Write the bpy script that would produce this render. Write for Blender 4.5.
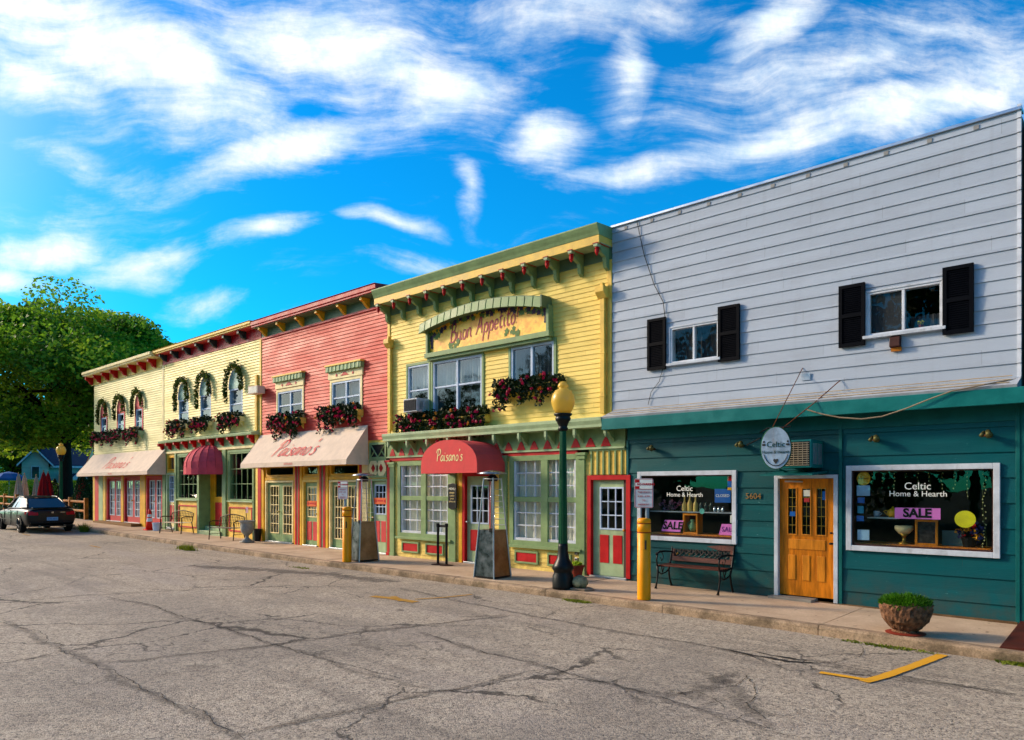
import bpy, bmesh, math, random
from mathutils import Vector, Matrix
sc = bpy.context.scene
for o in list(bpy.data.objects): bpy.data.objects.remove(o)

# ------------------------------------------------------------------ camera, light, sky, exposure
HC, D = 1.95, 12.68                      # eye height, distance from the row of facades (y = 0)
cd = bpy.data.cameras.new('camera'); cam = bpy.data.objects.new('camera', cd)
sc.collection.objects.link(cam); sc.camera = cam
cam.location = (0, -D, HC)
cam.rotation_euler = (math.radians(90), 0, math.radians(42.274))
cd.lens = 25.31; cd.sensor_width = 36; cd.shift_y = 117/1024; cd.clip_end = 2000; cd.clip_start = .05
sc.render.resolution_x = 1024; sc.render.resolution_y = 740
sc.view_settings.view_transform = 'Standard'; sc.view_settings.look = 'None'
sc.view_settings.exposure = 0.84; sc.view_settings.gamma = 1
SUN_EL, SUN_AZ = math.radians(24), math.atan2(-.905, -.425)     # compass angle of the sun: from the left, a little in front
S = Vector((math.sin(SUN_AZ)*math.cos(SUN_EL), math.cos(SUN_AZ)*math.cos(SUN_EL), math.sin(SUN_EL)))
sl = bpy.data.lights.new('sun', 'SUN'); sl.energy = 2.15; sl.angle = math.radians(6); sl.color = (1, .80, .58)
so = bpy.data.objects.new('sun', sl); sc.collection.objects.link(so)
so.rotation_euler = S.to_track_quat('Z', 'Y').to_euler(); so.location = (-60, -20, 40)

def hexc(h, a=1):
    h = h.lstrip('#'); c = [int(h[i:i+2], 16)/255 for i in (0, 2, 4)]
    return tuple([(x/12.92 if x <= .04045 else ((x+.055)/1.055)**2.4) for x in c] + [a])

class NT:
    def __init__(s, tree): s.t = tree; s.n = tree.nodes; s.l = tree.links
    def add(s, typ, ins=None, **kw):
        n = s.n.new(typ)
        for k, v in kw.items(): setattr(n, k, v)
        for k, v in (ins or {}).items():
            if isinstance(v, bpy.types.NodeSocket): s.l.new(v, n.inputs[k])
            else: n.inputs[k].default_value = v
        return n
    def math(s, op, a, b=0.0, clamp=False):
        return s.add('ShaderNodeMath', {0: a, 1: b}, operation=op, use_clamp=clamp).outputs[0]
    def vmath(s, op, a, b=None):
        n = s.add('ShaderNodeVectorMath', {0: a}, operation=op)
        if b is not None:
            if isinstance(b, bpy.types.NodeSocket): s.l.new(b, n.inputs[1])
            else: n.inputs[1].default_value = b
        return n
    def noise(s, vec, scale, detail=4, rough=.5, dist=0.0):
        n = s.add('ShaderNodeTexNoise', {'Scale': scale, 'Detail': detail, 'Roughness': rough, 'Distortion': dist})
        if vec is not None: s.l.new(vec, n.inputs['Vector'])
        return n.outputs['Fac']
    def ramp(s, fac, a, b, c0=0.0, c1=1.0, smooth=True):
        n = s.add('ShaderNodeMapRange', {0: fac, 1: a, 2: b, 3: c0, 4: c1}, interpolation_type='SMOOTHSTEP' if smooth else 'LINEAR')
        return n.outputs[0]
    def mix(s, fac, a, b, blend='MIX'):
        n = s.add('ShaderNodeMix', data_type='RGBA', blend_type=blend)
        for k, v in ((0, fac), (6, a), (7, b)):
            if isinstance(v, bpy.types.NodeSocket): s.l.new(v, n.inputs[k])
            else: n.inputs[k].default_value = v
        return n.outputs[2]

w = bpy.data.worlds.new('World'); sc.world = w; w.use_nodes = True
nt = NT(w.node_tree); nt.n.clear()
out = nt.add('ShaderNodeOutputWorld'); bg = nt.add('ShaderNodeBackground', {'Strength': .15})
nt.l.new(bg.outputs[0], out.inputs[0])
sky = nt.add('ShaderNodeTexSky'); sky.sky_type = 'NISHITA'; sky.sun_disc = False
sky.sun_elevation = SUN_EL; sky.sun_rotation = SUN_AZ; sky.air_density = 1.0; sky.dust_density = .1; sky.ozone_density = 2.0
tc = nt.add('ShaderNodeTexCoord')
# cloud field: directions read as (east-of-north-west, up) slopes, i.e. a flat cloud chart seen from the ground
ya = math.radians(42.274)
fwd = (-math.sin(ya), math.cos(ya), 0); rgt = (math.cos(ya), math.sin(ya), 0)
df = nt.math('MAXIMUM', nt.math('ABSOLUTE', nt.vmath('DOT_PRODUCT', tc.outputs['Generated'], fwd).outputs['Value']), .15)
da = nt.math('DIVIDE', nt.vmath('DOT_PRODUCT', tc.outputs['Generated'], rgt).outputs['Value'], df)
sep = nt.add('ShaderNodeSeparateXYZ', {0: tc.outputs['Generated']})
db = nt.math('DIVIDE', sep.outputs[2], df)
P = nt.add('ShaderNodeCombineXYZ', {0: da, 1: db, 2: 0.0}).outputs[0]
warp = nt.add('ShaderNodeTexNoise', {'Vector': P, 'Scale': 2.6, 'Detail': 2.5, 'Roughness': .5})
wv = nt.vmath('SUBTRACT', warp.outputs['Color'], (.5, .5, .5)).outputs[0]
wv = nt.vmath('MULTIPLY', wv, (.26, .20, 0)).outputs[0]
PW = nt.vmath('ADD', P, wv).outputs[0]
def cl(px, py): return ((px-512)/720, (487-py)/720, 0)
blobs = [(120, 70, 200, 62, -26, 1.0), (40, 85, 120, 40, -30, .8), (330, 45, 190, 75, -10, .85), (440, 85, 90, 55, 0, .8), (20, 20, 120, 40, -20, .7),
         (300, 150, 135, 26, 18, 1.0), (430, 120, 90, 34, 10, .75), (552, 142, 36, 50, -60, 1.0), (648, 180, 85, 22, 8, .8),
         (626, 65, 24, 62, 0, .85), (458, 205, 18, 34, 20, .6), (392, 235, 42, 9, -8, .8), (272, 243, 52, 15, 8, .85),
         (55, 252, 95, 20, 3, .9), (150, 262, 70, 18, 3, .9), (0, 278, 80, 22, 0, .8), (900, 110, 210, 38, 16, .95),
         (760, 140, 120, 26, 25, .75), (860, 55, 230, 50, 14, .62), (750, 22, 60, 26, 35, .9), (1010, 60, 110, 50, 10, .7), (560, 20, 160, 40, 10, .55),
         (215, 300, 50, 12, 0, .6), (410, 272, 60, 12, 5, .5), (90, 170, 90, 14, -20, .45)]
acc = None
for (cx, cy, rx, ry, ang, st) in blobs:
    m = nt.add('ShaderNodeMapping', {'Vector': PW, 'Location': cl(cx, cy), 'Rotation': (0, 0, math.radians(ang)), 'Scale': (rx/720*1.35, ry/720*1.35, 1)}, vector_type='TEXTURE')
    g = nt.add('ShaderNodeTexGradient', {'Vector': m.outputs[0]}, gradient_type='SPHERICAL').outputs[1]
    g = nt.math('MULTIPLY', g, st*1.15)
    acc = g if acc is None else nt.math('MAXIMUM', acc, g)
mst = nt.add('ShaderNodeMapping', {'Vector': PW, 'Rotation': (0, 0, math.radians(30)), 'Scale': (2.2, 8.5, 1)})
n1 = nt.noise(mst.outputs[0], 1.6, 9, .64, .1)
n2 = nt.noise(P, 14, 8, .68, .2)
fib = nt.noise(nt.add('ShaderNodeMapping', {'Vector': PW, 'Rotation': (0, 0, math.radians(38)), 'Scale': (4.0, 20, 1)}).outputs[0], 1.3, 8, .68, .15)
det = nt.math('ADD', nt.math('MULTIPLY', nt.math('SUBTRACT', fib, .5), .8), 0.0)
det = nt.math('ADD', det, nt.math('MULTIPLY', nt.math('SUBTRACT', n2, .5), .5))
det = nt.math('ADD', det, nt.math('MULTIPLY', nt.math('SUBTRACT', n1, .5), 1.7))
det0 = nt.math('ADD', nt.math('MULTIPLY', nt.math('SUBTRACT', n1, .5), 1.9), nt.math('MULTIPLY', nt.math('SUBTRACT', n2, .5), .95))
dens = nt.math('ADD', acc, det)
dens = nt.math('MULTIPLY', nt.ramp(dens, .06, 1.08), .97)
veil = nt.math('MULTIPLY', nt.ramp(nt.math('ADD', n1, nt.math('MULTIPLY', acc, .25)), .52, .85), .30)
dens = nt.math('MAXIMUM', dens, veil)
dens = nt.math('MULTIPLY', dens, nt.ramp(sep.outputs[2], .0, .10))
hs = nt.add('ShaderNodeHueSaturation', {'Hue': .495, 'Saturation': 1.38, 'Value': 1.0, 'Color': sky.outputs[0]})
skyc = nt.mix(1.0, hs.outputs[0], (.03, .72, .90, 1), 'MULTIPLY')
skyc = nt.mix(nt.ramp(sep.outputs[2], .05, .45, 1.0, 0.0), nt.mix(1.0, skyc, (1.0, .98, .98, 1), 'MULTIPLY'), nt.mix(1.0, skyc, (1.0, .86, .86, 1), 'MULTIPLY'))
cloudc = nt.mix(nt.ramp(n2, .3, .7), (3.2, 3.85, 4.4, 1), (4.6, 4.65, 4.5, 1))
col = nt.mix(dens, skyc, cloudc)
# unseen aureole round the low sun, added to soften and warm the light
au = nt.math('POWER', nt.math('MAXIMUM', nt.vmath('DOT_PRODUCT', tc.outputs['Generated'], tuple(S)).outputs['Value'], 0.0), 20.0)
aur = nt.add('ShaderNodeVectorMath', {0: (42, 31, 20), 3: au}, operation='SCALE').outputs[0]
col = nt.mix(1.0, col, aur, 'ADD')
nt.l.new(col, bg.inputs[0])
w.cycles.sampling_method = 'MANUAL'; w.cycles.sample_map_resolution = 512

# ------------------------------------------------------------------ survey helpers: image reading -> metres on a plane parallel to the facades
def FX(px, Y=0.0): return (D+Y)*((px-512)*792-518400)/(720*(px+280))
def FZ(px, py, Y=0.0): return (487-py)/(px+280)*18.85*(D+Y)/D + HC
GP = [(-100, .52), (-60, .42), (-40, .25), (-30, .15), (-24, .09), (-16, .04), (-8, .015), (-1.6, -.04), (6, -.09), (60, -.2)]
def gz(x):
    if x <= GP[0][0]: return GP[0][1]
    for (a, za), (b, zb) in zip(GP, GP[1:]):
        if x <= b: return za+(zb-za)*(x-a)/(b-a)
    return GP[-1][1]
ROADDROP = .14
def road_z(x, y): return gz(x) - ROADDROP
def ground(px, py, drop=ROADDROP):
    """point of the road (or pavement with drop=0) seen at an image reading"""
    z = -.1
    for _ in range(12):
        dep = (HC - z)*720/(py-487); lat = (px-512)/720*dep
        X = dep*fwd[0]+lat*rgt[0]; Y = -D+dep*fwd[1]+lat*rgt[1]; z = gz(X)-drop
    return X, Y, z

# ------------------------------------------------------------------ materials
MATS = {}
def mat(name, hx, rough=.6, var=.12, vscale=3.0, bump=.15, bscale=40, spec=.25, metal=0.0, dirt=0.0, dirtcol='3a3026', emis=None, stretch=(1, 1, 1)):
    if name in MATS: return MATS[name]
    m = bpy.data.materials.new(name); m.use_nodes = True; t = NT(m.node_tree)
    b = t.n['Principled BSDF']; base = hexc(hx) if isinstance(hx, str) else tuple(hx)+(1,)
    tc = t.add('ShaderNodeTexCoord').outputs['Object']
    mp = t.add('ShaderNodeMapping', {'Vector': tc, 'Scale': stretch}).outputs[0]
    n = t.noise(mp, vscale, 6, .65)
    lo = tuple(c*(1-var*1.6) for c in base[:3])+(1,); hi = tuple(min(1, c*(1+var)) for c in base[:3])+(1,)
    c = t.mix(t.ramp(n, .3, .7), lo, hi)
    if dirt:
        dn = t.noise(t.add('ShaderNodeMapping', {'Vector': tc, 'Scale': (1, 1, .35)}).outputs[0], 5.5, 8, .72)
        c = t.mix(t.math('MULTIPLY', t.ramp(dn, .52, .75), dirt), c, hexc(dirtcol))
    t.l.new(c, b.inputs['Base Color'])
    b.inputs['Metallic'].default_value = metal; b.inputs['Specular IOR Level'].default_value = spec
    r = t.ramp(n, .2, .8, rough-.08, min(1, rough+.1)); t.l.new(r, b.inputs['Roughness'])
    if bump:
        bn = t.noise(tc, bscale, 4, .6)
        bp = t.add('ShaderNodeBump', {'Strength': bump, 'Distance': .01, 'Height': bn}); t.l.new(bp.outputs[0], b.inputs['Normal'])
    if emis: b.inputs['Emission Color'].default_value = hexc(hx); b.inputs['Emission Strength'].default_value = emis
    MATS[name] = m; return m

def glass_mat(name='window_glass', tint=(.86, .9, .9), ior=1.5, rough=.0, boost=1.0):
    if name in MATS: return MATS[name]
    m = bpy.data.materials.new(name); m.use_nodes = True; t = NT(m.node_tree); t.n.clear()
    o = t.add('ShaderNodeOutputMaterial')
    tr = t.add('ShaderNodeBsdfTransparent', {'Color': tint+(1,)})
    tc = t.add('ShaderNodeTexCoord').outputs['Object']
    bp = t.add('ShaderNodeBump', {'Strength': .06, 'Distance': .02, 'Height': t.noise(tc, 2.2, 2, .5)})
    gl = t.add('ShaderNodeBsdfGlossy', {'Color': (1, 1, 1, 1), 'Roughness': rough, 'Normal': bp.outputs[0]})
    gi = t.add('ShaderNodeNewGeometry'); f0 = ((ior-1)/(ior+1))**2
    cs = t.math('ABSOLUTE', t.vmath('DOT_PRODUCT', gi.outputs['Incoming'], gi.outputs['Normal']).outputs['Value'])
    fr = t.math('ADD', t.math('MULTIPLY', t.math('POWER', t.math('SUBTRACT', 1.0, cs), 5.0), 1-f0), f0)
    mx = t.add('ShaderNodeMixShader', {0: t.math('MULTIPLY', fr, boost, True), 1: tr.outputs[0], 2: gl.outputs[0]})
    t.l.new(mx.outputs[0], o.inputs[0]); MATS[name] = m; return m

def leaf_mat(name, h1, h2, trans=.35, rough=.55):
    if name in MATS: return MATS[name]
    m = bpy.data.materials.new(name); m.use_nodes = True; t = NT(m.node_tree)
    b = t.n['Principled BSDF']; gi = t.add('ShaderNodeNewGeometry')
    rnd = gi.outputs['Random Per Island']
    c = t.mix(rnd, hexc(h1), hexc(h2))
    n = t.noise(t.add('ShaderNodeTexCoord').outputs['Object'], .6, 3, .5)
    c = t.mix(t.ramp(n, .35, .65, 0, .5), c, hexc(h2))
    t.l.new(c, b.inputs['Base Color']); b.inputs['Roughness'].default_value = rough; b.inputs['Specular IOR Level'].default_value = .25
    tl = t.add('ShaderNodeBsdfTranslucent', {'Color': c})
    mx = t.add('ShaderNodeMixShader', {0: trans, 1: b.outputs[0], 2: tl.outputs[0]})
    t.l.new(mx.outputs[0], t.n['Material Output'].inputs[0]); MATS[name] = m; return m

def siding_mat(name, hx, pitch, var=.08, dirt=.15, dirtcol='6b5a3a', rough=.55, chip=None):
    """painted boards: each board a slightly different tone, peeling specks, faint streaks below"""
    if name in MATS: return MATS[name]
    m = bpy.data.materials.new(name); m.use_nodes = True; t = NT(m.node_tree)
    b = t.n['Principled BSDF']; base = hexc(hx); tc = t.add('ShaderNodeTexCoord').outputs['Object']
    sp = t.add('ShaderNodeSeparateXYZ', {0: tc})
    row = t.math('FLOOR', t.math('DIVIDE', sp.outputs[2], pitch))
    colm = t.math('FLOOR', t.math('ADD', t.math('DIVIDE', sp.outputs[0], 3.1), t.math('MULTIPLY', row, .37)))
    wn = t.add('ShaderNodeTexWhiteNoise', {'Vector': t.add('ShaderNodeCombineXYZ', {0: row, 1: colm, 2: 3.0}).outputs[0]}).outputs['Value']
    lo = tuple(c*(1-var) for c in base[:3])+(1,); hi = tuple(min(1, c*(1+var)) for c in base[:3])+(1,)
    c = t.mix(wn, lo, hi)
    n = t.noise(t.add('ShaderNodeMapping', {'Vector': tc, 'Scale': (.5, 1, 1.3)}).outputs[0], 1.6, 8, .65)
    c = t.mix(t.math('MULTIPLY', t.ramp(n, .45, .75), dirt), c, hexc(dirtcol))
    st = t.noise(t.add('ShaderNodeMapping', {'Vector': tc, 'Scale': (9, 1, .5)}).outputs[0], 1.0, 6, .6)
    c = t.mix(t.math('MULTIPLY', t.ramp(st, .52, .8), dirt*.8), c, hexc(dirtcol))
    fx_ = t.math('FRACT', t.math('ADD', t.math('DIVIDE', sp.outputs[0], 3.1), t.math('MULTIPLY', row, .37)))
    c = t.mix(t.math('MULTIPLY', t.math('LESS_THAN', fx_, .0026), .3), c, hexc('3a3430'))
    if chip:
        ch = t.noise(t.add('ShaderNodeMapping', {'Vector': tc, 'Scale': (1, 1, 2.2)}).outputs[0], 11, 6, .7)
        c = t.mix(t.ramp(ch, .665, .69), c, hexc(chip))
    t.l.new(c, b.inputs['Base Color']); b.inputs['Specular IOR Level'].default_value = .2
    t.l.new(t.ramp(n, .2, .8, rough-.1, rough+.12), b.inputs['Roughness'])
    gz_ = t.math('MULTIPLY', t.ramp(sp.outputs[2], .7, -.1), t.ramp(t.noise(tc, 3.5, 7, .7), .3, .65))
    c = t.mix(t.math('MULTIPLY', gz_, .5), c, hexc('4a3c2a')); t.l.new(c, b.inputs['Base Color'])
    gr = t.noise(t.add('ShaderNodeMapping', {'Vector': tc, 'Scale': (2, 8, 30)}).outputs[0], 3, 5, .6)
    wav = t.noise(t.add('ShaderNodeMapping', {'Vector': tc, 'Scale': (.8, 1, 2.5)}).outputs[0], 1.5, 3, .5)
    bp = t.add('ShaderNodeBump', {'Strength': .2, 'Distance': .02, 'Height': t.math('ADD', gr, t.math('MULTIPLY', wav, 1.6))}); t.l.new(bp.outputs[0], b.inputs['Normal'])
    MATS[name] = m; return m

# ------------------------------------------------------------------ mesh helpers
def frame_of(d):
    d = Vector(d).normalized(); a = Vector((0, 0, 1)) if abs(d.z) < .9 else Vector((1, 0, 0))
    x = d.cross(a).normalized(); return x, d.cross(x).normalized()
class MB:
    def __init__(s): s.v = []; s.f = []; s.m = []; s.cur = 0
    def face(s, pts, m=None):
        i = len(s.v); s.v += [tuple(p) for p in pts]; s.f.append(tuple(range(i, i+len(pts)))); s.m.append(s.cur if m is None else m); return s
    def box(s, x0, x1, y0, y1, z0, z1, m=None):
        x0, x1 = sorted((x0, x1)); y0, y1 = sorted((y0, y1)); z0, z1 = sorted((z0, z1))
        i = len(s.v); s.v += [(x0, y0, z0), (x1, y0, z0), (x1, y1, z0), (x0, y1, z0), (x0, y0, z1), (x1, y0, z1), (x1, y1, z1), (x0, y1, z1)]
        for q in ((0, 3, 2, 1), (4, 5, 6, 7), (0, 1, 5, 4), (1, 2, 6, 5), (2, 3, 7, 6), (3, 0, 4, 7)):
            s.f.append(tuple(i+k for k in q)); s.m.append(s.cur if m is None else m)
        return s
    def hexa(s, b, t, m=None):
        i = len(s.v); s.v += [tuple(p) for p in b]+[tuple(p) for p in t]; n = len(b)
        s.f.append(tuple(i+k for k in reversed(range(n)))); s.f.append(tuple(i+n+k for k in range(n))); s.m += [s.cur if m is None else m]*2
        for k in range(n): s.f.append((i+k, i+(k+1) % n, i+n+(k+1) % n, i+n+k)); s.m.append(s.cur if m is None else m)
        return s
    def prism_x(s, prof, x0, x1, m=None):      # profile of (y,z) swept along x
        return s.hexa([(x0, y, z) for y, z in prof], [(x1, y, z) for y, z in prof], m)
    def prism_y(s, prof, y0, y1, m=None):      # profile of (x,z) swept along y
        return s.hexa([(x, y0, z) for x, z in prof], [(x, y1, z) for x, z in prof], m)
    def prism_z(s, prof, z0, z1, m=None):
        return s.hexa([(x, y, z0) for x, y in prof], [(x, y, z1) for x, y in prof], m)
    def tube(s, pts, r, n=8, m=None, close=True):
        pts = [Vector(p) for p in pts]; R = r if isinstance(r, (list, tuple)) else [r]*len(pts)
        i0 = len(s.v); up = None
        for k, p in enumerate(pts):
            d = (pts[min(k+1, len(pts)-1)]-pts[max(k-1, 0)])
            if up is None: up, w_ = frame_of(d)
            d.normalize(); w_ = d.cross(up).normalized(); up = w_.cross(d).normalized()
            for j in range(n):
                a = 2*math.pi*j/n; q = p+up*math.cos(a)*R[k]+w_*math.sin(a)*R[k]; s.v.append(tuple(q))
        for k in range(len(pts)-1):
            for j in range(n):
                a = i0+k*n+j; b = i0+k*n+(j+1) % n; s.f.append((a, b, b+n, a+n)); s.m.append(s.cur if m is None else m)
        if close:
            s.f.append(tuple(i0+j for j in reversed(range(n)))); s.f.append(tuple(i0+(len(pts)-1)*n+j for j in range(n))); s.m += [s.cur if m is None else m]*2
        return s
    def lathe(s, prof, c=(0, 0, 0), n=20, m=None, sq=False, rot=0.0):       # prof of (r,z)
        i0 = len(s.v)
        for r, z in prof:
            for j in range(n):
                a = 2*math.pi*j/n+rot; s.v.append((c[0]+r*math.cos(a), c[1]+r*math.sin(a), c[2]+z))
        for k in range(len(prof)-1):
            for j in range(n):
                a = i0+k*n+j; b = i0+k*n+(j+1) % n; s.f.append((a, b, b+n, a+n)); s.m.append(s.cur if m is None else m)
        s.f.append(tuple(i0+j for j in reversed(range(n)))); s.f.append(tuple(i0+(len(prof)-1)*n+j for j in range(n))); s.m += [s.cur if m is None else m]*2
        return s
    def build(s, name, mats, parent=None, smooth=False, bevel=0.0, loc=None, recalc=True):
        me = bpy.data.meshes.new(name); me.from_pydata(s.v, [], s.f)
        mats = mats if isinstance(mats, (list, tuple)) else [mats]
        for m in mats: me.materials.append(m)
        if len(mats) > 1: me.polygons.foreach_set('material_index', s.m)
        if recalc and len(s.f) < 40000:
            bm = bmesh.new(); bm.from_mesh(me); bmesh.ops.recalc_face_normals(bm, faces=bm.faces); bm.to_mesh(me); bm.free()
        if smooth: me.polygons.foreach_set('use_smooth', [True]*len(me.polygons))
        me.update(); return link(name, me, parent, bevel, loc, smooth)
def link(name, me, parent=None, bevel=0.0, loc=None, smooth=False):
    o = bpy.data.objects.new(name, me); sc.collection.objects.link(o)
    if parent is not None: adopt(o, parent)
    if loc is not None: o.location = loc
    if bevel:
        b = o.modifiers.new('bevel', 'BEVEL'); b.width = bevel; b.segments = 2; b.limit_method = 'ANGLE'; b.angle_limit = math.radians(50)
    return o
def adopt(o, parent):
    o.parent = parent
    o.matrix_parent_inverse = Matrix.Translation(-Vector(parent.location)) if parent.parent is None and parent.type == 'EMPTY' else Matrix.Identity(4)
def tag(o, label=None, cat=None, group=None, kind=None):
    if label: o['label'] = label
    if cat: o['category'] = cat
    if group: o['group'] = group
    if kind: o['kind'] = kind
    return o
def thing(name, label, cat, loc=(0, 0, 0), group=None):
    o = bpy.data.objects.new(name, None); sc.collection.objects.link(o); o.location = loc; o.empty_display_size = .3
    return tag(o, label, cat, group)
def kids(o): return [c for c in bpy.data.objects if c.parent == o]
def copy_tree(o, parent=None):
    c = o.copy(); sc.collection.objects.link(c)
    if parent is not None: c.parent = parent; c.matrix_parent_inverse = o.matrix_parent_inverse.copy()
    for ch in kids(o): copy_tree(ch, c)
    return c
FONT = None
def text(name, s, size, loc, m, parent=None, rz=0.0, shear=0.0, rx=90, extr=.001, ax='CENTER', sx=1.0, bold=0.0):
    cu = bpy.data.curves.new(name, 'FONT'); cu.body = s; cu.size = size; cu.align_x = ax; cu.align_y = 'CENTER'
    cu.shear = shear; cu.extrude = extr; cu.offset = bold; cu.space_line = .8; cu.materials.append(m); cu.resolution_u = 3
    o = bpy.data.objects.new(name, cu); sc.collection.objects.link(o)
    if parent is not None: adopt(o, parent)
    me = bpy.data.meshes.new_from_object(o.evaluated_get(bpy.context.evaluated_depsgraph_get())); bpy.data.objects.remove(o)
    me.materials.clear(); me.materials.append(m)
    o = bpy.data.objects.new(name, me); sc.collection.objects.link(o)
    if parent is not None: adopt(o, parent)
    o.location = loc; o.rotation_euler = (math.radians(rx), 0, rz); o.scale = (sx, 1, 1); return o

# brush lettering: each glyph a set of strokes in a unit box
GL = {
 'P': (.72, [[(.14, -.02), (.2, .5), (.3, .98)], [(-.05, .72), (.12, .98), (.5, 1.06), (.72, .86), (.6, .6), (.28, .5)]]),
 'B': (.74, [[(.1, 0), (.16, .5), (.26, 1.0)], [(-.02, .82), (.3, 1.04), (.6, .9), (.5, .62), (.22, .54)], [(.22, .54), (.58, .48), (.66, .22), (.42, .0), (.08, .02)]]),
 'A': (.74, [[(-.04, 0), (.2, .45), (.44, 1.02), (.52, .5), (.62, .0)], [(.08, .36), (.6, .42)]]),
 'a': (.58, [[(.48, .44), (.3, .5), (.1, .36), (.05, .12), (.18, 0), (.38, .12), (.48, .44)], [(.48, .46), (.46, .12), (.6, .02)]]),
 'i': (.28, [[(.1, .48), (.07, .12), (.22, .0)], [(.13, .66), (.18, .7)]]),
 's': (.46, [[(.42, .44), (.24, .5), (.12, .38), (.3, .24), (.34, .08), (.18, -.02), (.0, .06)]]),
 'n': (.58, [[(.05, .48), (.07, .2), (.05, 0)], [(.07, .28), (.24, .48), (.4, .42), (.4, .12), (.54, .0)]]),
 'o': (.5, [[(.26, .5), (.07, .34), (.08, .08), (.24, -.01), (.42, .12), (.42, .38), (.26, .5)]]),
 'u': (.6, [[(.05, .48), (.05, .15), (.2, 0), (.4, .15), (.46, .48)], [(.46, .48), (.44, .1), (.6, 0)]]),
 'p': (.54, [[(.1, .48), (.06, .05), (.0, -.42)], [(.08, .3), (.3, .5), (.46, .3), (.34, .02), (.08, .08)]]),
 'e': (.48, [[(.06, .24), (.38, .3), (.32, .48), (.14, .44), (.04, .18), (.18, -.01), (.42, .1)]]),
 't': (.4, [[(.2, .86), (.12, .4), (.12, .1), (.24, -.01), (.36, .08)], [(.0, .54), (.38, .58)]]),
 "'": (.2, [[(.14, 1.0), (.06, .8)]]), '!': (.3, [[(.26, 1.02), (.12, .28)], [(.06, .04), (.08, .0)]]), ' ': (.42, [])}
def script(mb, s, org, u, v, n, h, brush=.07, lean=.22, lift=.004):
    """brush-write s with its left baseline at org on the plane (u, v); n is the plane's outward normal"""
    org, u, v, n = Vector(org), Vector(u), Vector(v).normalized(), Vector(n).normalized()
    x = 0.0
    for ch in s:
        wd, strokes = GL[ch]
        for k, st in enumerate(strokes):
            P_ = [Vector((p[0], p[1])) for p in st]; pts = []
            for i in range(len(P_)-1):
                a = P_[max(i-1, 0)]; b = P_[i]; c = P_[i+1]; d = P_[min(i+2, len(P_)-1)]
                for q in range(5):
                    t = q/5; pts.append(.5*((2*b)+(c-a)*t+(2*a-5*b+4*c-d)*t*t+(3*b-a-3*c+d)*t**3))
            pts.append(P_[-1]); L, R = [], []
            for i, p in enumerate(pts):
                d = (pts[min(i+1, len(pts)-1)]-pts[max(i-1, 0)]); d = d.normalized() if d.length else Vector((1, 0))
                q = Vector((-d.y, d.x)); wv_ = brush*(.55+.45*math.sin(math.pi*min(1, (i+.6)/len(pts))))*(.8+.4*abs(q.x))
                for lst, sg in ((L, 1), (R, -1)):
                    e = p+q*wv_*.5*sg; lst.append(org+u*((x+e.x+lean*e.y)*h)+v*(e.y*h)+n*(lift+.0006*k))
            for i in range(len(pts)-1): mb.face([L[i], R[i], R[i+1], L[i+1]])
        x += wd+.04
    return x*h
def script_len(s): return sum(GL[c][0]+.04 for c in s)

def siding(x0, x1, z0, z1, pitch, d, holes=(), y=0.0):
    """lapped boards facing -y, cut round the openings"""
    mb = MB(); z = z0; x0, x1 = sorted((x0, x1))
    while z < z1-1e-4:
        t = min(z+pitch, z1); cuts = sorted({z, t}|{c for h in holes for c in (h[2], h[3]) if z < c < t})
        for a, b in zip(cuts, cuts[1:]):
            ya = y-d*(1-(a-z)/pitch); yb = y-d*(1-(b-z)/pitch)
            xs = [x0]; mid = (a+b)/2
            hh = sorted([(h[0], h[1]) for h in holes if h[2] < mid < h[3]])
            spans = []; cur = x0
            for p, q in hh:
                if p > cur: spans.append((cur, min(p, x1)))
                cur = max(cur, q)
            if cur < x1: spans.append((cur, x1))
            for p, q in spans:
                mb.face([(p, ya, a), (q, ya, a), (q, yb, b), (p, yb, b)])
                if a == z: mb.face([(p, y, a), (q, y, a), (q, ya, a), (p, ya, a)])
        z = t
    return mb
def sheet(x0, x1, z0, z1, holes, y):
    """flat sheet with rectangular openings"""
    mb = MB(); zs = sorted({z0, z1}|{c for h in holes for c in (h[2], h[3]) if z0 < c < z1})
    for a, b in zip(zs, zs[1:]):
        mid = (a+b)/2; cur = x0
        for p, q in sorted([(h[0], h[1]) for h in holes if h[2] < mid < h[3]]):
            if p > cur: mb.face([(cur, y, a), (p, y, a), (p, y, b), (cur, y, b)])
            cur = max(cur, q)
        if cur < x1: mb.face([(cur, y, a), (x1, y, a), (x1, y, b), (cur, y, b)])
    return mb
def ring(mb, x0, x1, z0, z1, w_, y0, y1, m=None, bottom=True):
    mb.box(x0, x0+w_, y0, y1, z0, z1, m); mb.box(x1-w_, x1, y0, y1, z0, z1, m)
    mb.box(x0+w_, x1-w_, y0, y1, z1-w_, z1, m)
    if bottom: mb.box(x0+w_, x1-w_, y0, y1, z0, z0+w_, m)
def leaves(mb, c, rad, n, size, rng, droop=0.0, shape='ball', m=None, flat=.0):
    for _ in range(n):
        while True:
            p = Vector((rng.uniform(-1, 1), rng.uniform(-1, 1), rng.uniform(-1, 1)))
            if shape == 'box' or p.length < 1: break
        if shape == 'shell': p = p.normalized()*rng.uniform(.6, 1)
        q = Vector((c[0]+p.x*rad[0], c[1]+p.y*rad[1], c[2]+p.z*rad[2]-droop*rng.random()**2))
        a = Vector((rng.gauss(0, 1), rng.gauss(0, 1), rng.gauss(0, 1)*(1-flat))).normalized(); s_ = size*rng.uniform(.6, 1.3)
        b = a.cross(Vector((rng.gauss(0, 1), rng.gauss(0, 1), rng.gauss(0, 1)))).normalized()
        mb.face([q-a*s_*.5, q+b*s_*.3, q+a*s_*.5, q-b*s_*.3], m)

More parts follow.
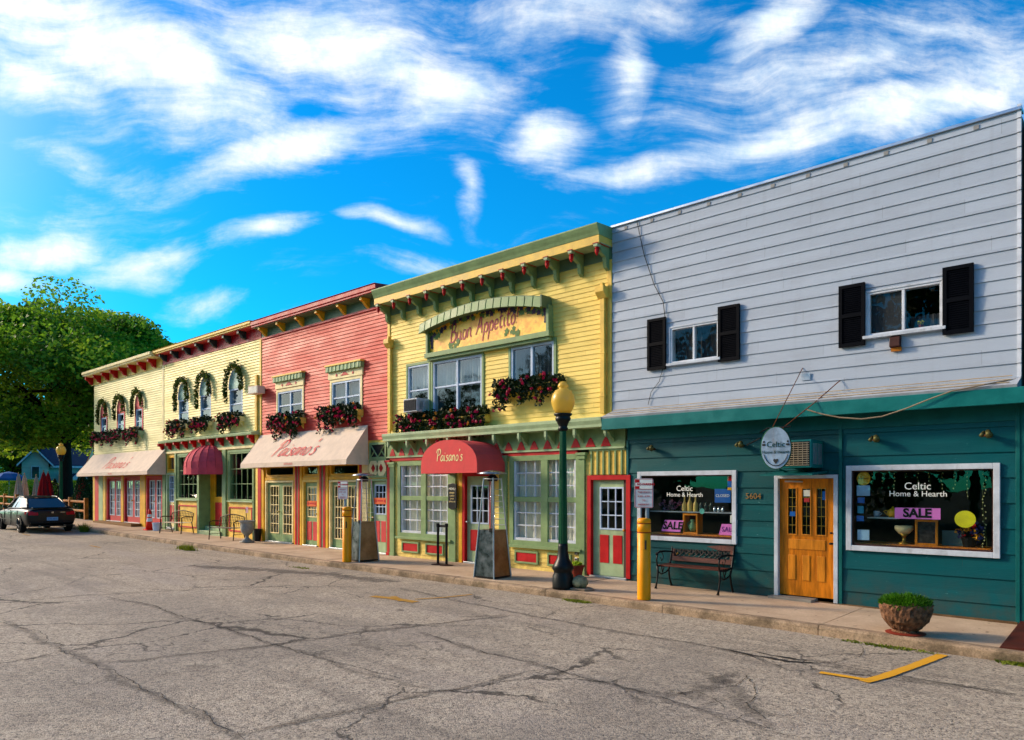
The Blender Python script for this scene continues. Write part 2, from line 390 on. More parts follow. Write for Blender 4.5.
# ------------------------------------------------------------------ palette
YEL = siding_mat('yellow_clapboard', 'efd26c', .105, dirt=.18, dirtcol='8a6a2c', chip='b99a50')
YEL2 = siding_mat('cream_clapboard', 'ecdd90', .1, dirt=.12, dirtcol='9c8450', chip='c8b478')
YEL1 = siding_mat('pale_yellow_clapboard', 'dfd592', .1, dirt=.14, dirtcol='8c8450', chip='b8b070')
REDS = siding_mat('coral_clapboard', 'cc4436', .105, dirt=.14, dirtcol='8a3330', chip='e09a80')
BLUS = siding_mat('white_metal_siding', 'a5b0bc', .21, var=.06, dirt=.24, dirtcol='7a7a80', rough=.45, chip=None)
TEAL = siding_mat('teal_boards', '034c4e', .305, var=.14, dirt=.25, dirtcol='02302f', rough=.42, chip='5a8a88')
M = dict(
 yellow=mat('yellow_paint', 'e6bd52', .5, dirt=.15, dirtcol='7a5a20'), gold=mat('golden_paint', 'dca41a', .5), cream=mat('cream_paint', 'ead79c', .5, dirt=.1),
 sage=mat('sage_paint', '7f9865', .5, dirt=.18, dirtcol='43502f'), sagel=mat('pale_sage_paint', 'a0b488', .5, dirt=.12, dirtcol='5a6a44'),
 sagedk=mat('dark_sage_paint', '5f7556', .55, dirt=.15, dirtcol='33402c'),
 red=mat('red_paint', 'b80c12', .45, dirt=.12, dirtcol='5a0c0c'), crimson=mat('crimson_paint', 'b01a22', .5, dirt=.1, dirtcol='5a1414'), coral=mat('coral_paint', 'c63c3c', .5, dirt=.1, dirtcol='7a2424'),
 white=mat('white_paint', 'c9cfd6', .4, dirt=.15, dirtcol='8a8378'), bwhite=mat('bluish_white_vinyl', 'b9c9dd', .35, dirt=.1, dirtcol='8894a0'),
 chalk=mat('chipped_white_paint', 'bcc4cc', .5, dirt=.45, dirtcol='6b6458'),
 teal=mat('teal_paint', '075a57', .42, dirt=.25, dirtcol='033634'), tealtrim=mat('teal_trim', '0b6b68', .4, dirt=.2, dirtcol='044442'),
 black=mat('black_metal', '0c0d0f', .4, var=.1), shutter=mat('black_vinyl', '03060d', .6, var=.1, spec=.06), roof=mat('roof_felt', '2a2a2c', .9),
 steel=mat('brushed_steel', 'a9adb2', .28, metal=1.0, var=.06, bump=.05), mirror=mat('polished_steel', '5c6064', .3, metal=1.0, var=.35, vscale=5, bump=.2, bscale=6),
 alu=mat('aluminium', 'b9c0c8', .35, metal=.8, var=.05), brownrefl=mat('steel_brown_reflection', '8f7658', .38, metal=.9, var=.25, bump=.1),  # the brown one is stainless steel, its reflections put into the colour
 brass=mat('brass', 'b08b3a', .35, metal=.9), wood=mat('honey_oak', 'cc760c', .38, var=.28, vscale=2.2, stretch=(6, 6, .7), bump=.1),
 oak=mat('pale_oak', 'd0801a', .4, var=.2, vscale=2.2, stretch=(6, 6, .7)), interior=mat('interior_wall', '4a4038', .9), floor=mat('interior_floor', '33261a', .7),
 fabric=mat('beige_canvas', 'd8c4ae', .85, var=.07, dirt=.22, dirtcol='9a8068', bump=.7, bscale=5), fabricr=mat('rose_canvas', 'ca4654', .8, var=.1, dirt=.12, dirtcol='7a2028', bump=.5, bscale=6),
 fabricr2=mat('coral_red_canvas', 'd64a48', .8, var=.06, dirt=.12, dirtcol='8a2028', bump=.6, bscale=4),
 ink=mat('red_lettering', 'c41f2e', .6, var=.05), cink=mat('cream_lettering', 'f2dc9a', .6, var=.04), curtain=mat('cream_curtain', 'f4ecd4', .9, var=.12), wcurtain=mat('white_curtain', 'e6ecf0', .9, var=.1),
 screen=mat('window_screen', '3f4145', .8), blind=mat('grey_blind', 'a4aaaa', .8), orange=mat('orange_sign', 'd8612a', .5),
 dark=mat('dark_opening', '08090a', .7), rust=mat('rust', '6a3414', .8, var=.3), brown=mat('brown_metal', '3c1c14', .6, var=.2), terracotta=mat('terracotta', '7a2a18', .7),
 whitelet=mat('white_lettering', 'e8eadf', .5, var=.03), blacklet=mat('black_lettering', '0b0b0d', .5, var=.03), pink=mat('pink_card', 'f283d8', .6, var=.04),
 blue=mat('blue_card', '0d5aa8', .5, var=.04), greenlet=mat('green_lettering', '12402c', .5, var=.03), bollard=mat('yellow_plastic', 'f59a02', .38, var=.05, dirt=.12, dirtcol='a86a10', bump=.05),
 post=mat('dark_green_cast_iron', '0b4f2c', .35, var=.2, dirt=.1, dirtcol='3a2a12'), postdk=mat('black_green_cast_iron', '0a1012', .4, var=.2),
 )
GLASS = glass_mat(); GLASSD = glass_mat('reflective_glass', (.7, .74, .75), 1.5, .0, .85)
GLASSC = glass_mat('sky_reflecting_glass', (.75, .8, .8), 1.7, .03, 1.0)
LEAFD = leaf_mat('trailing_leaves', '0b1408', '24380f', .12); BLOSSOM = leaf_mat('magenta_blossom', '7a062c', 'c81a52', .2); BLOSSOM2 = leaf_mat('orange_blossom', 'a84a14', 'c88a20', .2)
DRIED = leaf_mat('dried_vine', '1f2e12', '566a26', .3)

# ------------------------------------------------------------------ ground
def concrete_mat():
    m = bpy.data.materials.new('concrete'); m.use_nodes = True; t = NT(m.node_tree); b = t.n['Principled BSDF']
    tc = t.add('ShaderNodeTexCoord').outputs['Object']
    n1 = t.noise(tc, 1.1, 8, .65); n2 = t.noise(tc, 26, 6, .7); n3 = t.noise(tc, .35, 4, .6)
    c = t.mix(t.ramp(n1, .3, .7), hexc('b3987a'), hexc('d2b898')); c = t.mix(t.math('MULTIPLY', t.ramp(n2, .3, .75), .4), c, hexc('8e7a62'))
    c = t.mix(t.math('MULTIPLY', t.ramp(n3, .45, .65), .3), c, hexc('93795a'))
    sp = t.noise(tc, 9, 3, .4); c = t.mix(t.math('MULTIPLY', t.ramp(sp, .70, .74), .6), c, hexc('4a3a2c'))
    t.l.new(c, b.inputs['Base Color']); b.inputs['Roughness'].default_value = .85
    t.l.new(t.add('ShaderNodeBump', {'Strength': .4, 'Distance': .01, 'Height': n2}).outputs[0], b.inputs['Normal']); return m
def curb_mat():
    m = bpy.data.materials.new('worn_kerb'); m.use_nodes = True; t = NT(m.node_tree); b = t.n['Principled BSDF']
    tc = t.add('ShaderNodeTexCoord').outputs['Object']
    n1 = t.noise(tc, 2.1, 8, .7); n2 = t.noise(tc, 40, 6, .7)
    c = t.mix(t.ramp(n1, .35, .65), hexc('6a5840'), hexc('b89c7c')); c = t.mix(t.math('MULTIPLY', t.ramp(n2, .35, .7), .5), c, hexc('3a3026'))
    mo = t.noise(tc, .9, 6, .6); c = t.mix(t.math('MULTIPLY', t.ramp(mo, .58, .66), .5), c, hexc('3c3a16'))
    t.l.new(c, b.inputs['Base Color']); b.inputs['Roughness'].default_value = .9
    t.l.new(t.add('ShaderNodeBump', {'Strength': .6, 'Distance': .015, 'Height': n2}).outputs[0], b.inputs['Normal']); return m
def asphalt_mat():
    m = bpy.data.materials.new('aged_asphalt'); m.use_nodes = True; t = NT(m.node_tree); b = t.n['Principled BSDF']
    tc = t.add('ShaderNodeTexCoord').outputs['Object']
    vo = t.add('ShaderNodeTexVoronoi', {'Vector': tc, 'Scale': 75.0}); vd = t.add('ShaderNodeTexVoronoi', {'Vector': tc, 'Scale': 34.0})
    st = t.ramp(vo.outputs['Color'], .0, 1.0); st2 = t.ramp(vd.outputs['Color'], .1, 1.0)
    c = t.mix(st, hexc('46413a'), hexc('bcb19e')); c = t.mix(t.math('MULTIPLY', st2, .6), c, hexc('dacbb0'))
    br = t.noise(tc, 5, 6, .7); c = t.mix(t.math('MULTIPLY', t.ramp(br, .4, .7), .3), c, hexc('6c5f50'))
    big = t.noise(tc, .32, 7, .62, .3); c = t.mix(t.math('MULTIPLY', t.ramp(big, .44, .62), .34), c, hexc('68635c'))
    pat = t.noise(t.add('ShaderNodeMapping', {'Vector': tc, 'Scale': (.16, .6, 1)}).outputs[0], .9, 6, .6)
    c = t.mix(t.math('MULTIPLY', t.ramp(pat, .5, .7), .38), c, hexc('98908a'))
    # hairline cracks
    wn = t.add('ShaderNodeTexNoise', {'Vector': tc, 'Scale': 1.3, 'Detail': 7, 'Roughness': .65})
    wv_ = t.vmath('ADD', tc, t.vmath('MULTIPLY', wn.outputs['Color'], (.9, .9, 0)).outputs[0]).outputs[0]
    ce = t.add('ShaderNodeTexVoronoi', {'Vector': wv_, 'Scale': .42}, feature='DISTANCE_TO_EDGE').outputs['Distance']
    gate = t.ramp(t.noise(tc, .25, 3, .5), .46, .56)
    ck = t.math('MULTIPLY', t.ramp(ce, .012, .003), gate)
    ce2 = t.add('ShaderNodeTexVoronoi', {'Vector': wv_, 'Scale': 2.4}, feature='DISTANCE_TO_EDGE').outputs['Distance']
    gate2 = t.ramp(t.noise(tc, .33, 3, .5, 1.0), .62, .68)
    ck2 = t.math('MULTIPLY', t.ramp(ce2, .03, .008), gate2)
    ckk = t.math('MAXIMUM', ck, t.math('MULTIPLY', ck2, .7))
    c = t.mix(t.math('MULTIPLY', ckk, .8), c, hexc('1d1b19'))
    oil = t.noise(tc, 1.7, 4, .5, .5); c = t.mix(t.math('MULTIPLY', t.ramp(oil, .70, .76), .55), c, hexc('2e2823'))
    tr = t.noise(t.add('ShaderNodeMapping', {'Vector': tc, 'Scale': (.12, 1.6, 1)}).outputs[0], 1.2, 5, .55)
    c = t.mix(t.math('MULTIPLY', t.ramp(tr, .55, .7), .28), c, hexc('4e4a45'))
    c = t.mix(1.0, c, (1.0, .97, .94, 1), 'MULTIPLY')
    t.l.new(c, b.inputs['Base Color']); b.inputs['Roughness'].default_value = .88; b.inputs['Specular IOR Level'].default_value = .3
    h = t.math('SUBTRACT', t.math('ADD', t.math('MULTIPLY', vo.outputs['Distance'], -.8), t.math('MULTIPLY', big, .6)), t.math('MULTIPLY', ckk, .8))
    t.l.new(t.add('ShaderNodeBump', {'Strength': .55, 'Distance': .012, 'Height': h}).outputs[0], b.inputs['Normal']); return m
CONC, CURB, ASPH = concrete_mat(), curb_mat(), asphalt_mat()
GRASS = mat('grass_ground', '2c3a16', .9, var=.4, vscale=6, bump=.6)

def strip_grid(xs, ys, zf, name, m, kind='structure'):
    mb = MB(); n = len(xs)
    mb.v = [(x, y, zf(x, y)) for y in ys for x in xs]
    for j in range(len(ys)-1):
        for i in range(n-1): mb.f.append((j*n+i, j*n+i+1, (j+1)*n+i+1, (j+1)*n+i)); mb.m.append(0)
    return tag(mb.build(name, m, smooth=True), kind=kind)
strip_grid([-900, -300, -100]+list(range(-96, 61, 4))+[300, 900], [-600, -200, -30, -16.3, -2, 0, 30, 200, 900], lambda x, y: gz(x)-.34 if y > -40 else gz(x)-.34, 'ground', GRASS)
strip_grid([-400, -200]+[i*2 for i in range(-60, 31)]+[200], [-16.2, -12, -8, -6, -4, -3, -2.17], lambda x, y: road_z(x, y)+.02*math.exp(-((y+9)/4)**2), 'road', ASPH)
# kerb and pavement, cast in bays
joints = []; x = -3.67
while x > -41: joints.append(x); x -= 2.52
joints = [8.9, 6.4, 3.9, 1.3, -1.15]+joints+[-43.6]
kb = MB(); pv = MB(); rng = random.Random(4)
for a, b in zip(joints, joints[1:]):
    j1, j2 = rng.uniform(-.006, .006), rng.uniform(-.006, .006)
    n = 4
    for k in range(n):
        xa = a+(b-a)*k/n-(.006 if k == 0 else 0); xb = a+(b-a)*(k+1)/n+(.006 if k == n-1 else 0)
        for mb, y0, y1, dz in ((kb, -2.16, -2.0, j1), (pv, -1.994, .04, j2)):
            za, zb = gz(xa)+dz, gz(xb)+dz
            if mb is kb:
                prof = [(-2.175, -.3), (-2.165, -.035), (-2.145, -.008), (-2.12, 0), (-2.0, 0), (-2.0, -.3)]
                kb.hexa([(xa, y, za+z) for y, z in prof], [(xb, y, zb+z) for y, z in prof])
            else:
                pv.hexa([(xa, y0, za-.3), (xa, y0, za), (xa, y1, za), (xa, y1, za-.3)], [(xb, y0, zb-.3), (xb, y0, zb), (xb, y1, zb), (xb, y1, zb-.3)])
kb.build('kerb', CURB)['kind'] = 'structure'
pv.build('pavement', CONC)['kind'] = 'structure'
strip_grid([-43, -20, 0, 8], [-2.1, -.0], lambda x, y: gz(x)-.03, 'pavement_bed', mat('joint_dirt', '241c14', .95))

def alpha_mat(name, h, edge=.5, dens=1.0, scale=9):
    m = bpy.data.materials.new(name); m.use_nodes = True; t = NT(m.node_tree); b = t.n['Principled BSDF']
    b.inputs['Base Color'].default_value = hexc(h); b.inputs['Roughness'].default_value = .9
    at = t.add('ShaderNodeAttribute', attribute_name='across').outputs['Fac']
    tc = t.add('ShaderNodeTexCoord').outputs['Object']
    n = t.noise(tc, scale, 6, .7)
    a = t.ramp(t.math('ADD', at, t.math('MULTIPLY', t.math('SUBTRACT', n, .5), edge*2)), .35, .75)
    a = t.math('MULTIPLY', a, dens)
    t.l.new(a, b.inputs['Alpha']); return m
def road_strip(name, lines, width, m, lift, jit, seed, kind='structure'):
    rng = random.Random(seed); mb = MB(); at = []
    for ln in lines:
        wd = width
        if isinstance(ln[0], (int, float)): wd = ln[0]; ln = ln[1:]
        P_ = [Vector(ground(*p)[:2]) for p in ln]; pts = []
        for a, b in zip(P_, P_[1:]):
            n = max(2, int((b-a).length/.07)); nr = Vector((-(b-a).y, (b-a).x)).normalized()
            for i in range(n): pts.append(a+(b-a)*i/n)
        pts.append(P_[-1]); off = 0; res = []
        for i, p in enumerate(pts):
            d = (pts[min(i+1, len(pts)-1)]-pts[max(i-1, 0)]).normalized(); off = off*.90+rng.gauss(0, jit)
            q = Vector((-d.y, d.x)); ww = wd*rng.uniform(.35, 1.5)*min(1, .2+i/6, .2+(len(pts)-1-i)/6) if jit else wd*rng.uniform(.94, 1.06); res.append((p+q*off, q, ww))
        i0 = len(mb.v)
        for (p, q, ww) in res:
            for s_ in (-1, 0, 1):
                e = p+q*ww*.5*s_; y = min(e.y, -2.18); mb.v.append((e.x, y, road_z(e.x, y)+.02*math.exp(-((y+9)/4)**2)+lift)); at.append(1.0 if s_ == 0 else (0.0 if jit else .66))
        for i in range(len(res)-1):
            for s_ in (0, 1): a = i0+i*3+s_; mb.f.append((a, a+1, a+4, a+3)); mb.m.append(0)
    o = mb.build(name, m, recalc=False); A = o.data.attributes.new('across', 'FLOAT', 'POINT')
    A.data.foreach_set('value', at); return tag(o, kind=kind)
CR = [[(0, 621.5), (30, 631), (65, 655), (90, 664), (115, 675), (135, 687), (170, 705), (210, 722), (235, 735), (250, 748)],
      [(235, 738), (280, 730), (325, 720), (375, 710), (425, 697), (465, 690), (512, 677), (560, 668)],
      [(105, 598), (150, 606), (190, 621), (235, 632), (270, 645), (310, 656), (350, 669), (395, 681), (435, 691)],
      [(90, 664), (135, 662), (200, 655), (270, 647), (340, 636), (410, 627), (470, 620), (512, 616)],
      [(0, 605), (75, 597), (150, 593), (225, 590), (300, 585)], [(0, 665), (35, 659), (65, 656)],
      [(400, 588), (450, 600), (512, 612), (587, 627), (687, 642), (747, 655), (792, 671)], [(800, 660), (850, 668), (912, 680), (962, 687), (1022, 697)],
      [(420, 633), (512, 660), (562, 672), (612, 687), (662, 700), (722, 717), (792, 737)], [(862, 645), (857, 655), (832, 662), (800, 664)],
      [(690, 690), (705, 700), (720, 712)], [(745, 672), (758, 688), (752, 705), (765, 722)], [(664, 700), (700, 695), (738, 688), (752, 676)], [(712, 728), (740, 716), (762, 712)],
      [(700, 710), (722, 700), (742, 694)], [(300, 585), (340, 592), (372, 600)], [(120, 560), (200, 566), (260, 575)]]
road_strip('crack_stain', [[.22]+c for c in CR[:9]]+[[.5, (700, 672), (735, 690), (770, 730)], [.5, (620, 690), (690, 700), (745, 672)], [.35, (800, 662), (912, 680), (1022, 697)]], .25, alpha_mat('tar_stain', '33302d', .5, .24, 4), .004, .02, 3)
road_strip('road_crack', CR, .024, alpha_mat('crack', '181512', .38, .8, 26), .008, .018, 5)
road_strip('pothole', [[.16, (722, 650), (750, 656), (790, 663), (825, 665)], [.10, (752, 652), (800, 661), (828, 662)], [.06, (455, 618), (512, 616), (520, 618)]], .1, alpha_mat('hole', '151210', .35, .95, 14), .010, .01, 8)
road_strip('asphalt_patch', [[1.1, (190, 566), (260, 570), (330, 575), (400, 582)]], 1.2, alpha_mat('patch', '45423f', .55, .42, 1.2), .006, .03, 9)
PAINT = alpha_mat('worn_yellow_paint', 'e0a008', .42, .97, 24)
road_strip('yellow_marking', [[.125, (864, 683), (884, 677.5), (912, 667.5), (943, 655.5)], [.10, (820, 673.6), (845, 677.5), (872, 682)]], .1, PAINT, .012, .0, 2)
road_strip('faded_marking', [[.2, (372, 597), (392, 599), (416, 603)], [.08, (415, 600), (445, 598), (472, 595)], [.12, (393, 597), (402, 602)], [.10, (90, 546), (100, 548)], [.08, (22, 534), (30, 536)]], .1, alpha_mat('faded_yellow_paint', 'b88718', .6, .75, 24), .012, .0, 2)

# ------------------------------------------------------------------ parts shared by the buildings
def window(parent, x0, x1, z0, z1, fm, cols=1, rows=1, y=0.0, fw=.05, mw=.02, splits=(), rails=(), trim=None, tw=.08, gm=None, curtain=None, cz=None, grid=None, name='window', sill=None, depth=.12, cm=None, label=None):
    x0, x1 = sorted((x0, x1)); f = MB(); ring(f, x0, x1, z0, z1, fw, y-.02, y+depth)
    for s_ in splits: f.box(s_-fw*.6, s_+fw*.6, y-.015, y+.08, z0+fw, z1-fw)
    ed = [x0+fw]+[v for s_ in splits for v in (s_-fw*.6, s_+fw*.6)]+[x1-fw]; bays = [(ed[i], ed[i+1]) for i in range(0, len(ed), 2)]
    for r in rails:
        for a, b in bays: f.box(a, b, y-.005, y+.07, r-fw*.4, r+fw*.4)
    lv = [z0+fw]+[v for r in rails for v in (r-fw*.4, r+fw*.4)]+[z1-fw]; tiers = [(lv[i], lv[i+1]) for i in range(0, len(lv), 2)]
    for a, b in bays:
        for c, d in tiers:
            for i in range(1, cols): xx = a+(b-a)*i/cols; f.box(xx-mw/2, xx+mw/2, y+.012, y+.05, c, d)
            for i in range(1, rows): zz = c+(d-c)*i/rows; f.box(a, b, y+.014, y+.048, zz-mw/2, zz+mw/2)
    global LASTW
    o = LASTW = f.build(name, fm, parent, bevel=.004)
    if label: o['label'] = label
    MB().face([(x0+fw*.5, y+.03, z0+fw*.5), (x1-fw*.5, y+.03, z0+fw*.5), (x1-fw*.5, y+.03, z1-fw*.5), (x0+fw*.5, y+.03, z1-fw*.5)]).build('pane', gm or GLASS, o)
    if trim is not None:
        t = MB(); ring(t, x0-tw, x1+tw, z0-tw*(1 if sill is None else 0), z1+tw, tw, y-.035, y+.02, bottom=sill is None); t.build('trim', trim, o, bevel=.004)
    if sill is not None: MB().box(x0-.06, x1+.06, y-.09, y+.03, z0-.05, z0).build('sill', sill, o, bevel=.006)
    if curtain is not None:
        c = MB(); cz0, cz1 = cz or (z0+.02, z1-.02); n = max(8, int((x1-x0)/.035)); rg = random.Random(int(abs(x0)*100))
        ys = [y+depth+.03+.022*math.sin(i*2.1+rg.random())+rg.uniform(-.006, .006) for i in range(n+1)]
        for i in range(n):
            a, b = x0+(x1-x0)*i/n, x0+(x1-x0)*(i+1)/n
            c.face([(a, ys[i], cz0), (b, ys[i+1], cz0), (b, ys[i+1], cz1), (a, ys[i], cz1)])
        c.build('curtain', curtain, o, smooth=True, recalc=False)
    return (x0, x1, z0, z1)
def door(parent, x0, x1, z0, z1, slab, y=.04, glass=None, panels=(), frame=None, fw=.08, gframe=None, handle='right', sill=True, curtain=None, label=None, gm=None, hm=None, leafs=1, mw=.022):
    """x0..x1 is the opening; the frame stands round it"""
    x0, x1 = sorted((x0, x1)); roots = []
    W = (x1-x0)/leafs
    for k in range(leafs):
        a, b = x0+W*k+.004, x0+W*(k+1)-.004; d = MB()
        if glass:
            gx0, gx1, g0, g1, cols, rows = glass; ga, gb = a+gx0*(b-a), a+gx1*(b-a)
            d.box(a, ga, y, y+.045, z0+.012, z1-.004); d.box(gb, b, y, y+.045, z0+.012, z1-.004)
            d.box(ga, gb, y, y+.045, z0+.012, g0); d.box(ga, gb, y, y+.045, g1, z1-.004)
        else: d.box(a, b, y, y+.045, z0+.012, z1-.004)
        o = d.build('door', slab, parent, bevel=.003)
        if label: o['label'] = label
        roots.append(o)
        if glass:
            g = MB(); ring(g, ga-.02, gb+.02, g0-.02, g1+.02, .035, y-.014, y+.03)
            for i in range(1, cols): xx = ga+(gb-ga)*i/cols; g.box(xx-mw/2, xx+mw/2, y-.006, y+.03, g0+.015, g1-.015)
            for i in range(1, rows): zz = g0+(g1-g0)*i/rows; g.box(ga+.015, gb-.015, y-.008, y+.028, zz-mw/2, zz+mw/2)
            g.build('glazing_bars', gframe or slab, o, bevel=.002)
            MB().box(ga, gb, y+.016, y+.02, g0, g1).build('pane', gm or GLASS, o)
            if curtain is not None:
                c = MB(); n = 24
                for i in range(n):
                    p, q = ga+(gb-ga)*i/n, ga+(gb-ga)*(i+1)/n
                    c.face([(p, y+.08+.015*math.sin(i*1.9), g0-.05), (q, y+.08+.015*math.sin((i+1)*1.9), g0-.05), (q, y+.08+.015*math.sin((i+1)*1.9), g1+.05), (p, y+.08+.015*math.sin(i*1.9), g1+.05)])
                c.build('curtain', curtain, o, smooth=True, recalc=False)
        for (p0, p1, q0, q1, pm) in panels:
            c = MB(); c.box(a+p0*(b-a), a+p1*(b-a), y-.012, y+.002, q0, q1); c.build('panel', pm, o, bevel=.008)
        hx = (b-.06 if (handle == 'right') ^ (leafs == 2 and k == 0) ^ (leafs == 2) else a+.06)
        if leafs == 2: hx = b-.05 if k == 0 else a+.05
        h = MB(); h.tube([(hx, y-.002, z0+1.0), (hx, y-.05, z0+1.0)], .012, 8); h.lathe([(.0, -.03), (.026, -.02), (.032, 0), (.026, .02), (0, .03)], (hx, y-.065, z0+1.0), 10)
        if leafs == 1 or k == 0: h.build('handle', hm or M['brass'], o, smooth=True)
    if frame is not None:
        f = MB(); f.box(x0-fw, x0, y-.09, y+.06, z0, z1+fw); f.box(x1, x1+fw, y-.09, y+.06, z0, z1+fw); f.box(x0, x1, y-.09, y+.06, z1, z1+fw)
        f.build('door_frame', frame, roots[0], bevel=.004)
    if sill: MB().box(x0-.02, x1+.02, y-.12, y+.1, z0-.08, z0+.008).build('threshold', M['alu'], roots[0], bevel=.004)
    return (x0-fw, x1+fw, z0-.3, z1+fw)
def shell(parent, x0, x1, ztop, zb, depth=9.0, zf=3.25, lo=None):
    x0, x1 = sorted((x0, x1)); e = .012; lo = lo or (x0, x1)
    MB().box(x0+e, x0+.14, .03, depth, zf, ztop).box(lo[0]+e, lo[0]+.14, .03, depth, zb, zf).build('side_wall', M['interior'], parent)
    MB().box(x1-.14, x1-e, .03, depth, zf, ztop).box(lo[1]-.14, lo[1]-e, .03, depth, zb, zf).build('side_wall', M['interior'], parent)
    MB().box(min(x0, lo[0])+.14, max(x1, lo[1])-.14, depth-.15, depth, zb, ztop).build('back_wall', M['interior'], parent)
    MB().box(x0+.14, x1-.14, .19, depth-.15, ztop-.35, ztop-.2).build('roof', M['roof'], parent)
    MB().box(x0+.14, x1-.14, .24, depth-.15, zf, zf+.2).build('upper_floor', M['floor'], parent)
    MB().box(lo[0]+.14, lo[1]-.14, .24, depth-.15, zb, zb+.22).build('floor_slab', M['floor'], parent)
def wall_liner(parent, x0, x1, z0, z1, holes):
    sheet(min(x0, x1)+.13, max(x0, x1)-.13, z0, z1, holes, .13).build('wall_lining', M['interior'], parent, recalc=False)
def downspout(parent, x, y, z0, z1, m, hz=None, r=.05):
    b = MB(); b.box(x-r, x+r, y-.09, y-.01, z0, (hz or z1)-.12)
    if hz:
        b.prism_x([(y-.10, hz-.12), (y-.20, hz), (y-.20, hz+.12), (y, hz+.12), (y, hz-.12)], x-.11, x+.11)
        b.box(x-.02, x+.05, y-.14, y-.05, hz+.12, hz+.2)
    for k in range(3):
        zz = z0+(z1-z0)*(k+.4)/3.4; b.box(x-r-.012, x+r+.012, y-.094, y, zz, zz+.03)
    return b.build('downspout', m, parent, bevel=.006)
def awning_slope(parent, xa, xb, ztop, zv, zbot, p, m, label, letters=None, small=True):
    """sloped shop awning: wall edge at ztop, front edge at zv..zbot, projection p"""
    xa, xb = sorted((xa, xb)); rg = random.Random(3)
    a = MB(); n = 30
    def sag(i): return .018*abs(math.sin(i*math.pi/6))
    for i in range(n):
        p0, p1 = xa+(xb-xa)*i/n, xa+(xb-xa)*(i+1)/n
        for k in range(4):
            t0, t1 = k/4, (k+1)/4; s0 = .02*math.sin(math.pi*t0); s1 = .02*math.sin(math.pi*t1)
            a.face([(p0, -.06-(p-.06)*t0, ztop+(zv-ztop)*t0-s0), (p1, -.06-(p-.06)*t0, ztop+(zv-ztop)*t0-s0), (p1, -.06-(p-.06)*t1, ztop+(zv-ztop)*t1-s1), (p0, -.06-(p-.06)*t1, ztop+(zv-ztop)*t1-s1)])
        a.face([(p0, -p, zv), (p1, -p, zv), (p1, -p-.004+.004*math.sin(i), zbot), (p0, -p-.004+.004*math.sin(i-1), zbot)])
    for xx in (xa, xb): a.face([(xx, -.06, ztop), (xx, -p, zv), (xx, -p, zbot), (xx, -.04, zbot)])
    o = a.build('awning', m, parent, recalc=False); o['label'] = label
    f = MB(); r = .014
    for xx in (xa+.03, (xa+xb)/2, xb-.03):
        f.tube([(xx, -.04, zbot+.04), (xx, -p+.02, zbot+.04), (xx, -p+.02, zv-.03), (xx, -.05, ztop-.05)], r, 6)
    f.tube([(xa+.02, -p+.02, zbot+.04), (xb-.02, -p+.02, zbot+.04)], r, 6); f.build('awning_frame', M['alu'], o)
    return o
# window boxes and garlands
def flower_box(xa, xb, z, y, drop, label, group, n=420, bm_=None, boxh=.18, seed=1, cat='flower box', flower=.16):
    xa, xb = sorted((xa, xb)); rg = random.Random(seed); cx = (xa+xb)/2
    r = thing('window_flower_box', label, cat, (cx, y, z-boxh), group)
    b = MB(); b.prism_x([(y, z-boxh), (y-.17, z-boxh), (y-.21, z), (y, z)], xa+.06, xb-.06)
    for xx in (xa+.2, xb-.2): b.prism_x([(y, z-boxh-.18), (y-.16, z-boxh-.002), (y, z-boxh-.002)], xx-.02, xx+.02)
    b.build('planter_box', bm_ or M['yellow'], r, bevel=.006)
    f = MB(); fl = MB(); fl.cur = 0; L = xb-xa; k = max(3, int(L/.16))
    for i in range(k):
        c = (xa+.10+(L-.20)*(i+.5)/k+rg.uniform(-.05, .05), y-.14, z+.05+rg.uniform(-.03, .06))
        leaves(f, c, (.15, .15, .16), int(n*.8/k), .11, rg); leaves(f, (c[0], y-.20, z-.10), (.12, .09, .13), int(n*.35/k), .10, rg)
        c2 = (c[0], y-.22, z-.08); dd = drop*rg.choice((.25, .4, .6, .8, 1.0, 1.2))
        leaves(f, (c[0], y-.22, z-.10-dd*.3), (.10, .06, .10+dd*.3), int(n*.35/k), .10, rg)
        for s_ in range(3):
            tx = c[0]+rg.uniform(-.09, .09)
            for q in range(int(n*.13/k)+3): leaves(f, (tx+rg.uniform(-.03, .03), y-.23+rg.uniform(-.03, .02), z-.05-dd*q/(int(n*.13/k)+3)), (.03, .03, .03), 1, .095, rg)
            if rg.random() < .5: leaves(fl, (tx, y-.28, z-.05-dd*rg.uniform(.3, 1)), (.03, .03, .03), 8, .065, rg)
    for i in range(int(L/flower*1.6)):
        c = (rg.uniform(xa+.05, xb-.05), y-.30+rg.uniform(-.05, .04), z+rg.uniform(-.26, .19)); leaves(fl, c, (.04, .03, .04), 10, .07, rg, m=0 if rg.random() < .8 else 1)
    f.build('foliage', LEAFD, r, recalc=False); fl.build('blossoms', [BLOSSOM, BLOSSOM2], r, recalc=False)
    return r
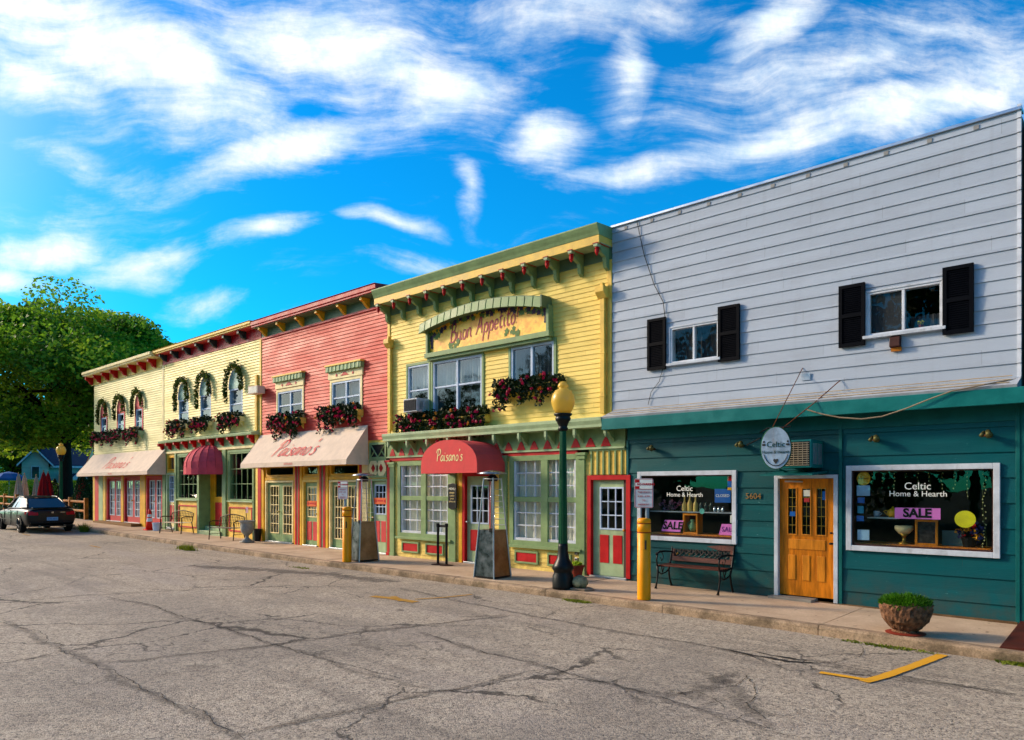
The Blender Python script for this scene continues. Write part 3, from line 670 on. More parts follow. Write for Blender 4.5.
def garland(xc, hw, z_spring, y, rise, ltail, rtail, label, group, seed, n=520, mats=None):
    rg = random.Random(seed); r = thing('garland', label, 'garland', (xc, y, z_spring), group); f = MB(); fl = MB()
    path = [(xc-hw-.05, z_spring-ltail)]
    for i in range(13):
        a = math.pi*(1-i/12); path.append((xc+(hw+.06)*math.cos(a), z_spring+(rise+.05)*math.sin(a)))
    path.append((xc+hw+.05, z_spring-rtail))
    seg = [math.hypot(b[0]-a[0], b[1]-a[1]) for a, b in zip(path, path[1:])]; T = sum(seg)
    for _ in range(n):
        t = rg.random()*T
        for (a, b), s_ in zip(zip(path, path[1:]), seg):
            if t <= s_: break
            t -= s_
        q = t/s_; px, pz = a[0]+(b[0]-a[0])*q, a[1]+(b[1]-a[1])*q; top = max(0, (pz-z_spring)/max(rise, .01)); wd = .035+.08*min(1, max(0, top)+.15)
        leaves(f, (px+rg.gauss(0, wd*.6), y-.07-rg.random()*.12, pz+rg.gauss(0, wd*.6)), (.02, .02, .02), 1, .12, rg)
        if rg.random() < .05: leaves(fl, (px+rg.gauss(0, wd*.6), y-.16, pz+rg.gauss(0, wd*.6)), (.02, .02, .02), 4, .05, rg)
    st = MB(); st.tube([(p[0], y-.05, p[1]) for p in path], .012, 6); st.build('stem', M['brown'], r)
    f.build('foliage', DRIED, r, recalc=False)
    if fl.f: fl.build('blossoms', BLOSSOM2, r, recalc=False)
    return r
def bracket_mesh(name, prof, wd, mats, pend=None):
    b = MB(); b.prism_x(prof, -wd/2, wd/2); me_o = b.build(name, mats); me = me_o.data; bpy.data.objects.remove(me_o); return me
def cornice(parent, xa, xb, prof, m, name='cornice'):
    return MB().prism_x(prof, min(xa, xb), max(xa, xb)).build(name, m, parent, bevel=.006)
def scroll(y0, y1, zt, zb):   # bracket side profile from the wall (y0) out to y1
    return [(y0, zt), (y1, zt), (y1, zt-.10), (y1+.06, zt-.17), (y0-.14, zt-.22), (y0-.11, zt-.34*(zt-zb)/.5), (y0-.13, zb+.14), (y0-.09, zb+.05), (y0, zb)]

# ================================================================== BLUE-GREY BUILDING WITH TEAL SHOPFRONT
XL, XR = FX(612.5), FX(1021.5)
B5 = thing('shop_building', 'two storey pale blue grey sided building over a dark teal shopfront', 'building', ((XL+XR)/2, 0, gz(-5)))
ZT5 = 7.43; zf = 3.42
up = []
uw = [(FX(671), FX(719), 4.39, 5.09, FX(694)), (FX(868), FX(942.5), 4.42, 5.13, FX(903.5))]
for i, (a, b, c, d, s_) in enumerate(uw):
    h = window(B5, a, b, c, d, M['white'], y=0, fw=.035, splits=(s_,), trim=M['chalk'], tw=.03, sill=M['chalk'], gm=GLASSD, curtain=M['screen'], cz=((c, d) if i == 0 else (c, c+.25)), label=('upper window with grey screen and black shutters', 'upper window with pale sashes and a plant on its sill')[i])
    up.append(h)
    w_ = LASTW
    MB().box(a+.04, s_-.03, .05, .054, c+.03, d-.03).build('insect_screen', M['screen'], w_) if i == 1 else None
    # curtain-less dark rooms; shutters
for i, (a, b) in enumerate([(648.9, 667), (719.5, 740.8), (840, 866), (943.5, 974.5)]):
    a, b = FX(a), FX(b); c, d = (4.30, 5.33) if i < 2 else (4.28, 5.31)
    s_ = MB(); ring(s_, a, b, c, d, .055, -.075, -.025); s_.box(a+.055, b-.055, -.075, -.025, (c+d)/2-.03, (c+d)/2+.03)
    n = 13
    for lo, hi in ((c+.055, (c+d)/2-.03), ((c+d)/2+.03, d-.055)):
        for k in range(n):
            zz = lo+(hi-lo)*k/n; s_.prism_x([(-.066, zz), (-.060, zz), (-.038, zz+(hi-lo)/n), (-.044, zz+(hi-lo)/n)], a+.055, b-.055)
    s_.box(a+.055, b-.055, -.034, -.026, c+.055, d-.055)
    s_.build('shutter', M['shutter'], B5)
wl = siding(XL+.0, XR-.05, zf+.12, ZT5-.02, .209, .018, up, 0).build('wall', BLUS, B5, recalc=False)
cap = MB(); cap.box(XL-.01, XR+.01, -.05, .16, ZT5-.02, ZT5+.03); cap.build('parapet_cap', M['alu'], B5, bevel=.006)
cr = MB(); k = 0
while zf+.12+k*.209 < ZT5-.1:
    z0 = zf+.12+k*.209; cr.prism_x([(-.03, z0+.002), (-.012, z0+.205), (.03, z0+.205), (.03, z0+.002)], XR-.05, XR+.0); k += 1
cr.build('corner_trim', M['white'], B5)
rv = MB(); x = XL+.35
while x < XR: rv.box(x-.035, x+.035, -.026, -.012, ZT5-.12, ZT5-.06); x += .62
rv.build('wall_plates', mat('dull_grey_plate', '8c8a86', .6), B5)
# ledge, pipes and teal fascia
XF0, XF1 = FX(602, -.4), 4.5
lg = MB(); lg.prism_x([(0, 3.36), (-.40, 3.36), (-.42, 3.40), (0, 3.55)], XL, XR); lg.build('flashing', mat('white_flashing', 'a9b0b6', .5, dirt=.3, dirtcol='7a5a36'), B5)
lg = MB()
for i, (yy, zz) in enumerate([(-.06, 3.56), (-.2, 3.49), (-.33, 3.435)]): lg.tube([(XL+.05, yy, zz), (XR-.1, yy, zz+.01)], .008, 6)
lg.build('conduit', mat('rusty_cream_pipe', 'b09a78', .6, dirt=.6, dirtcol='6a3a16'), B5)
fs = MB(); fs.box(XF0, XF1, -.42, -.36, 3.13, 3.36); fs.build('fascia', M['tealtrim'], B5, bevel=.008)
MB().box(XF0, XF1, -.36, -.02, 3.19, 3.25).build('soffit', M['teal'], B5)
XG = FX(628.5)
sw = [(FX(638.6), FX(737.5), .885, 2.262), (FX(847), FX(1000.8), .90, 2.305)]
holes = []
for i, (a, b, c, d) in enumerate(sw):
    holes.append((a, b, c, d)); o = MB(); ring(o, a, b, c, d, .085, -.06, .14)
    f = o.build('shop_window', M['chalk'], B5, bevel=.006); f['label'] = ('smaller white framed shop window behind the bench', 'wide white framed shop window beside the oak door')[i]
    i2 = MB(); ring(i2, a+.085, b-.085, c+.085, d-.085, .02, -.02, .1); i2.build('inner_frame', M['brown'], f)
    MB().box(a+.09, b-.09, .0, .008, c+.09, d-.09).build('pane', glass_mat('shop_glass', (.92, .94, .94), 1.42), f)
    z2 = (c+d)/2
    cx = (a+b)/2-(.02 if i else .0)
    text('lettering', 'Celtic', .16 if i else .15, (cx+(-.02 if i == 0 else 0), -.006, d-.345), M['whitelet'], f, sx=1.0)
    text('lettering', 'Home & Hearth', .125 if i else .12, (cx+(-.02 if i == 0 else 0), -.006, d-.465), M['whitelet'], f)
dr = (FX(779), FX(834.4), gz(-4.9)+.05, 2.10)
holes.append((dr[0]-.07, dr[1]+.07, -.3, dr[3]+.07))
siding(XG, FX(840), -.16, 3.19, .30, .022, holes, 0).build('wall', TEAL, B5, recalc=False)['label'] = 'dark teal boards of the shopfront'
siding(FX(842), FX(1017), -.16, 3.19, .375, .022, holes, 0).build('wall', siding_mat('teal_wide_boards', '045055', .375, var=.10, dirt=.22, dirtcol='02343a', rough=.4, chip='3a7a7a'), B5, recalc=False)
MB().box(FX(1019.5), XF1, -.03, .1, -.3, 3.19).build('side_panel', M['teal'], B5)
t = MB()
for px in (841, 1018): t.box(FX(px)-.022, FX(px)+.03, -.045, .02, -.2, 3.19)
t.box(XG, FX(1017), -.04, .02, 2.92, 3.19); t.box(XG-.03, XG+.02, -.035, .02, -.1, 2.92); t.build('board_trim', M['teal'], B5, bevel=.004)
MB().box(XG, FX(1018), -.055, .0, gz(-3)-.2, gz(-3)-.0+.02).build('base_sill', mat('weathered_base', '6a5236', .9, var=.3), B5)
wall_liner(B5, XL, XR, 3.3, ZT5-.2, up); wall_liner(B5, XG, XR, 0, 3.3, holes); shell(B5, XL, XR, ZT5-.05, -.3, lo=(XG, XR))
# oak door
d = MB(); a, b, c, e = dr; y = .03; W = b-a
def fx(t): return a+t*W
cols3 = [(.155, .315), (.415, .575), (.675, .845)]
zs = c+.0; gz0, gz1 = c+1.08, c+1.89
for (p, q) in ((0, .155), (.315, .415), (.575, .675), (.845, 1)): d.box(fx(p)+.003*(p == 0), fx(q)-.003*(q == 1), y, y+.045, c+.01, e-.006)
for (p, q) in cols3: d.box(fx(p), fx(q), y, y+.045, c+.01, gz0); d.box(fx(p), fx(q), y, y+.045, gz1, e-.006)
o = d.build('door', M['wood'], B5); o['label'] = 'honey oak door with three tall leaded lights'
pp = MB()
for (p, q) in cols3: ring(pp, fx(p)-.012, fx(q)+.012, gz0-.012, gz1+.012, .02, y-.012, y+.01)
pp.build('glazing_bead', M['oak'], o, bevel=.003)
for (p, q) in cols3: MB().box(fx(p)+.01, fx(q)-.01, y-.014, y+.004, c+.28, c+.72).build('panel', M['oak'], o, bevel=.012)
MB().box(fx(.17), fx(.84), y-.014, y+.004, c+.82, c+1.0).build('panel', M['oak'], o, bevel=.012)
for (p, q) in cols3:
    MB().box(fx(p), fx(q), y+.018, y+.022, gz0, gz1).build('pane', GLASS, o)
    l = MB(); l.box((fx(p)+fx(q))/2-.004, (fx(p)+fx(q))/2+.004, y+.006, y+.016, gz0, gz1)
    for k in range(1, 5): zz = gz0+(gz1-gz0)*k/5; l.box(fx(p)+.01, fx(q)-.01, y+.004, y+.018, zz-.005, zz+.005)
    l.build('leading', M['brass'], o)
l = MB(); l.box(fx(.44), fx(.56), y+.002, y+.006, gz1-.14, gz1-.03, 0); l.box(fx(.45), fx(.55), y+.002, y+.006, gz1-.24, gz1-.17, 1); l.box(fx(.19), fx(.29), y+.002, y+.006, gz0+.32, gz0+.40, 2); l.box(fx(.78), fx(.84), y+.002, y+.006, gz1-.2, gz1-.05, 2)
l.build('stickers', [M['whitelet'], M['coral'], M['blue']], o)
for zz, r in ((c+.95, .035), (c+1.13, .022)):
    MB().lathe([(0, -.02), (r, -.015), (r, .015), (0, .02)], (fx(.95), y-.045, zz), 12).tube([(fx(.95), y, zz), (fx(.95), y-.04, zz)], .012).build('handle' if r > .03 else 'lock', M['black'], o, smooth=True)
cl_ = MB(); cl_.tube([(fx(.12), y-.04, e-.05), (fx(.45), y-.05, e-.055)], .016, 6); cl_.build('door_closer', M['steel'], o)
f = MB(); f.box(a-.07, a, -.05, .12, c-.05, e+.06); f.box(b, b+.07, -.05, .12, c-.05, e+.06); f.box(a, b, -.05, .12, e, e+.06); f.build('door_frame', M['chalk'], o, bevel=.005)
MB().box(a-.12, b-.3, -.22, .1, c-.12, c-.01).build('threshold', mat('step_stone', '8a8478', .8), o, bevel=.01)
text('house_number', '5604', .15, (FX(754), -.03, 1.78), mat('tarnished_brass', '8a6a3a', .5), B5, extr=.006)
pt = MB(); pt.box(FX(802), FX(811), -.03, -.02, 3.80, 3.92); pt.build('patch_plate', M['alu'], B5)

# ================================================================== YELLOW BUILDING
XL, XR = FX(388.2), FX(612.5)
B4 = thing('shop_building', 'yellow clapboard building with sage green cornice and coral barrel awning', 'building', ((XL+XR)/2, 0, gz(-12)))
ZB = 3.35; holes = []; ZC = 7.39
tw_ = .07
holes.append(window(B4, FX(408.5), FX(429.5), 3.75, 5.24, M['bwhite'], y=0, fw=.05, rails=(4.56,), trim=M['sage'], tw=tw_, gm=GLASSC, curtain=M['blind'], cz=(4.5, 5.2), label='narrow upper window with an air conditioner in its lower half'))
holes.append(window(B4, FX(433.5), FX(482.5), 3.75, 5.24, M['bwhite'], y=0, fw=.055, rails=(4.56,), splits=((FX(457.5)),), trim=M['sage'], tw=tw_, gm=GLASSC, curtain=M['blind'], cz=(4.55, 5.2)))
holes.append(window(B4, FX(511.5), FX(554.5), 4.2, 5.26, M['bwhite'], y=0, fw=.055, splits=((FX(532)),), trim=M['sage'], tw=tw_, gm=GLASSC, curtain=M['screen'], cz=(4.2, 5.26)))
siding(XL+.10, XR-.1, ZB, 6.80, .105, .014, holes, 0).build('wall', YEL, B4, recalc=False)
t = MB(); t.box(XL+.003, XL+.11, -.03, .1, ZB, 6.76); t.box(XR-.11, XR-.003, -.03, .1, ZB, 6.76); t.build('corner_board', M['yellow'], B4, bevel=.004)
MB().box(XL+.02, XR-.02, -.03, .12, 6.76, 7.02).build('frieze', M['sagedk'], B4)
CX0, CX1 = XL-.03, XR-.01
cornice(B4, CX0, CX1, [(.12, 7.03), (-.40, 7.03), (-.47, 6.99), (-.47, 7.17), (.12, 7.17)], M['yellow'], 'cornice')
cornice(B4, CX0-.01, CX1+.01, [(.14, 7.171), (-.475, 7.171), (-.50, 7.24), (-.53, 7.30), (-.56, 7.37), (-.56, 7.40), (.14, 7.44)], M['sage'], 'crown_moulding')
MB().box(CX0, CX1, -.40, -.04, 7.01, 7.028).build('soffit', M['sagel'], B4)
brk = bracket_mesh('bracket', scroll(0, -.33, 0, -.48), .085, M['sage'])
pb = MB(); pb.box(-.05, .05, -.45, -.33, -.06, 0, 0); pb.lathe([(.045, -.06), (.052, -.09), (.03, -.10), (.05, -.12), (.042, -.18), (.022, -.22), (.0, -.25)], (0, -.39, 0), 10, 1); pb.lathe([(.055, 0), (.055, -.07)], (0, -.39, 0), 10, 0)
tmp = pb.build('pendant', [M['sagel'], M['red']], smooth=False); pme = tmp.data; bpy.data.objects.remove(tmp)
rb = MB(); rb.box(-.07, .07, -.46, -.03, -.002, .012); tmp = rb.build('red_block', M['red']); rme = tmp.data; bpy.data.objects.remove(tmp)
nb = 12
for i in range(nb):
    xx = XL+.10+(XR-XL-.2)*i/(nb-1); o = link('bracket', brk, B4, loc=(xx, -.03, 7.005))
    for me_ in (pme, rme):
        q = link('pendant' if me_ is pme else 'bracket_cap', me_, o); q.matrix_parent_inverse = Matrix.Identity(4)
downspout(B4, XL+.17, -.02, ZB+.18, 6.5, M['yellow'], hz=5.95, r=.055)
downspout(B4, XR-.19, -.02, ZB+.15, 6.6, M['yellow'], hz=6.07, r=.055)
# band between the storeys
LX0, LX1 = FX(382.5, -.4), FX(602, -.4)-.01
cornice(B4, LX0, LX1, [(.0, 3.20), (-.40, 3.20), (-.40, 3.26), (-.43, 3.34), (-.43, 3.40), (0, 3.46)], M['sagel'], 'ledge')
fr = MB(); fr.box(XL+.01, XG-.06, -.04, .1, 2.80, 3.20); fr.build('frieze', M['sage'], B4)
rd = MB(); gs = MB(); x = XL+.25; k = 0
while x < XG-.15:
    MB().prism_y([(x-.13, 2.815), (x+.13, 2.815), (x+.085, 2.90), (x+.05, 2.97), (x, 3.02), (x-.05, 2.97), (x-.085, 2.90)], -.052, -.04).build('scallop', M['red'], B4); x += .40
bm2 = bracket_mesh('ledge_bracket', [(0, 0), (-.3, 0), (-.3, -.07), (-.2, -.11), (-.12, -.2), (-.05, -.24), (0, -.3)], .05, M['sage'])
pf = MB(); pf.box(-.03, .03, -.34, -.28, -.14, 0); pf.lathe([(.03, -.14), (.012, -.2)], (0, -.31, 0), 6); tmp = pf.build('x', M['sagel']); pfm = tmp.data; bpy.data.objects.remove(tmp)
x = XL+.45
while x < XG-.2:
    o = link('ledge_bracket', bm2, B4, loc=(x, -.04, 3.198)); link('ledge_bracket_drop', pfm, o); x += .8
dt = MB(); dt.box(XL+.01, XG-.06, -.075, -.04, 2.76, 2.80); dt.build('band_moulding', M['sagel'], B4)
MB().box(XL+.12, FX(578.5), -.045, .1, 2.67, 2.76).build('red_band', M['red'], B4)
# ground floor
gh = []
b0 = gz(-12)
for (a, b, c, d_, s_) in ((FX(401.5), FX(449), .70, 2.60, FX(424.5)), (FX(514.5), FX(577), .70, 2.63, FX(545.3))):
    a2, b2 = a, b
    gh.append(window(B4, a, b, c, d_, M['white'], cols=3, rows=3, y=.0, fw=.06, mw=.028, splits=(s_,), rails=((c+d_)/2,), curtain=M['curtain'], label='wide multi-paned lower window with cream curtains'))
    wn_ = LASTW
    t = MB(); ring(t, a-.12, b+.12, c-.12, d_+.05, .12, -.05, .03); t.box(s_-.10, s_+.10, -.045, .02, c, d_-.0); t.box(a, b, -.03, -.021, (c+d_)/2-.06, (c+d_)/2+.06)
    t.box(a-.16, b+.16, -.11, -.05, c-.17, c-.11); t.build('green_casing', M['sage'], wn_, bevel=.005)
dz = gz(-12.5)+.04
gh.append(door(B4, FX(465.7), FX(490.5), dz, 2.22, M['sagel'], y=.05, glass=(.18, .88, 1.05, 1.98, 3, 3), panels=[(.14, .45, .35, .88, M['red']), (.56, .87, .35, .88, M['red'])], frame=M['red'], fw=.09, gframe=M['bwhite'], handle='left', label='sage green door under the coral barrel awning', hm=M['steel']))
gh.append(door(B4, FX(591.8), FX(627), gz(-8.6)+.03, 2.10, M['sagel'], y=.05, glass=(.22, .86, 1.06, 1.93, 3, 3), panels=[(.2, .46, .33, .93, M['red']), (.58, .84, .33, .93, M['red'])], frame=M['red'], fw=.10, gframe=M['bwhite'], handle='right', label='sage green door in a red frame next to the teal shopfront'))
siding(XL+.1, FX(590), b0-.12, 2.67, .105, .014, gh, 0).build('wall', YEL, B4, recalc=False)
bt = MB(); bt.box(FX(590)+.0, XG-.055, -.01, .1, 2.215, 2.76); bt.build('batten_panel', M['yellow'], B4)
bt = MB(); x = FX(592)
while x < XG-.1: bt.box(x-.02, x+.02, -.035, -.01, 2.22, 2.74); x += .155
bt.box(FX(590), XG-.055, -.04, -.008, 2.72, 2.76); bt.build('battens', M['sage'], B4)
pl = MB()
def pilaster(mb, xa, xb, z0, z1, y=-.06):
    mb.box(xa, xb, y, .06, z0, z1); mb.box(xa-.03, xb+.03, y-.03, .05, z1-.10, z1-.02); mb.box(xa-.06, xb+.06, y-.05, .05, z1-.02, z1+.04); mb.box(xa-.02, xb+.02, y-.02, .05, z0, z0+.2)
for a, b in ((388.6, 391.2), (391.3, 395.5), (449.9, 456.9), (500.5, 508), (580.5, 586.0)):
    q = MB(); pilaster(q, FX(a), FX(b), b0-.1, 2.66 if a > 395 or a < 389 else 2.6); q.build('pilaster', M['sage'] if a != 388.6 else M['red'], B4, bevel=.004)
MB().box(FX(460)-.0, FX(463.2), -.045, .06, b0-.1, 2.6).build('post', M['gold'], B4, bevel=.004)
for a, b in ((402.7, 419.7), (426.5, 444.5), (515.7, 539), (548.4, 572)):
    t = MB(); A, Bx = FX(a), FX(b); ring(t, A, Bx, .16, .46, .045, -.05, .0); o = t.build('panel_frame', M['sage'], B4, bevel=.004); MB().box(A+.045, Bx-.045, -.03, 0, .205, .415).build('panel', M['red'], o)
vb = MB(); vb.box(FX(576), FX(579), -.06, 0, .28, .40).box(FX(576), FX(579), -.06, 0, .46, .58); vb.build('outlet_box', M['steel'], B4, bevel=.01)
MB().box(XL+.2, XG-.1, -.03, .1, gz(-12)-.25, b0-.115).build('foundation', mat('foundation_stone', '5c5040', .9), B4)
wall_liner(B4, XL, XR, 3.3, 7.1, holes); wall_liner(B4, XL, XG, 0, 3.3, gh); shell(B4, XL, XR, 7.2, -.2, lo=(XL, XG))
# barrel awning
aw = MB(); xa, xb = FX(421, -1.0), FX(477, -1.0); zb_, zm, zt = 2.28, 2.46, 3.08; p = 1.0; N = 18
pr = [(xa, zb_)]+[(xa+(xb-xa)*(.5-.5*math.cos(math.pi*i/N)), zm+(zt-zm)*math.sin(math.pi*i/N)**.85) for i in range(N+1)]+[(xb, zb_)]
for (x0, z0), (x1, z1) in zip(pr, pr[1:]):
    for k in range(3): y0, y1 = -.06-(p-.06)*k/3, -.06-(p-.06)*(k+1)/3; aw.face([(x0, y0, z0), (x1, y0, z1), (x1, y1, z1), (x0, y1, z0)])
for i in range(len(pr)//2-1):
    a_, b_, c_, d_ = pr[i], pr[i+1], pr[-2-i], pr[-1-i]; aw.face([(a_[0], -p, a_[1]), (d_[0], -p, d_[1]), (c_[0], -p, c_[1]), (b_[0], -p, b_[1])])
AWN4 = aw.build('awning', M['fabricr2'], B4, recalc=False); AWN4['label'] = 'coral red barrel awning with cream script lettering'
fr = MB()
for yy in (-.08, -.5, -p+.03): fr.tube([(x+(.02 if x < (xa+xb)/2 else -.02), yy, z-.02) for x, z in pr], .012, 6)
fr.build('awning_frame', M['alu'], AWN4)
s = MB(); h = .27; ta, tb = FX(436.5, -p), FX(463, -p); uu = (tb-ta)/(script_len("Paisano's")*h); script(s, "Paisano's", (ta, -p, 2.575), (uu, 0, 0), (0, 0, 1), (0, -1, 0), h, .11, .1, .006)
s.build('lettering', M['cink'], AWN4, recalc=False)

# ================================================================== CORAL RED BUILDING
XL, XR = FX(262.3), FX(388.0)
B3 = thing('shop_building', 'coral red clapboard building with a long beige sloping awning', 'building', ((XL+XR)/2, 0, gz(-20)))
holes = [window(B3, FX(278.5), FX(303), 4.1, 5.13, M['bwhite'], fw=.055, splits=(FX(290.8),), rails=(4.66,), trim=M['cream'], tw=.09, gm=GLASSD, curtain=M['screen']),
         window(B3, FX(332.5), FX(361), 4.1, 5.15, M['bwhite'], fw=.055, splits=(FX(346.5),), rails=(4.66,), trim=M['cream'], tw=.10, gm=GLASSD, curtain=M['blind'])]
for w_, (a, b) in zip([o for o in kids(B3) if o.name.startswith('window')], ((276.7, 305), (329.6, 364))):
    a, b = FX(a), FX(b); t = MB(); t.box(a, b, -.06, .0, 5.24, 5.46, 0); t.box(a-.02, b+.02, -.14, 0, 5.46, 5.63, 1); t.box(a-.05, b+.05, -.17, 0, 5.63, 5.68, 2)
    n = 9
    for i in range(n): xx = a+(b-a)*(i+.5)/n; t.box(xx-.035, xx+.035, -.155, -.14, 5.47, 5.62, 3)
    cx = (a+b)/2
    for dx in (-.42, .42): t.lathe([(.0, 0), (.045, .0), (.03, .012), (0, .014)], (0, 0, 0), 8, 4) if False else t.prism_y([(cx+dx+.045*math.cos(q*math.pi/4), 5.35+.045*math.sin(q*math.pi/4)) for q in range(8)], -.072, -.06, 4)
    t.prism_y([(cx-.22, 5.31), (cx+.22, 5.31), (cx+.12, 5.36), (cx+.06, 5.41), (cx-.06, 5.41), (cx-.12, 5.36)], -.072, -.06, 4)
    t.build('hood', [M['cream'], M['sage'], M['yellow'], M['sagel'], M['red']], w_, bevel=.004)
siding(XL+.01, XR-.01, 3.3, 7.16, .105, .020, holes, 0).build('wall', REDS, B3, recalc=False)
MB().box(XL+.01, XR-.01, -.03, .12, 7.12, 7.45).build('frieze', M['sagedk'], B3)
MB().box(XL+.0, XR-.02, -.36, -.03, 7.40, 7.42).build('soffit', M['sagedk'], B3)
cornice(B3, XL-.02, XR-.02, [(.12, 7.42), (-.40, 7.42), (-.40, 7.47), (-.43, 7.49), (-.43, 7.60), (-.46, 7.63), (.12, 7.68)], M['crimson'])
MB().box(XL+.01, XR-.01, -.05, .0, 7.06, 7.12).build('red_moulding', M['coral'], B3)
bb = bracket_mesh('yellow_bracket', [(0, 0), (-.3, 0), (-.3, -.08), (-.2, -.12), (-.13, -.2), (-.05, -.26), (0, -.3)], .11, M['gold'])
for i in range(6): link('bracket', bb, B3, loc=(XL+.35+(XR-XL-1.2)*i/5, -.03, 7.398))
# ground floor openings
def zfl(px): return gz(FX(px))+.03
gh = []
fd = dict(gframe=M['cream'], frame=M['cream'], fw=.06)
for (a, b) in ((267.3, 293.5), (331.5, 358.5)):
    gh.append(door(B3, FX(a), FX(b), zfl(a), 2.10, M['sage'], glass=(.17, .83, zfl(a)+.28, 1.98, 3, 5), leafs=2, label='sage green double door with many small panes', **fd))
gh.append(door(B3, FX(304.7), FX(318.3), zfl(311), 2.10, M['sage'], glass=(.17, .83, 1.0, 1.95, 3, 4), panels=[(.1, .45, .25, .85, M['coral']), (.55, .9, .25, .85, M['coral'])], frame=M['yellow'], fw=.08, gframe=M['cream'], curtain=M['wcurtain'], label='narrow sage door with an orange closed sign'))
gh.append(door(B3, FX(372.5), FX(388.6)-.05, zfl(380), 2.12, M['sagel'], glass=(.12, .84, 1.18, 2.0, 3, 4), panels=[(.1, .44, .38, .98, M['coral']), (.52, .86, .38, .98, M['coral'])], frame=M['sage'], fw=.06, gframe=M['bwhite'], label='pale sage door below a cross-braced transom', handle='left'))
for (a, b) in ((266.5, 294.5), (304, 319), (330.5, 359.5)):
    h = window(B3, FX(a), FX(b), 2.30, 2.66, M['gold'], fw=.06, name='transom_window'); gh.append(h)
sheet(XL+.01, XR-.01, zfl(300)-.15, 3.3, gh, -.0).build('shopfront', M['yellow'], B3, recalc=False)
for (a, b, m_) in ((259.4, 262.7, 'red'), (263.0, 265.2, 'gold'), (295.4, 296.5, 'gold'), (296.6, 298.3, 'red'), (298.4, 299.4, 'sagedk'), (299.5, 301.2, 'red'), (301.3, 303.2, 'gold'), (320.0, 321.2, 'gold'), (321.3, 323, 'red'), (323.1, 324.6, 'sagedk'), (324.7, 327, 'red'), (327.1, 329.4, 'gold'), (361.0, 363.4, 'red'), (363.5, 369.4, 'cream')):
    MB().box(FX(a), FX(b), -.06-.01*(m_ == 'red'), .02, zfl(a)-.12, 2.75).build('pilaster', M[m_], B3, bevel=.003)
MB().box(FX(266), FX(369), -.04, .01, 2.18, 2.27).build('door_head_moulding', M['gold'], B3)
for px, zz in ((311.4, 1.42), (380, 1.55)):
    q = [o for o in kids(B3) if o.name.startswith('door')][4 if px < 330 else 5]
    s_ = MB(); w2 = .28 if px < 330 else .33; s_.box(FX(px)-w2, FX(px)+w2, .012, .022, zz-.09, zz+.09, 0)
    for dx in (-.2, .2): s_.box(FX(px)+dx-.04, FX(px)+dx+.04, .008, .013, zz-.04, zz+.04, 1)
    s_.box(FX(px)-.12, FX(px)+.12, .008, .013, zz-.015, zz+.03, 1); s_.build('door_sign', [M['orange'], M['red']], q)
# panel above the rightmost door
A, Bx = FX(370.6), XR-.02
t = MB(); ring(t, A, Bx, 2.75, 3.22, .06, -.06, .0, 0); t.tube([(A+.05, -.04, 3.17), ((A+Bx)/2, -.04, 2.8)], .025, 4, 0); t.tube([(Bx-.05, -.04, 3.17), ((A+Bx)/2, -.04, 2.8)], .025, 4, 0); t.tube([(A+.05, -.04, 2.8), (A+.25, -.04, 3.0)], .02, 4, 0); t.tube([(Bx-.05, -.04, 2.8), (Bx-.25, -.04, 3.0)], .02, 4, 0)
t.box(A, Bx, -.05, .0, 2.22, 2.75, 0)
for s_ in (.27, .73):
    cx = A+(Bx-A)*s_; t.prism_y([(cx-.22, 2.42), (cx-.1, 2.27), (cx+.1, 2.27), (cx+.22, 2.42), (cx+.22, 2.55), (cx+.12, 2.7), (cx-.12, 2.7), (cx-.22, 2.55)], -.065, -.05, 1)
    t.prism_y([(cx-.09, 2.49), (cx, 2.37), (cx+.09, 2.49), (cx, 2.61)], -.078, -.065, 2)
t.box(A, Bx, -.03, .0, 2.8, 3.2, 3)
t.build('diamond_panel', [M['sage'], M['cream'], M['red'], M['dark']], B3)
wall_liner(B3, XL, XR, 0, 7.2, holes+gh); shell(B3, XL, XR, 7.5, -.1)
AWN3 = awning_slope(B3, FX(240.5, -.8), FX(346.3, -.8), 3.74, 2.735, 2.59, .80, M['fabric'], 'long beige sloping awning with red script lettering')
def slope_text(o, sx, u0, h, ztop, zv, p, s="Paisano's"):
    n = Vector((0, -(ztop-zv), (p-.06))).normalized(); v = Vector((0, (p-.06), ztop-zv)).normalized()
    t0 = .80; org = Vector((u0, -.06-(p-.06)*t0, ztop+(zv-ztop)*t0)); mb = MB(); script(mb, s, org, (sx, 0, 0), v, n, h, .10, .45, .012)
    mb.build('lettering', M['ink'], o, recalc=False)
slope_text(AWN3, .86, FX(270.5, -.65), .62, 3.74, 2.735, .8)
text('small_lettering', 'RISTORANTE', .085, (FX(288, -.81), -.815, 2.665), M['ink'], AWN3)

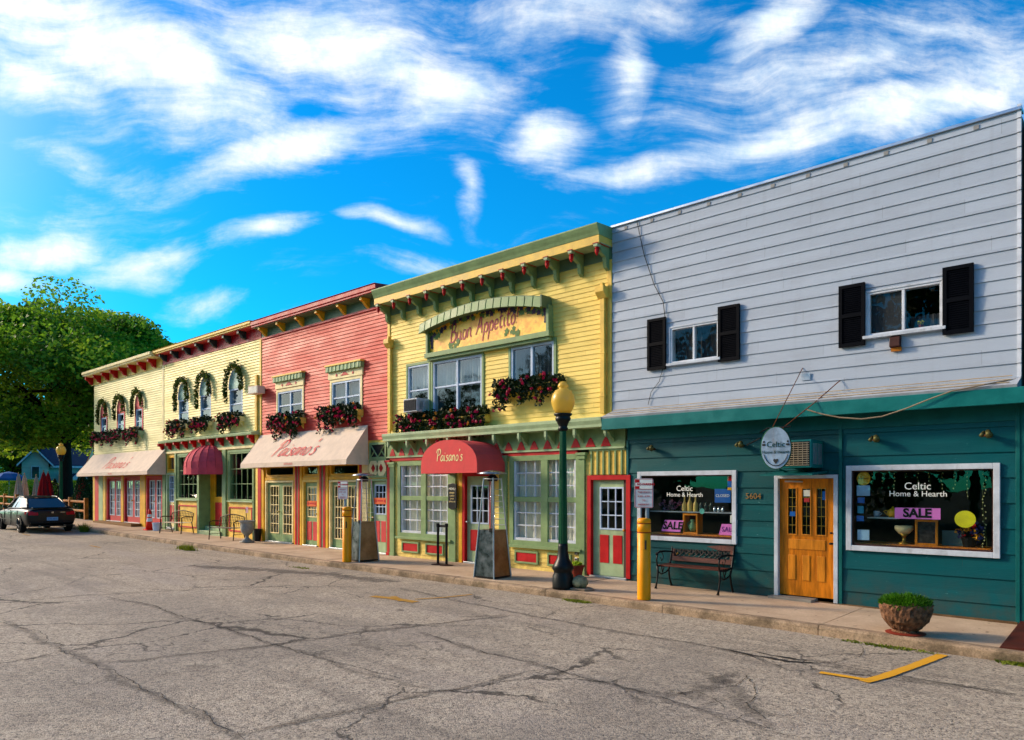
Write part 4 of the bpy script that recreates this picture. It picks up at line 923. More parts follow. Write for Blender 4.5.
# ================================================================== CREAM YELLOW BUILDING WITH RED FRIEZE
XL, XR = FX(163.4), FX(262.0)
B2 = thing('shop_building', 'cream yellow building with red frieze, grey brackets and rose dome awning', 'building', ((XL+XR)/2, 0, gz(-27)))
holes = []; AW = []
for (a, b, zt_) in ((179.3, 188.8, 5.50), (200.8, 211.2, 5.52), (230, 243, 5.55)):
    A, Bx = FX(a), FX(b); hh = window(B2, A, Bx, 4.45, zt_, M['bwhite'], fw=.06, rails=(4.98,), gm=GLASSD, curtain=M['blind']); holes.append(hh)
    w_ = LASTW; cx, hw = (A+Bx)/2, (Bx-A)/2
    arc = [(cx+hw*math.cos(math.pi*i/14), zt_+.7*math.sin(math.pi*i/14)) for i in range(15)]
    MB().prism_y(arc, -.03, -.015).build('arched_light', mat('pale_green_glass', '9bb8a0', .25, var=.3, vscale=5), w_)
    f = MB()
    for (p, q) in zip(arc, arc[1:]): f.tube([(p[0], -.03, p[1]), (q[0], -.03, q[1])], .032, 6)
    f.build('arched_casing', M['bwhite'], w_); AW.append((cx, hw, zt_))
siding(XL+.1, XR-.1, 3.85, 7.16, .10, .026, holes, 0).build('wall', YEL2, B2, recalc=False)
t = MB(); t.box(XL+.004, XL+.1, -.03, .1, 3.85, 7.12); t.build('corner_board', M['cream'], B2, bevel=.004)
t = MB(); t.box(XR-.12, XR-.004, -.03, .1, 3.4, 7.12); t.build('corner_board', M['yellow'], B2, bevel=.004)
downspout(B2, XR-.28, -.0, 3.5, 6.0, M['yellow'], r=.07)
MB().box(XL+.01, XR-.01, -.035, .12, 7.12, 7.50).build('frieze', M['crimson'], B2)
MB().box(XL+.01, XR-.01, -.36, -.03, 7.50, 7.52).build('soffit', M['coral'], B2)
cornice(B2, XL-.01, XR-.03, [(.12, 7.52), (-.40, 7.52), (-.40, 7.56), (-.44, 7.58), (-.44, 7.66), (-.47, 7.68), (.12, 7.72)], M['yellow'])
bb = bracket_mesh('dark_bracket', [(0, 0), (-.3, 0), (-.3, -.1), (-.2, -.14), (-.13, -.24), (0, -.28)], .13, mat('charcoal_paint', '2b3133', .5))
for i in range(7): link('bracket', bb, B2, loc=(XL+.4+(XR-XL-1.5)*i/6, -.035, 7.498))
cornice(B2, FX(158, -.3), FX(257, -.1), [(0, 3.78), (-.30, 3.78), (-.32, 3.86), (0, 3.94)], M['sagel'], 'ledge')
MB().box(XL+.02, XR-.25, -.035, .1, 3.42, 3.80).build('frieze', M['sage'], B2)
rbm = bracket_mesh('red_bracket', [(0, 0), (-.24, 0), (-.24, -.1), (-.14, -.14), (-.1, -.24), (0, -.3)], .11, M['red'])
for i in range(11): link('bracket', rbm, B2, loc=(XL+.1+(XR-XL-.6)*i/10, -.035, 3.778))
MB().box(XL+.02, XR-.2, -.07, .02, 3.34, 3.42).build('band_moulding', M['cream'], B2)
gh = []
zb = gz(-27)
# glazed shopfront bays
for (a, b) in ((178.5, 198.0), (229.5, 253.5)):
    gh.append(window(B2, FX(a), FX(b), 1.45, 3.22, M['sage'], cols=4, rows=3, fw=.06, mw=.022, trim=M['sage'], tw=.09, sill=M['sagel']))
dd = (FX(168.2), FX(175.2)); gh.append(door(B2, dd[0], dd[1], zb+.15, 2.45, M['cream'], glass=(.1, .9, 1.35, 2.4, 3, 4), panels=[(.1, .44, .45, 1.2, M['coral']), (.56, .9, .45, 1.2, M['coral'])], frame=M['sagel'], fw=.09, gframe=M['bwhite'], label='narrow cream door with blue-white panes'))
gh.append(window(B2, dd[0], dd[1], 2.62, 3.25, M['gold'], fw=.08, name='transom_window'))
R0, R1 = FX(200.5), FX(223.5); gh.append((R0, R1, -.3, 3.3))
sheet(XL+.01, XR-.01, zb-.2, 3.42, gh, 0).build('shopfront', M['yellow'], B2, recalc=False)
# recessed entrance
rc = MB(); rc.box(R0-.05, R0+.02, .0, .42, zb, 3.3, 0); rc.box(R1-.02, R1+.05, .0, .42, zb, 3.3, 0); rc.box(R0, R1, .42, .50, 2.9, 3.3, 1); rc.box(R0+.02, R0+.3, .38, .47, zb, 2.9, 1); rc.box(R1-.25, R1-.02, .38, .47, zb, 2.9, 1); rc.box(R0, R1, -.0, .50, 3.26, 3.3, 1)
rc.build('entry_recess', [M['sage'], M['gold']], B2)
door(B2, R0+.32, R1-.27, zb+.3, 2.85, M['gold'], y=.38, glass=(.1, .9, 1.55, 2.7, 1, 1), panels=[(.1, .9, .45, 1.35, M['red'])], gframe=M['gold'], label='recessed golden door with one dark pane and a red panel', sill=False)
st = MB(); st.box(R0+.02, R1-.02, -.12, .44, zb-.1, zb+.15); st.box(R0+.02, R1-.02, .15, .44, zb+.15, zb+.3); st.build('entry_step', M['sagel'], B2, bevel=.01)
t = MB()
for (a, b) in ((163.9, 166.8), (175.9, 177.5), (198.6, 200.6), (223.6, 227.2), (254.2, 255.4)): MB().box(FX(a), FX(b), -.07, .01, zb-.1, 3.34).build('pilaster', M['sage'], B2, bevel=.004)
t = MB()
for (a, b) in ((179.0, 197.6), (229.5, 252.5)):
    ring(t, FX(a), FX(b), zb+.2, 1.22, .05, -.03, .0)
t.build('red_outline', M['coral'], B2)
MB().box(FX(255.6), FX(259.3), -.03, .01, zb-.05, 3.34).build('board_strip', YEL, B2)
wall_liner(B2, XL, XR, 0, 7.2, holes+gh[:4]+[(R0, R1, -.3, 3.3)]); shell(B2, XL, XR, 7.5, -.1)
# dome awning
dm = MB(); xa, xb = FX(186.5, -.5), FX(223.5, -.05); cx, hw = (xa+xb)/2, (xb-xa)/2; zb_, zt_ = 2.42, 3.55; NS, NV = 10, 7; p = .95
def dome(i, j):
    a = math.pi*i/NS; e = math.pi/2*j/NV; r = math.cos(e); return (cx-hw*math.cos(a)*r, -.03-p*math.sin(a)*r, zb_+.25+(zt_-zb_-.25)*math.sin(e)**.9)
for i in range(NS):
    a0, a1 = dome(i, 0), dome(i+1, 0); dm.face([(a0[0], a0[1], zb_), (a1[0], a1[1], zb_), a1, a0])
    for j in range(NV): dm.face([dome(i, j), dome(i+1, j), dome(i+1, j+1), dome(i, j+1)])
o = dm.build('awning', M['fabricr'], B2, recalc=False); o['label'] = 'rose pink ribbed dome awning'
rb_ = MB()
for i in range(NS+1): rb_.tube([(lambda q: (q[0], q[1]-.004, q[2]+.004))(dome(i, j)) for j in range(NV+1)], .010, 5)
rb_.build('awning_ribs', mat('rose_seam', 'a02c3a', .8), o)

# ================================================================== PALE YELLOW BUILDING AT THE FAR END
XL, XR = FX(94.3), FX(163.4)
B1 = thing('shop_building', 'pale yellow end building with red framed arched windows beside the tree', 'building', ((XL+XR)/2, 0, gz(-36)))
holes = []; AW1 = []
for (a, b, zt_) in ((102.0, 107.0, 5.35), (118.5, 124.5, 5.40), (136.5, 142.6, 5.45)):
    A, Bx = FX(a), FX(b); holes.append(window(B1, A, Bx, 4.4, zt_, M['bwhite'], fw=.06, rails=(4.9,), gm=GLASSD, trim=M['coral'], tw=.13))
    w_ = LASTW; cx, hw = (A+Bx)/2, (Bx-A)/2+.1
    arc = [(cx+hw*math.cos(math.pi*i/14), zt_+.1+.6*math.sin(math.pi*i/14)) for i in range(15)]
    MB().prism_y(arc, -.05, -.005).build('arched_casing', M['coral'], w_); AW1.append((cx, hw, zt_))
siding(XL+.02, XR-.06, 3.2, 7.10, .10, .028, holes, 0).build('wall', YEL1, B1, recalc=False)
MB().box(XR-.06, XR-.0, -.03, .1, 3.2, 7.06).build('corner_board', M['cream'], B1)
CX0 = FX(81.6, -.55)
MB().box(XL-.25, XR-.01, -.04, .12, 7.06, 7.45).build('frieze', M['yellow'], B1)
cornice(B1, CX0, XR-.02, [(.12, 7.47), (-.50, 7.47), (-.50, 7.51), (-.55, 7.53), (-.56, 7.64), (.12, 7.70)], M['cream'])
bb = bracket_mesh('red_eave_bracket', [(0, 0), (-.34, 0), (-.34, -.12), (-.2, -.2), (-.13, -.32), (0, -.36)], .14, M['red'])
for i in range(8): link('bracket', bb, B1, loc=(XL-.1+(XR-XL-.6)*i/7, -.04, 7.445))
MB().box(CX0+.05, XR-.02, -.48, -.03, 7.45, 7.468).build('soffit', M['cream'], B1)
gh = []; zb = gz(-36)
for (a, b) in ((108.3, 121.6), (125.6, 140.8), (148.0, 162.3)):
    gh.append(door(B1, FX(a), FX(b), zb+.12, 2.35, M['coral'], glass=(.16, .84, zb+.4, 2.22, 2, 5), leafs=2, frame=M['coral'], fw=.09, gframe=M['white'], curtain=M['wcurtain'], label='coral double door with white glazing bars and net curtain'))
sheet(XL+.01, XR-.01, zb-.2, 3.25, gh, 0).build('shopfront', M['gold'], B1, recalc=False)
for (a, b, m_) in ((94.4, 96.2, 'yellow'), (96.3, 100.0, 'coral'), (100.1, 104.2, 'sagel'), (104.4, 106.9, 'yellow'), (122.5, 124.8, 'gold'), (141.6, 146.9, 'gold')):
    MB().box(FX(a), FX(b), -.07, .0, zb-.1, 2.7).build('pilaster', M[m_], B1, bevel=.004)
MB().box(FX(104), FX(143), -.5, .0, zb-.1, zb+.11).build('entry_step', mat('brown_step', '7a5a34', .8), B1, bevel=.01)
wall_liner(B1, XL, XR, 0, 7.0, holes+gh); shell(B1, XL, XR, 7.4, 0)
AWN1 = awning_slope(B1, FX(76.6, -.8), FX(147, -.8), 3.55, 2.62, 2.47, .80, M['fabric'], 'weathered cream awning with faded red script lettering')
slope_text(AWN1, 1, FX(101.5, -.65), .62, 3.55, 2.62, .8)
text('small_lettering', 'RISTORANTE', .085, (FX(110, -.81), -.815, 2.545), M['ink'], AWN1)

# ================================================================== NEIGHBOUR AT THE RIGHT EDGE
br = mat('brown_brick', '4a3022', .85, var=.3, vscale=12)
N1 = MB().box(FX(1023), 9, .25, 9, -.3, 7.3).build('brick_building', br)
tag(N1, 'sliver of dark brick building at the far right edge', 'building')

# ================================================================== SIGN OVER THE YELLOW BUILDING
Y0 = -.10
A, Bx = FX(429, -.1), FX(549, -.1)
SG = thing('shop_sign', 'arched golden sign reading Buon Appetito under a sage shingled hood', 'sign', ((A+Bx)/2, 0, 5.4))
def sign_mat():
    m = bpy.data.materials.new('painted_sign'); m.use_nodes = True; t = NT(m.node_tree); b = t.n['Principled BSDF']; tc = t.add('ShaderNodeTexCoord').outputs['Object']
    n = t.noise(tc, 3.5, 7, .7, .6); c = t.mix(t.ramp(n, .35, .65), hexc('f2a010'), hexc('fcd43c')); c = t.mix(t.math('MULTIPLY', t.ramp(t.noise(tc, 8, 5, .6), .55, .7), .5), c, hexc('d86a08'))
    t.l.new(c, b.inputs['Base Color']); b.inputs['Roughness'].default_value = .5; return m
cx, hw = (A+Bx)/2, (Bx-A)/2
def arch(t, zc=6.05, zr=.30): return zc+zr*(1-(2*t-1)**2)
n = 20
pts = [(A+(Bx-A)*i/n, arch(i/n)) for i in range(n+1)]
bd = MB(); bd.prism_y([(A, 5.45)]+[(Bx, 5.45)]+pts[::-1], -.10, -.02); bd.build('board', sign_mat(), SG)
fr = MB(); fr.box(A-.05, A+.03, -.18, .0, 5.40, 6.05); fr.box(Bx-.03, Bx+.05, -.18, .0, 5.40, 6.05); fr.box(A-.08, Bx+.08, -.20, .0, 5.34, 5.46); fr.box(A-.04, Bx+.04, -.14, .0, 5.27, 5.34)
fr.build('sign_frame', M['sage'], SG, bevel=.006)
hd = MB(); HA, HB = FX(418.5, -.36), FX(541, -.36); nh = 17
def hz_(t): return 6.20+.25*(1-(2*t-1)**2)
for i in range(nh):
    t0, t1 = i/nh, (i+1)/nh; x0, x1 = HA+(HB-HA)*t0+.012, HA+(HB-HA)*t1-.012; z0, z1 = hz_(t0), hz_(t1)
    hd.hexa([(x0, -.38, z0-.24), (x1, -.38, z1-.24), (x1, -.34, z1-.24), (x0, -.34, z0-.24)], [(x0, -.34, z0), (x1, -.34, z1), (x1, -.30, z1), (x0, -.30, z0)])
hd.build('hood_shingles', M['sage'], SG, bevel=.006)
hd = MB()
for i in range(nh):
    t0, t1 = i/nh, (i+1)/nh; x0, x1 = HA+(HB-HA)*t0, HA+(HB-HA)*t1; z0, z1 = hz_(t0), hz_(t1)
    hd.hexa([(x0, -.33, z0-.2), (x1, -.33, z1-.2), (x1, -.02, z1-.2), (x0, -.02, z0-.2)], [(x0, -.33, z0+.015), (x1, -.33, z1+.015), (x1, -.0, z1+.03), (x0, -.0, z0+.03)])
hd.box(HB-.01, HB+.03, -.38, -.02, 5.98, 6.24); hd.build('hood', M['sagedk'], SG)
s = MB(); h = .46; ta, tb = FX(450, -.1), FX(519, -.1); uu = (tb-ta)/(script_len('Buon Appetito!')*h); script(s, 'Buon Appetito!', (ta, -.10, 5.64), (uu, 0, .05), (0, 0, 1), (0, -1, 0), h, .11, .16, .008)
L_ = 0
s.build('lettering', mat('plum_red_lettering', 'b02a3c', .5), SG, recalc=False)
rg = random.Random(7); lf = MB()
def grape_leaf(mb, x, z, r, m):
    pts = [(x+r*math.cos(q*math.pi/5+.3)*(1 if q % 2 == 0 else .6), z+r*math.sin(q*math.pi/5+.3)*(1 if q % 2 == 0 else .6)) for q in range(10)]
    mb.prism_y(pts, -.106-.003*rg.random()-.004*(m), -.098, m)
for i in range(60):
    t = rg.random(); x = A+.12+(Bx-A-.24)*t; z = arch(t)-.08-rg.random()*.12; grape_leaf(lf, x, z, rg.uniform(.05, .10), rg.choice((0, 0, 1)))
for cxx, czz, k in ((A+.95, 5.56, 9), (Bx-1.15, 5.60, 8), (A+.16, 5.9, 8), (Bx-.2, 6.0, 6), (Bx-.6, 6.05, 4)):
    for i in range(k): grape_leaf(lf, min(max(cxx+rg.uniform(-.22, .22), A+.1), Bx-.1), czz+rg.uniform(-.08, .1), rg.uniform(.05, .09), 0)
for (gx, g0_) in ((A+.12, 5.9), (Bx-.1, 6.0)):
    for i in range(26): grape_leaf(lf, gx+rg.uniform(-.05, .05)*(1-i/40), g0_-.012*i, .035, 1)
lf.build('painted_vine', [mat('vine_green', '5a7a3a', .6), mat('grape_purple', '3c2a4a', .6)], SG)

# ================================================================== WINDOW BOXES
G = 'window boxes of trailing flowers'
flower_box(FX(398, -.1), FX(490, -.1), 3.72, -.02, .55, 'longest flower box, trailing over the ledge below the triple window', G, n=1500, seed=11)
flower_box(FX(494, -.1), FX(565, -.1), 4.30, -.02, .42, 'flower box of magenta blooms under the yellow building window right of the sign', G, n=1000, seed=12)
flower_box(FX(320.5, -.1), FX(362.5, -.1), 4.22, -.02, .60, 'larger flower box on the coral building, above the awning lettering end', G, n=1000, seed=13)
flower_box(FX(270, -.1), FX(305, -.1), 4.18, -.02, .60, 'smaller flower box under the left window of the coral building', G, n=900, seed=14)
for i, ((a, b), lb) in enumerate(zip(((219.5, 243.5), (191.5, 211.5), (168.8, 189)), ('flower box under the arched window nearest the coral building', 'flower box under the middle arched window of the cream building', 'flower box under the leftmost arched window of the cream building'))):
    flower_box(FX(a, -.1), FX(b, -.1), 4.48, -.02, .45, lb, G, n=600, seed=20+i, flower=.22, bm_=M['cream'])
for i, ((a, b), lb) in enumerate(zip(((125.5, 142.5), (108.8, 124.5), (93, 108)), ('flower box under the rightmost red framed arched window of the end building', 'flower box under the middle red framed arched window of the end building', 'flower box at the outer corner of the end building, nearest the tree'))):
    flower_box(FX(a, -.1), FX(b, -.1), 4.45, -.02, .5, lb, G, n=520, seed=30+i, flower=.3, bm_=M['sagel'])
G = 'vine garlands round the arched windows'
pos = ('leftmost', 'middle', 'rightmost')
for i, (cx, hw, zs_) in enumerate(AW): garland(cx, hw+.02, zs_+.15, -.02, .62, .62, .25, 'green vine garland round the %s arched window of the cream building' % pos[i], G, 40+i, 560, DRIED if i == 5 else LEAFD)
for i, (cx, hw, zs_) in enumerate(AW1): garland(cx, hw+.02, zs_+.25, -.02, .5, .55, .2, 'dark vine garland over the %s red framed window of the end building' % pos[i], G, 50+i, 480)

# ================================================================== WALL UNITS
def wall_ac(xa, xb, z0, z1, y0, p, body, grille, label, name='air_conditioner', side=None):
    r = thing(name, label, 'air conditioner', ((xa+xb)/2, y0, z0)); b = MB(); b.box(xa, xb, y0-p, y0+.02, z0, z1); b.build('casing', body, r, bevel=.012)
    g = MB(); n = 11; g.box(xa+.03, xb-.03, y0-p-.004, y0-p, z0+.03, z1-.03, 1)
    for k in range(n): zz = z0+.04+(z1-z0-.1)*k/(n-1); g.box(xa+.035, xb-.035, y0-p-.014, y0-p-.004, zz, zz+.012, 0)
    for k in range(6): xx = xa+.05+(xb-xa-.12)*k/5; g.box(xx, xx+.008, y0-p-.018, y0-p-.014, z0+.04, z1-.04, 0)
    g.build('grille', [grille, M['dark']], r)
    s_ = MB()
    for k in range(2): s_.box(xb, xb+.004, y0-p+.05+k*(p-.1)/2+.02, y0-p+.03+(k+1)*(p-.1)/2, z0+.06, z1-.06)
    s_.build('side_louvre', side or M['alu'], r); return r
wall_ac(FX(403.4, -.45), FX(417, -.45), 3.93, 4.28, 0, .45, mat('grey_white_metal', 'b0b6bc', .5), M['screen'], 'pale grey air conditioner sticking out of the yellow building window')
AC2 = wall_ac(FX(782, -.55), FX(811.5, -.55), 2.27, 2.74, 0, .55, M['tealtrim'], mat('dull_cream_bars', '9a8f78', .5), 'teal cased air conditioner above the oak door')
c = MB(); c.prism_x([(-.0, 2.19), (-.75, 2.14), (-.75, 2.165), (0, 2.23)], FX(768, -.4), FX(822, -.3)); c.tube([(FX(790), -.03, 2.2), (FX(790), -.5, 2.255)], .015, 6); c.build('canopy_shelf', M['teal'], AC2)
fl = thing('flood_light', 'small beige box light on the downpipe between cream and coral buildings', 'light', (FX(254), -.3, 5.2))
b = MB(); xa, xb = FX(249.5, -.3), FX(259, -.3); b.prism_y([(xa, 5.16), (xb, 5.16), (xb, 5.42), (xa, 5.44)], -.36, -.08); b.build('housing', M['fabric'], fl, bevel=.01)
MB().box(xa+.05, xb-.05, -.366, -.36, 5.19, 5.39).build('lens', mat('frosted_cover', 'cfc8b8', .3), fl)
MB().box(xb-.25, xb-.1, -.09, .0, 5.2, 5.36).build('mount', M['brown'], fl)
v = thing('wall_vent', 'rusty brown vent hood under the right upper window', 'vent', (FX(894), 0, 4.2)); A_, B_ = FX(889, -.12), FX(899.5, -.12)
b = MB(); b.hexa([(A_, -.12, 4.19), (B_, -.12, 4.19), (B_, 0, 4.17), (A_, 0, 4.17)], [(A_, -.10, 4.34), (B_, -.10, 4.34), (B_, 0, 4.37), (A_, 0, 4.37)]); b.build('hood', M['brown'], v, bevel=.008)
MB().box(A_+.01, B_+.01, -.05, -.02, 4.12, 4.18).build('flange', mat('orange_rust', 'b06a1c', .8, var=.3), v)
# spot lamps under the teal fascia
for i, (px, lb) in enumerate(((654.5, 'small rusty spot lamp left of the shop window, near the yellow building'), (743, 'small rusty spot lamp with a bent arm beside the oval sign'), (877, 'small rusty spot lamp above the left end of the wide window'), (988, 'small rusty spot lamp above the right end of the wide window'))):
    x = FX(px); r = thing('spot_lamp', lb, 'lamp', (x, 0, 2.75), 'spot lamps along the teal boards'); b = MB(); b.lathe([(.05, -.02), (.055, .0), (.02, .02)], (x, -.05, 2.72), 10); b.tube([(x, -.03, 2.73), (x, -.12, 2.76), (x+.03, -.16, 2.74)], .018, 8); b.build('mount', M['rust'], r, smooth=True)
    b = MB(); b.tube([(x+.02, -.14, 2.77), (x+.05, -.2, 2.70)], [.035, .05], 12); b.tube([(x-.03, -.12, 2.77), (x-.06, -.17, 2.70)], [.02, .032], 10); b.build('lamp_head', mat('verdigris_brass', '5c5a34', .5, metal=.5, var=.3), r, smooth=True)
# oval hanging sign
sx, sy = FX(776, -.85), -.85
OS = thing('hanging_sign', 'pale oval hanging sign reading Celtic Home and Hearth', 'sign', (sx, sy, 0)); OS.rotation_euler = (0, 0, 0)
rot = math.radians(12); u = Vector((math.cos(rot), math.sin(rot), 0)); nn = Vector((math.sin(rot), -math.cos(rot), 0)); zc = 2.60; ra, rb2 = .235, .345
def ov(a, k, off): return tuple(Vector((sx, sy, zc))+u*(ra*k*math.cos(a))+Vector((0, 0, rb2*k*math.sin(a)))+nn*off)
b = MB(); N = 36; b.hexa([ov(2*math.pi*i/N, 1, -.02) for i in range(N)], [ov(2*math.pi*i/N, 1, .02) for i in range(N)]); b.build('board', mat('pale_blue_sign', '9fb4c4', .45, var=.2, vscale=6, dirt=.5, dirtcol='8a6a44'), OS)
b = MB()
b.tube([ov(2*math.pi*i/N, 1.0, .0) for i in range(N+1)], .016, 8); b.build('rim', M['post'], OS)
b = MB()
b.tube([ov(math.pi*(1.12+.76*i/12), .86, .024) for i in range(13)], .006, 4); b.build('rim_line', M['blacklet'], OS)
def ontext(s_, size, dx, z): 
    o = text('lettering', s_, size, tuple(Vector((sx, sy, z))+u*dx+nn*.024), M['greenlet'], OS, rz=rot, sx=.92); return o
ontext('Celtic', .135, 0, 2.655); ontext('Home & Hearth', .072, 0, 2.53)
b = MB()
for dx in (-.19, .19):
    for q in ((0, .03), (.02, -.02), (-.02, -.02)): 
        c_ = Vector((sx, sy, 2.675))+u*(dx+q[0]*.6)+Vector((0, 0, q[1])); b.hexa([tuple(c_+u*(.018*math.cos(k*math.pi/3))+Vector((0, 0, .02*math.sin(k*math.pi/3)))+nn*.02) for k in range(6)], [tuple(c_+u*(.018*math.cos(k*math.pi/3))+Vector((0, 0, .02*math.sin(k*math.pi/3)))+nn*.025) for k in range(6)])
c_ = Vector((sx, sy, 2.385)); hp = [(0, -.05), (.04, 0), (.035, .03), (.015, .035), (0, .02), (-.015, .035), (-.035, .03), (-.04, 0)]
b.hexa([tuple(c_+u*x+Vector((0, 0, z))+nn*.02) for x, z in hp], [tuple(c_+u*x+Vector((0, 0, z))+nn*.025) for x, z in hp]); b.build('emblem', mat('dark_emblem', '3a3a36', .6), OS)
b = MB(); ay = 2.94; b.tube([(FX(760), -.0, ay), (sx-.15, sy+.03, ay), (sx+.22, sy+.06, ay+.01)], .014, 8)
b.tube([tuple(Vector((sx, sy, ay))-u*.08), ov(math.pi*.60, 1, 0)], .005, 5); b.tube([tuple(Vector((sx, sy, ay))+u*.08), ov(math.pi*.40, 1, 0)], .005, 5)
b.tube([(FX(748), -.02, 2.72), (FX(755), -.35, 2.70), (sx-.28, sy+.04, 2.78)], .012, 6); b.build('hanger', M['black'], OS)
b = MB(); b.tube([(FX(803), -.02, 4.02), (sx-.08, sy+.04, 2.94)], .007, 5); b.tube([(FX(840.5), -.02, 3.74), (FX(815, -.45), -.44, 3.36), (sx+.1, sy+.04, 2.93)], .009, 5); b.build('stay_cable', M['rust'], OS)
# loose cables on the metal siding
cb = MB(); p0 = (FX(812, -.46), -.46, 3.36); pts = []
for px, py, y in ((807, 409.6, -.45), (822, 414, -.47), (840, 417.5, -.48), (862, 419, -.48), (882, 416.5, -.48), (905, 409, -.47), (930, 399, -.46), (952, 391, -.45), (985, 384.5, -.44), (1016, 379, -.1)): pts.append((FX(px, y), y, FZ(px, py, y)))
cb.tube(pts, .011, 5); tag(cb.build('sagging_cable', mat('weathered_cable', '8c7a62', .7)), 'pale cable sagging across the teal fascia to the right', 'cable')
cb = MB(); pts = [(FX(px), -.035, FZ(px, py)) for px, py in ((638, 222), (640, 232), (645, 255), (655, 285), (664, 302), (666, 318))]
cb.tube(pts, .008, 5); tag(cb.build('wall_cable', M['black']), 'thin black cable running down the pale siding above the left shutters', 'cable')
cb = MB(); pts = [(FX(px), -.035, FZ(px, py)) for px, py in ((664, 368), (660, 382), (652, 392), (649, 405))]
cb.tube(pts, .006, 5); tag(cb.build('wall_cable', M['black']), 'short black cable hanging below the left shutter', 'cable')

# ================================================================== SHOP WINDOW DISPLAYS
(a1, b1, c1, d1), (a2, b2, c2, d2) = sw
def shelf(x0, x1, z, label, y1=.75):
    tag(MB().box(x0, x1, .16, y1, z-.03, z).build('display_shelf', M['wood'], bevel=.003), label, 'shelf')
shelf(a1+.15, b1-.15, c1+.14, 'lower display shelf in the smaller shop window'); shelf(a2+.15, b2-.15, c2+.12, 'display shelf in the wide shop window')
tag(MB().box(a1+.15, b1-.15, .2, .6, c1+.56, c1+.58).build('glass_shelf', M['alu']), 'upper glass shelf carrying bottles in the smaller shop window', 'shelf')
def card(x0, x1, z0, z1, m, txt, size, tm, label, cat, y=.0, lean=0.0, name='sale_sign', tilt=0.0, bold=.0):
    r = thing(name, label, cat, ((x0+x1)/2, y, z0)); b = MB(); b.hexa([(x0, y, z0), (x1, y, z0+tilt), (x1, y+.008, z0+tilt), (x0, y+.008, z0)], [(x0+lean, y+.05*0, z1), (x1+lean, y, z1+tilt), (x1+lean, y+.008, z1+tilt), (x0+lean, y+.008, z1)]); b.build('card', m, r)
    if txt: text('lettering', txt, size, ((x0+x1)/2+lean/2, y-.004, (z0+z1)/2+tilt/2), tm, r, shear=lean*1.6, bold=bold, extr=.0015)
    return r
W1 = b1-a1; W2 = b2-a2
card(a1+.20*W1, a1+.40*W1, c1+.17, c1+.40, M['pink'], 'SALE', .21, M['blacklet'], 'pink SALE card leaning in the smaller window behind the bollard', 'sign', y=.17, lean=.08, bold=.006)
card(a1+.78*W1, a1+.93*W1, c1+.15, c1+.36, M['pink'], 'SALE', .13, mat('purple_lettering', '7a2a8a', .5), 'small pink and purple card at the right end of the smaller window', 'sign', y=.2, lean=.06)
card(a2+.335*W2, a2+.635*W2, z0 := c2+.545, c2+.72, M['pink'], 'SALE', .19, M['blacklet'], 'pink SALE banner in the middle of the wide window', 'sign', y=.03, bold=.008)
card(a1+.78*W1, a1+.93*W1, c1+.77, c1+1.03, M['blue'], 'CLOSED', .075, M['whitelet'], 'blue hanging closed sign in the smaller shop window', 'sign', y=.03, name='closed_sign')
st = MB()
st.box(a2+.07*W2, a2+.165*W2, .012, .016, d2-.50, d2-.33, 0); st.box(a2+.075*W2, a2+.125*W2, .012, .016, d2-.62, d2-.53, 1); st.box(a2+.075*W2, a2+.12*W2, .012, .016, d2-.79, d2-.67, 2); st.box(a2+.07*W2, a2+.12*W2, .012, .016, d2-.92, d2-.83, 1); st.box(a2+.075*W2, a2+.16*W2, .012, .016, d2-1.23, d2-1.06, 0)
tag(st.build('window_stickers', [mat('pale_blue_paper', '8fb6cf', .6), M['blue'], mat('cyan_paper', '2f8aa8', .6)]), 'column of pale blue papers stuck along the wide window left edge', 'stickers')
st = MB(); st.box(a1+.905*W1, a1+.965*W1, .012, .016, d1-.2, d1-.1, 0); st.box(a1+.905*W1, a1+.965*W1, .012, .016, d1-.32, d1-.2, 1); st.box(a1+.905*W1, a1+.965*W1, .012, .016, d1-.37, d1-.32, 2); st.box(a1+.93*W1, a1+.955*W1, .012, .016, d1-.98, d1-.84, 3)
tag(st.build('window_stickers', [M['red'], M['blue'], M['gold'], M['whitelet']]), 'red, blue and yellow stickers in the upper corner of the smaller window', 'stickers')
def disc(x, z, rx, rz, m, label, cat, name, y=.02, txt=None, tm=None, size=.06):
    r = thing(name, label, cat, (x, y, z-rz)); MB().prism_y([(x+rx*math.cos(2*math.pi*k/24), z+rz*math.sin(2*math.pi*k/24)) for k in range(24)], y, y+.006).build('card', m, r)
    if txt: text('lettering', txt, size, (x, y-.004, z), tm, r)
disc(a2+.118*W2, d2-.215, .105, .115, mat('ochre_sticker', 'c89a1c', .6), 'round ochre sticker in the upper left of the wide window', 'sticker', 'round_sticker', txt='OPEN DAILY', tm=M['brown'], size=.03)
disc(a2+.785*W2, d2-.845, .14, .13, mat('yellow_disc', 'd8d41c', .6), 'yellow oval sign hanging in the right of the wide window', 'sign', 'oval_sign', y=.06)
disc(a1+.64*W1, d1-.78, .05, .055, mat('aqua_ornament', '5ab0a0', .5), 'small aqua ornament hanging in the smaller window', 'ornament', 'hanging_ornament', y=.1)
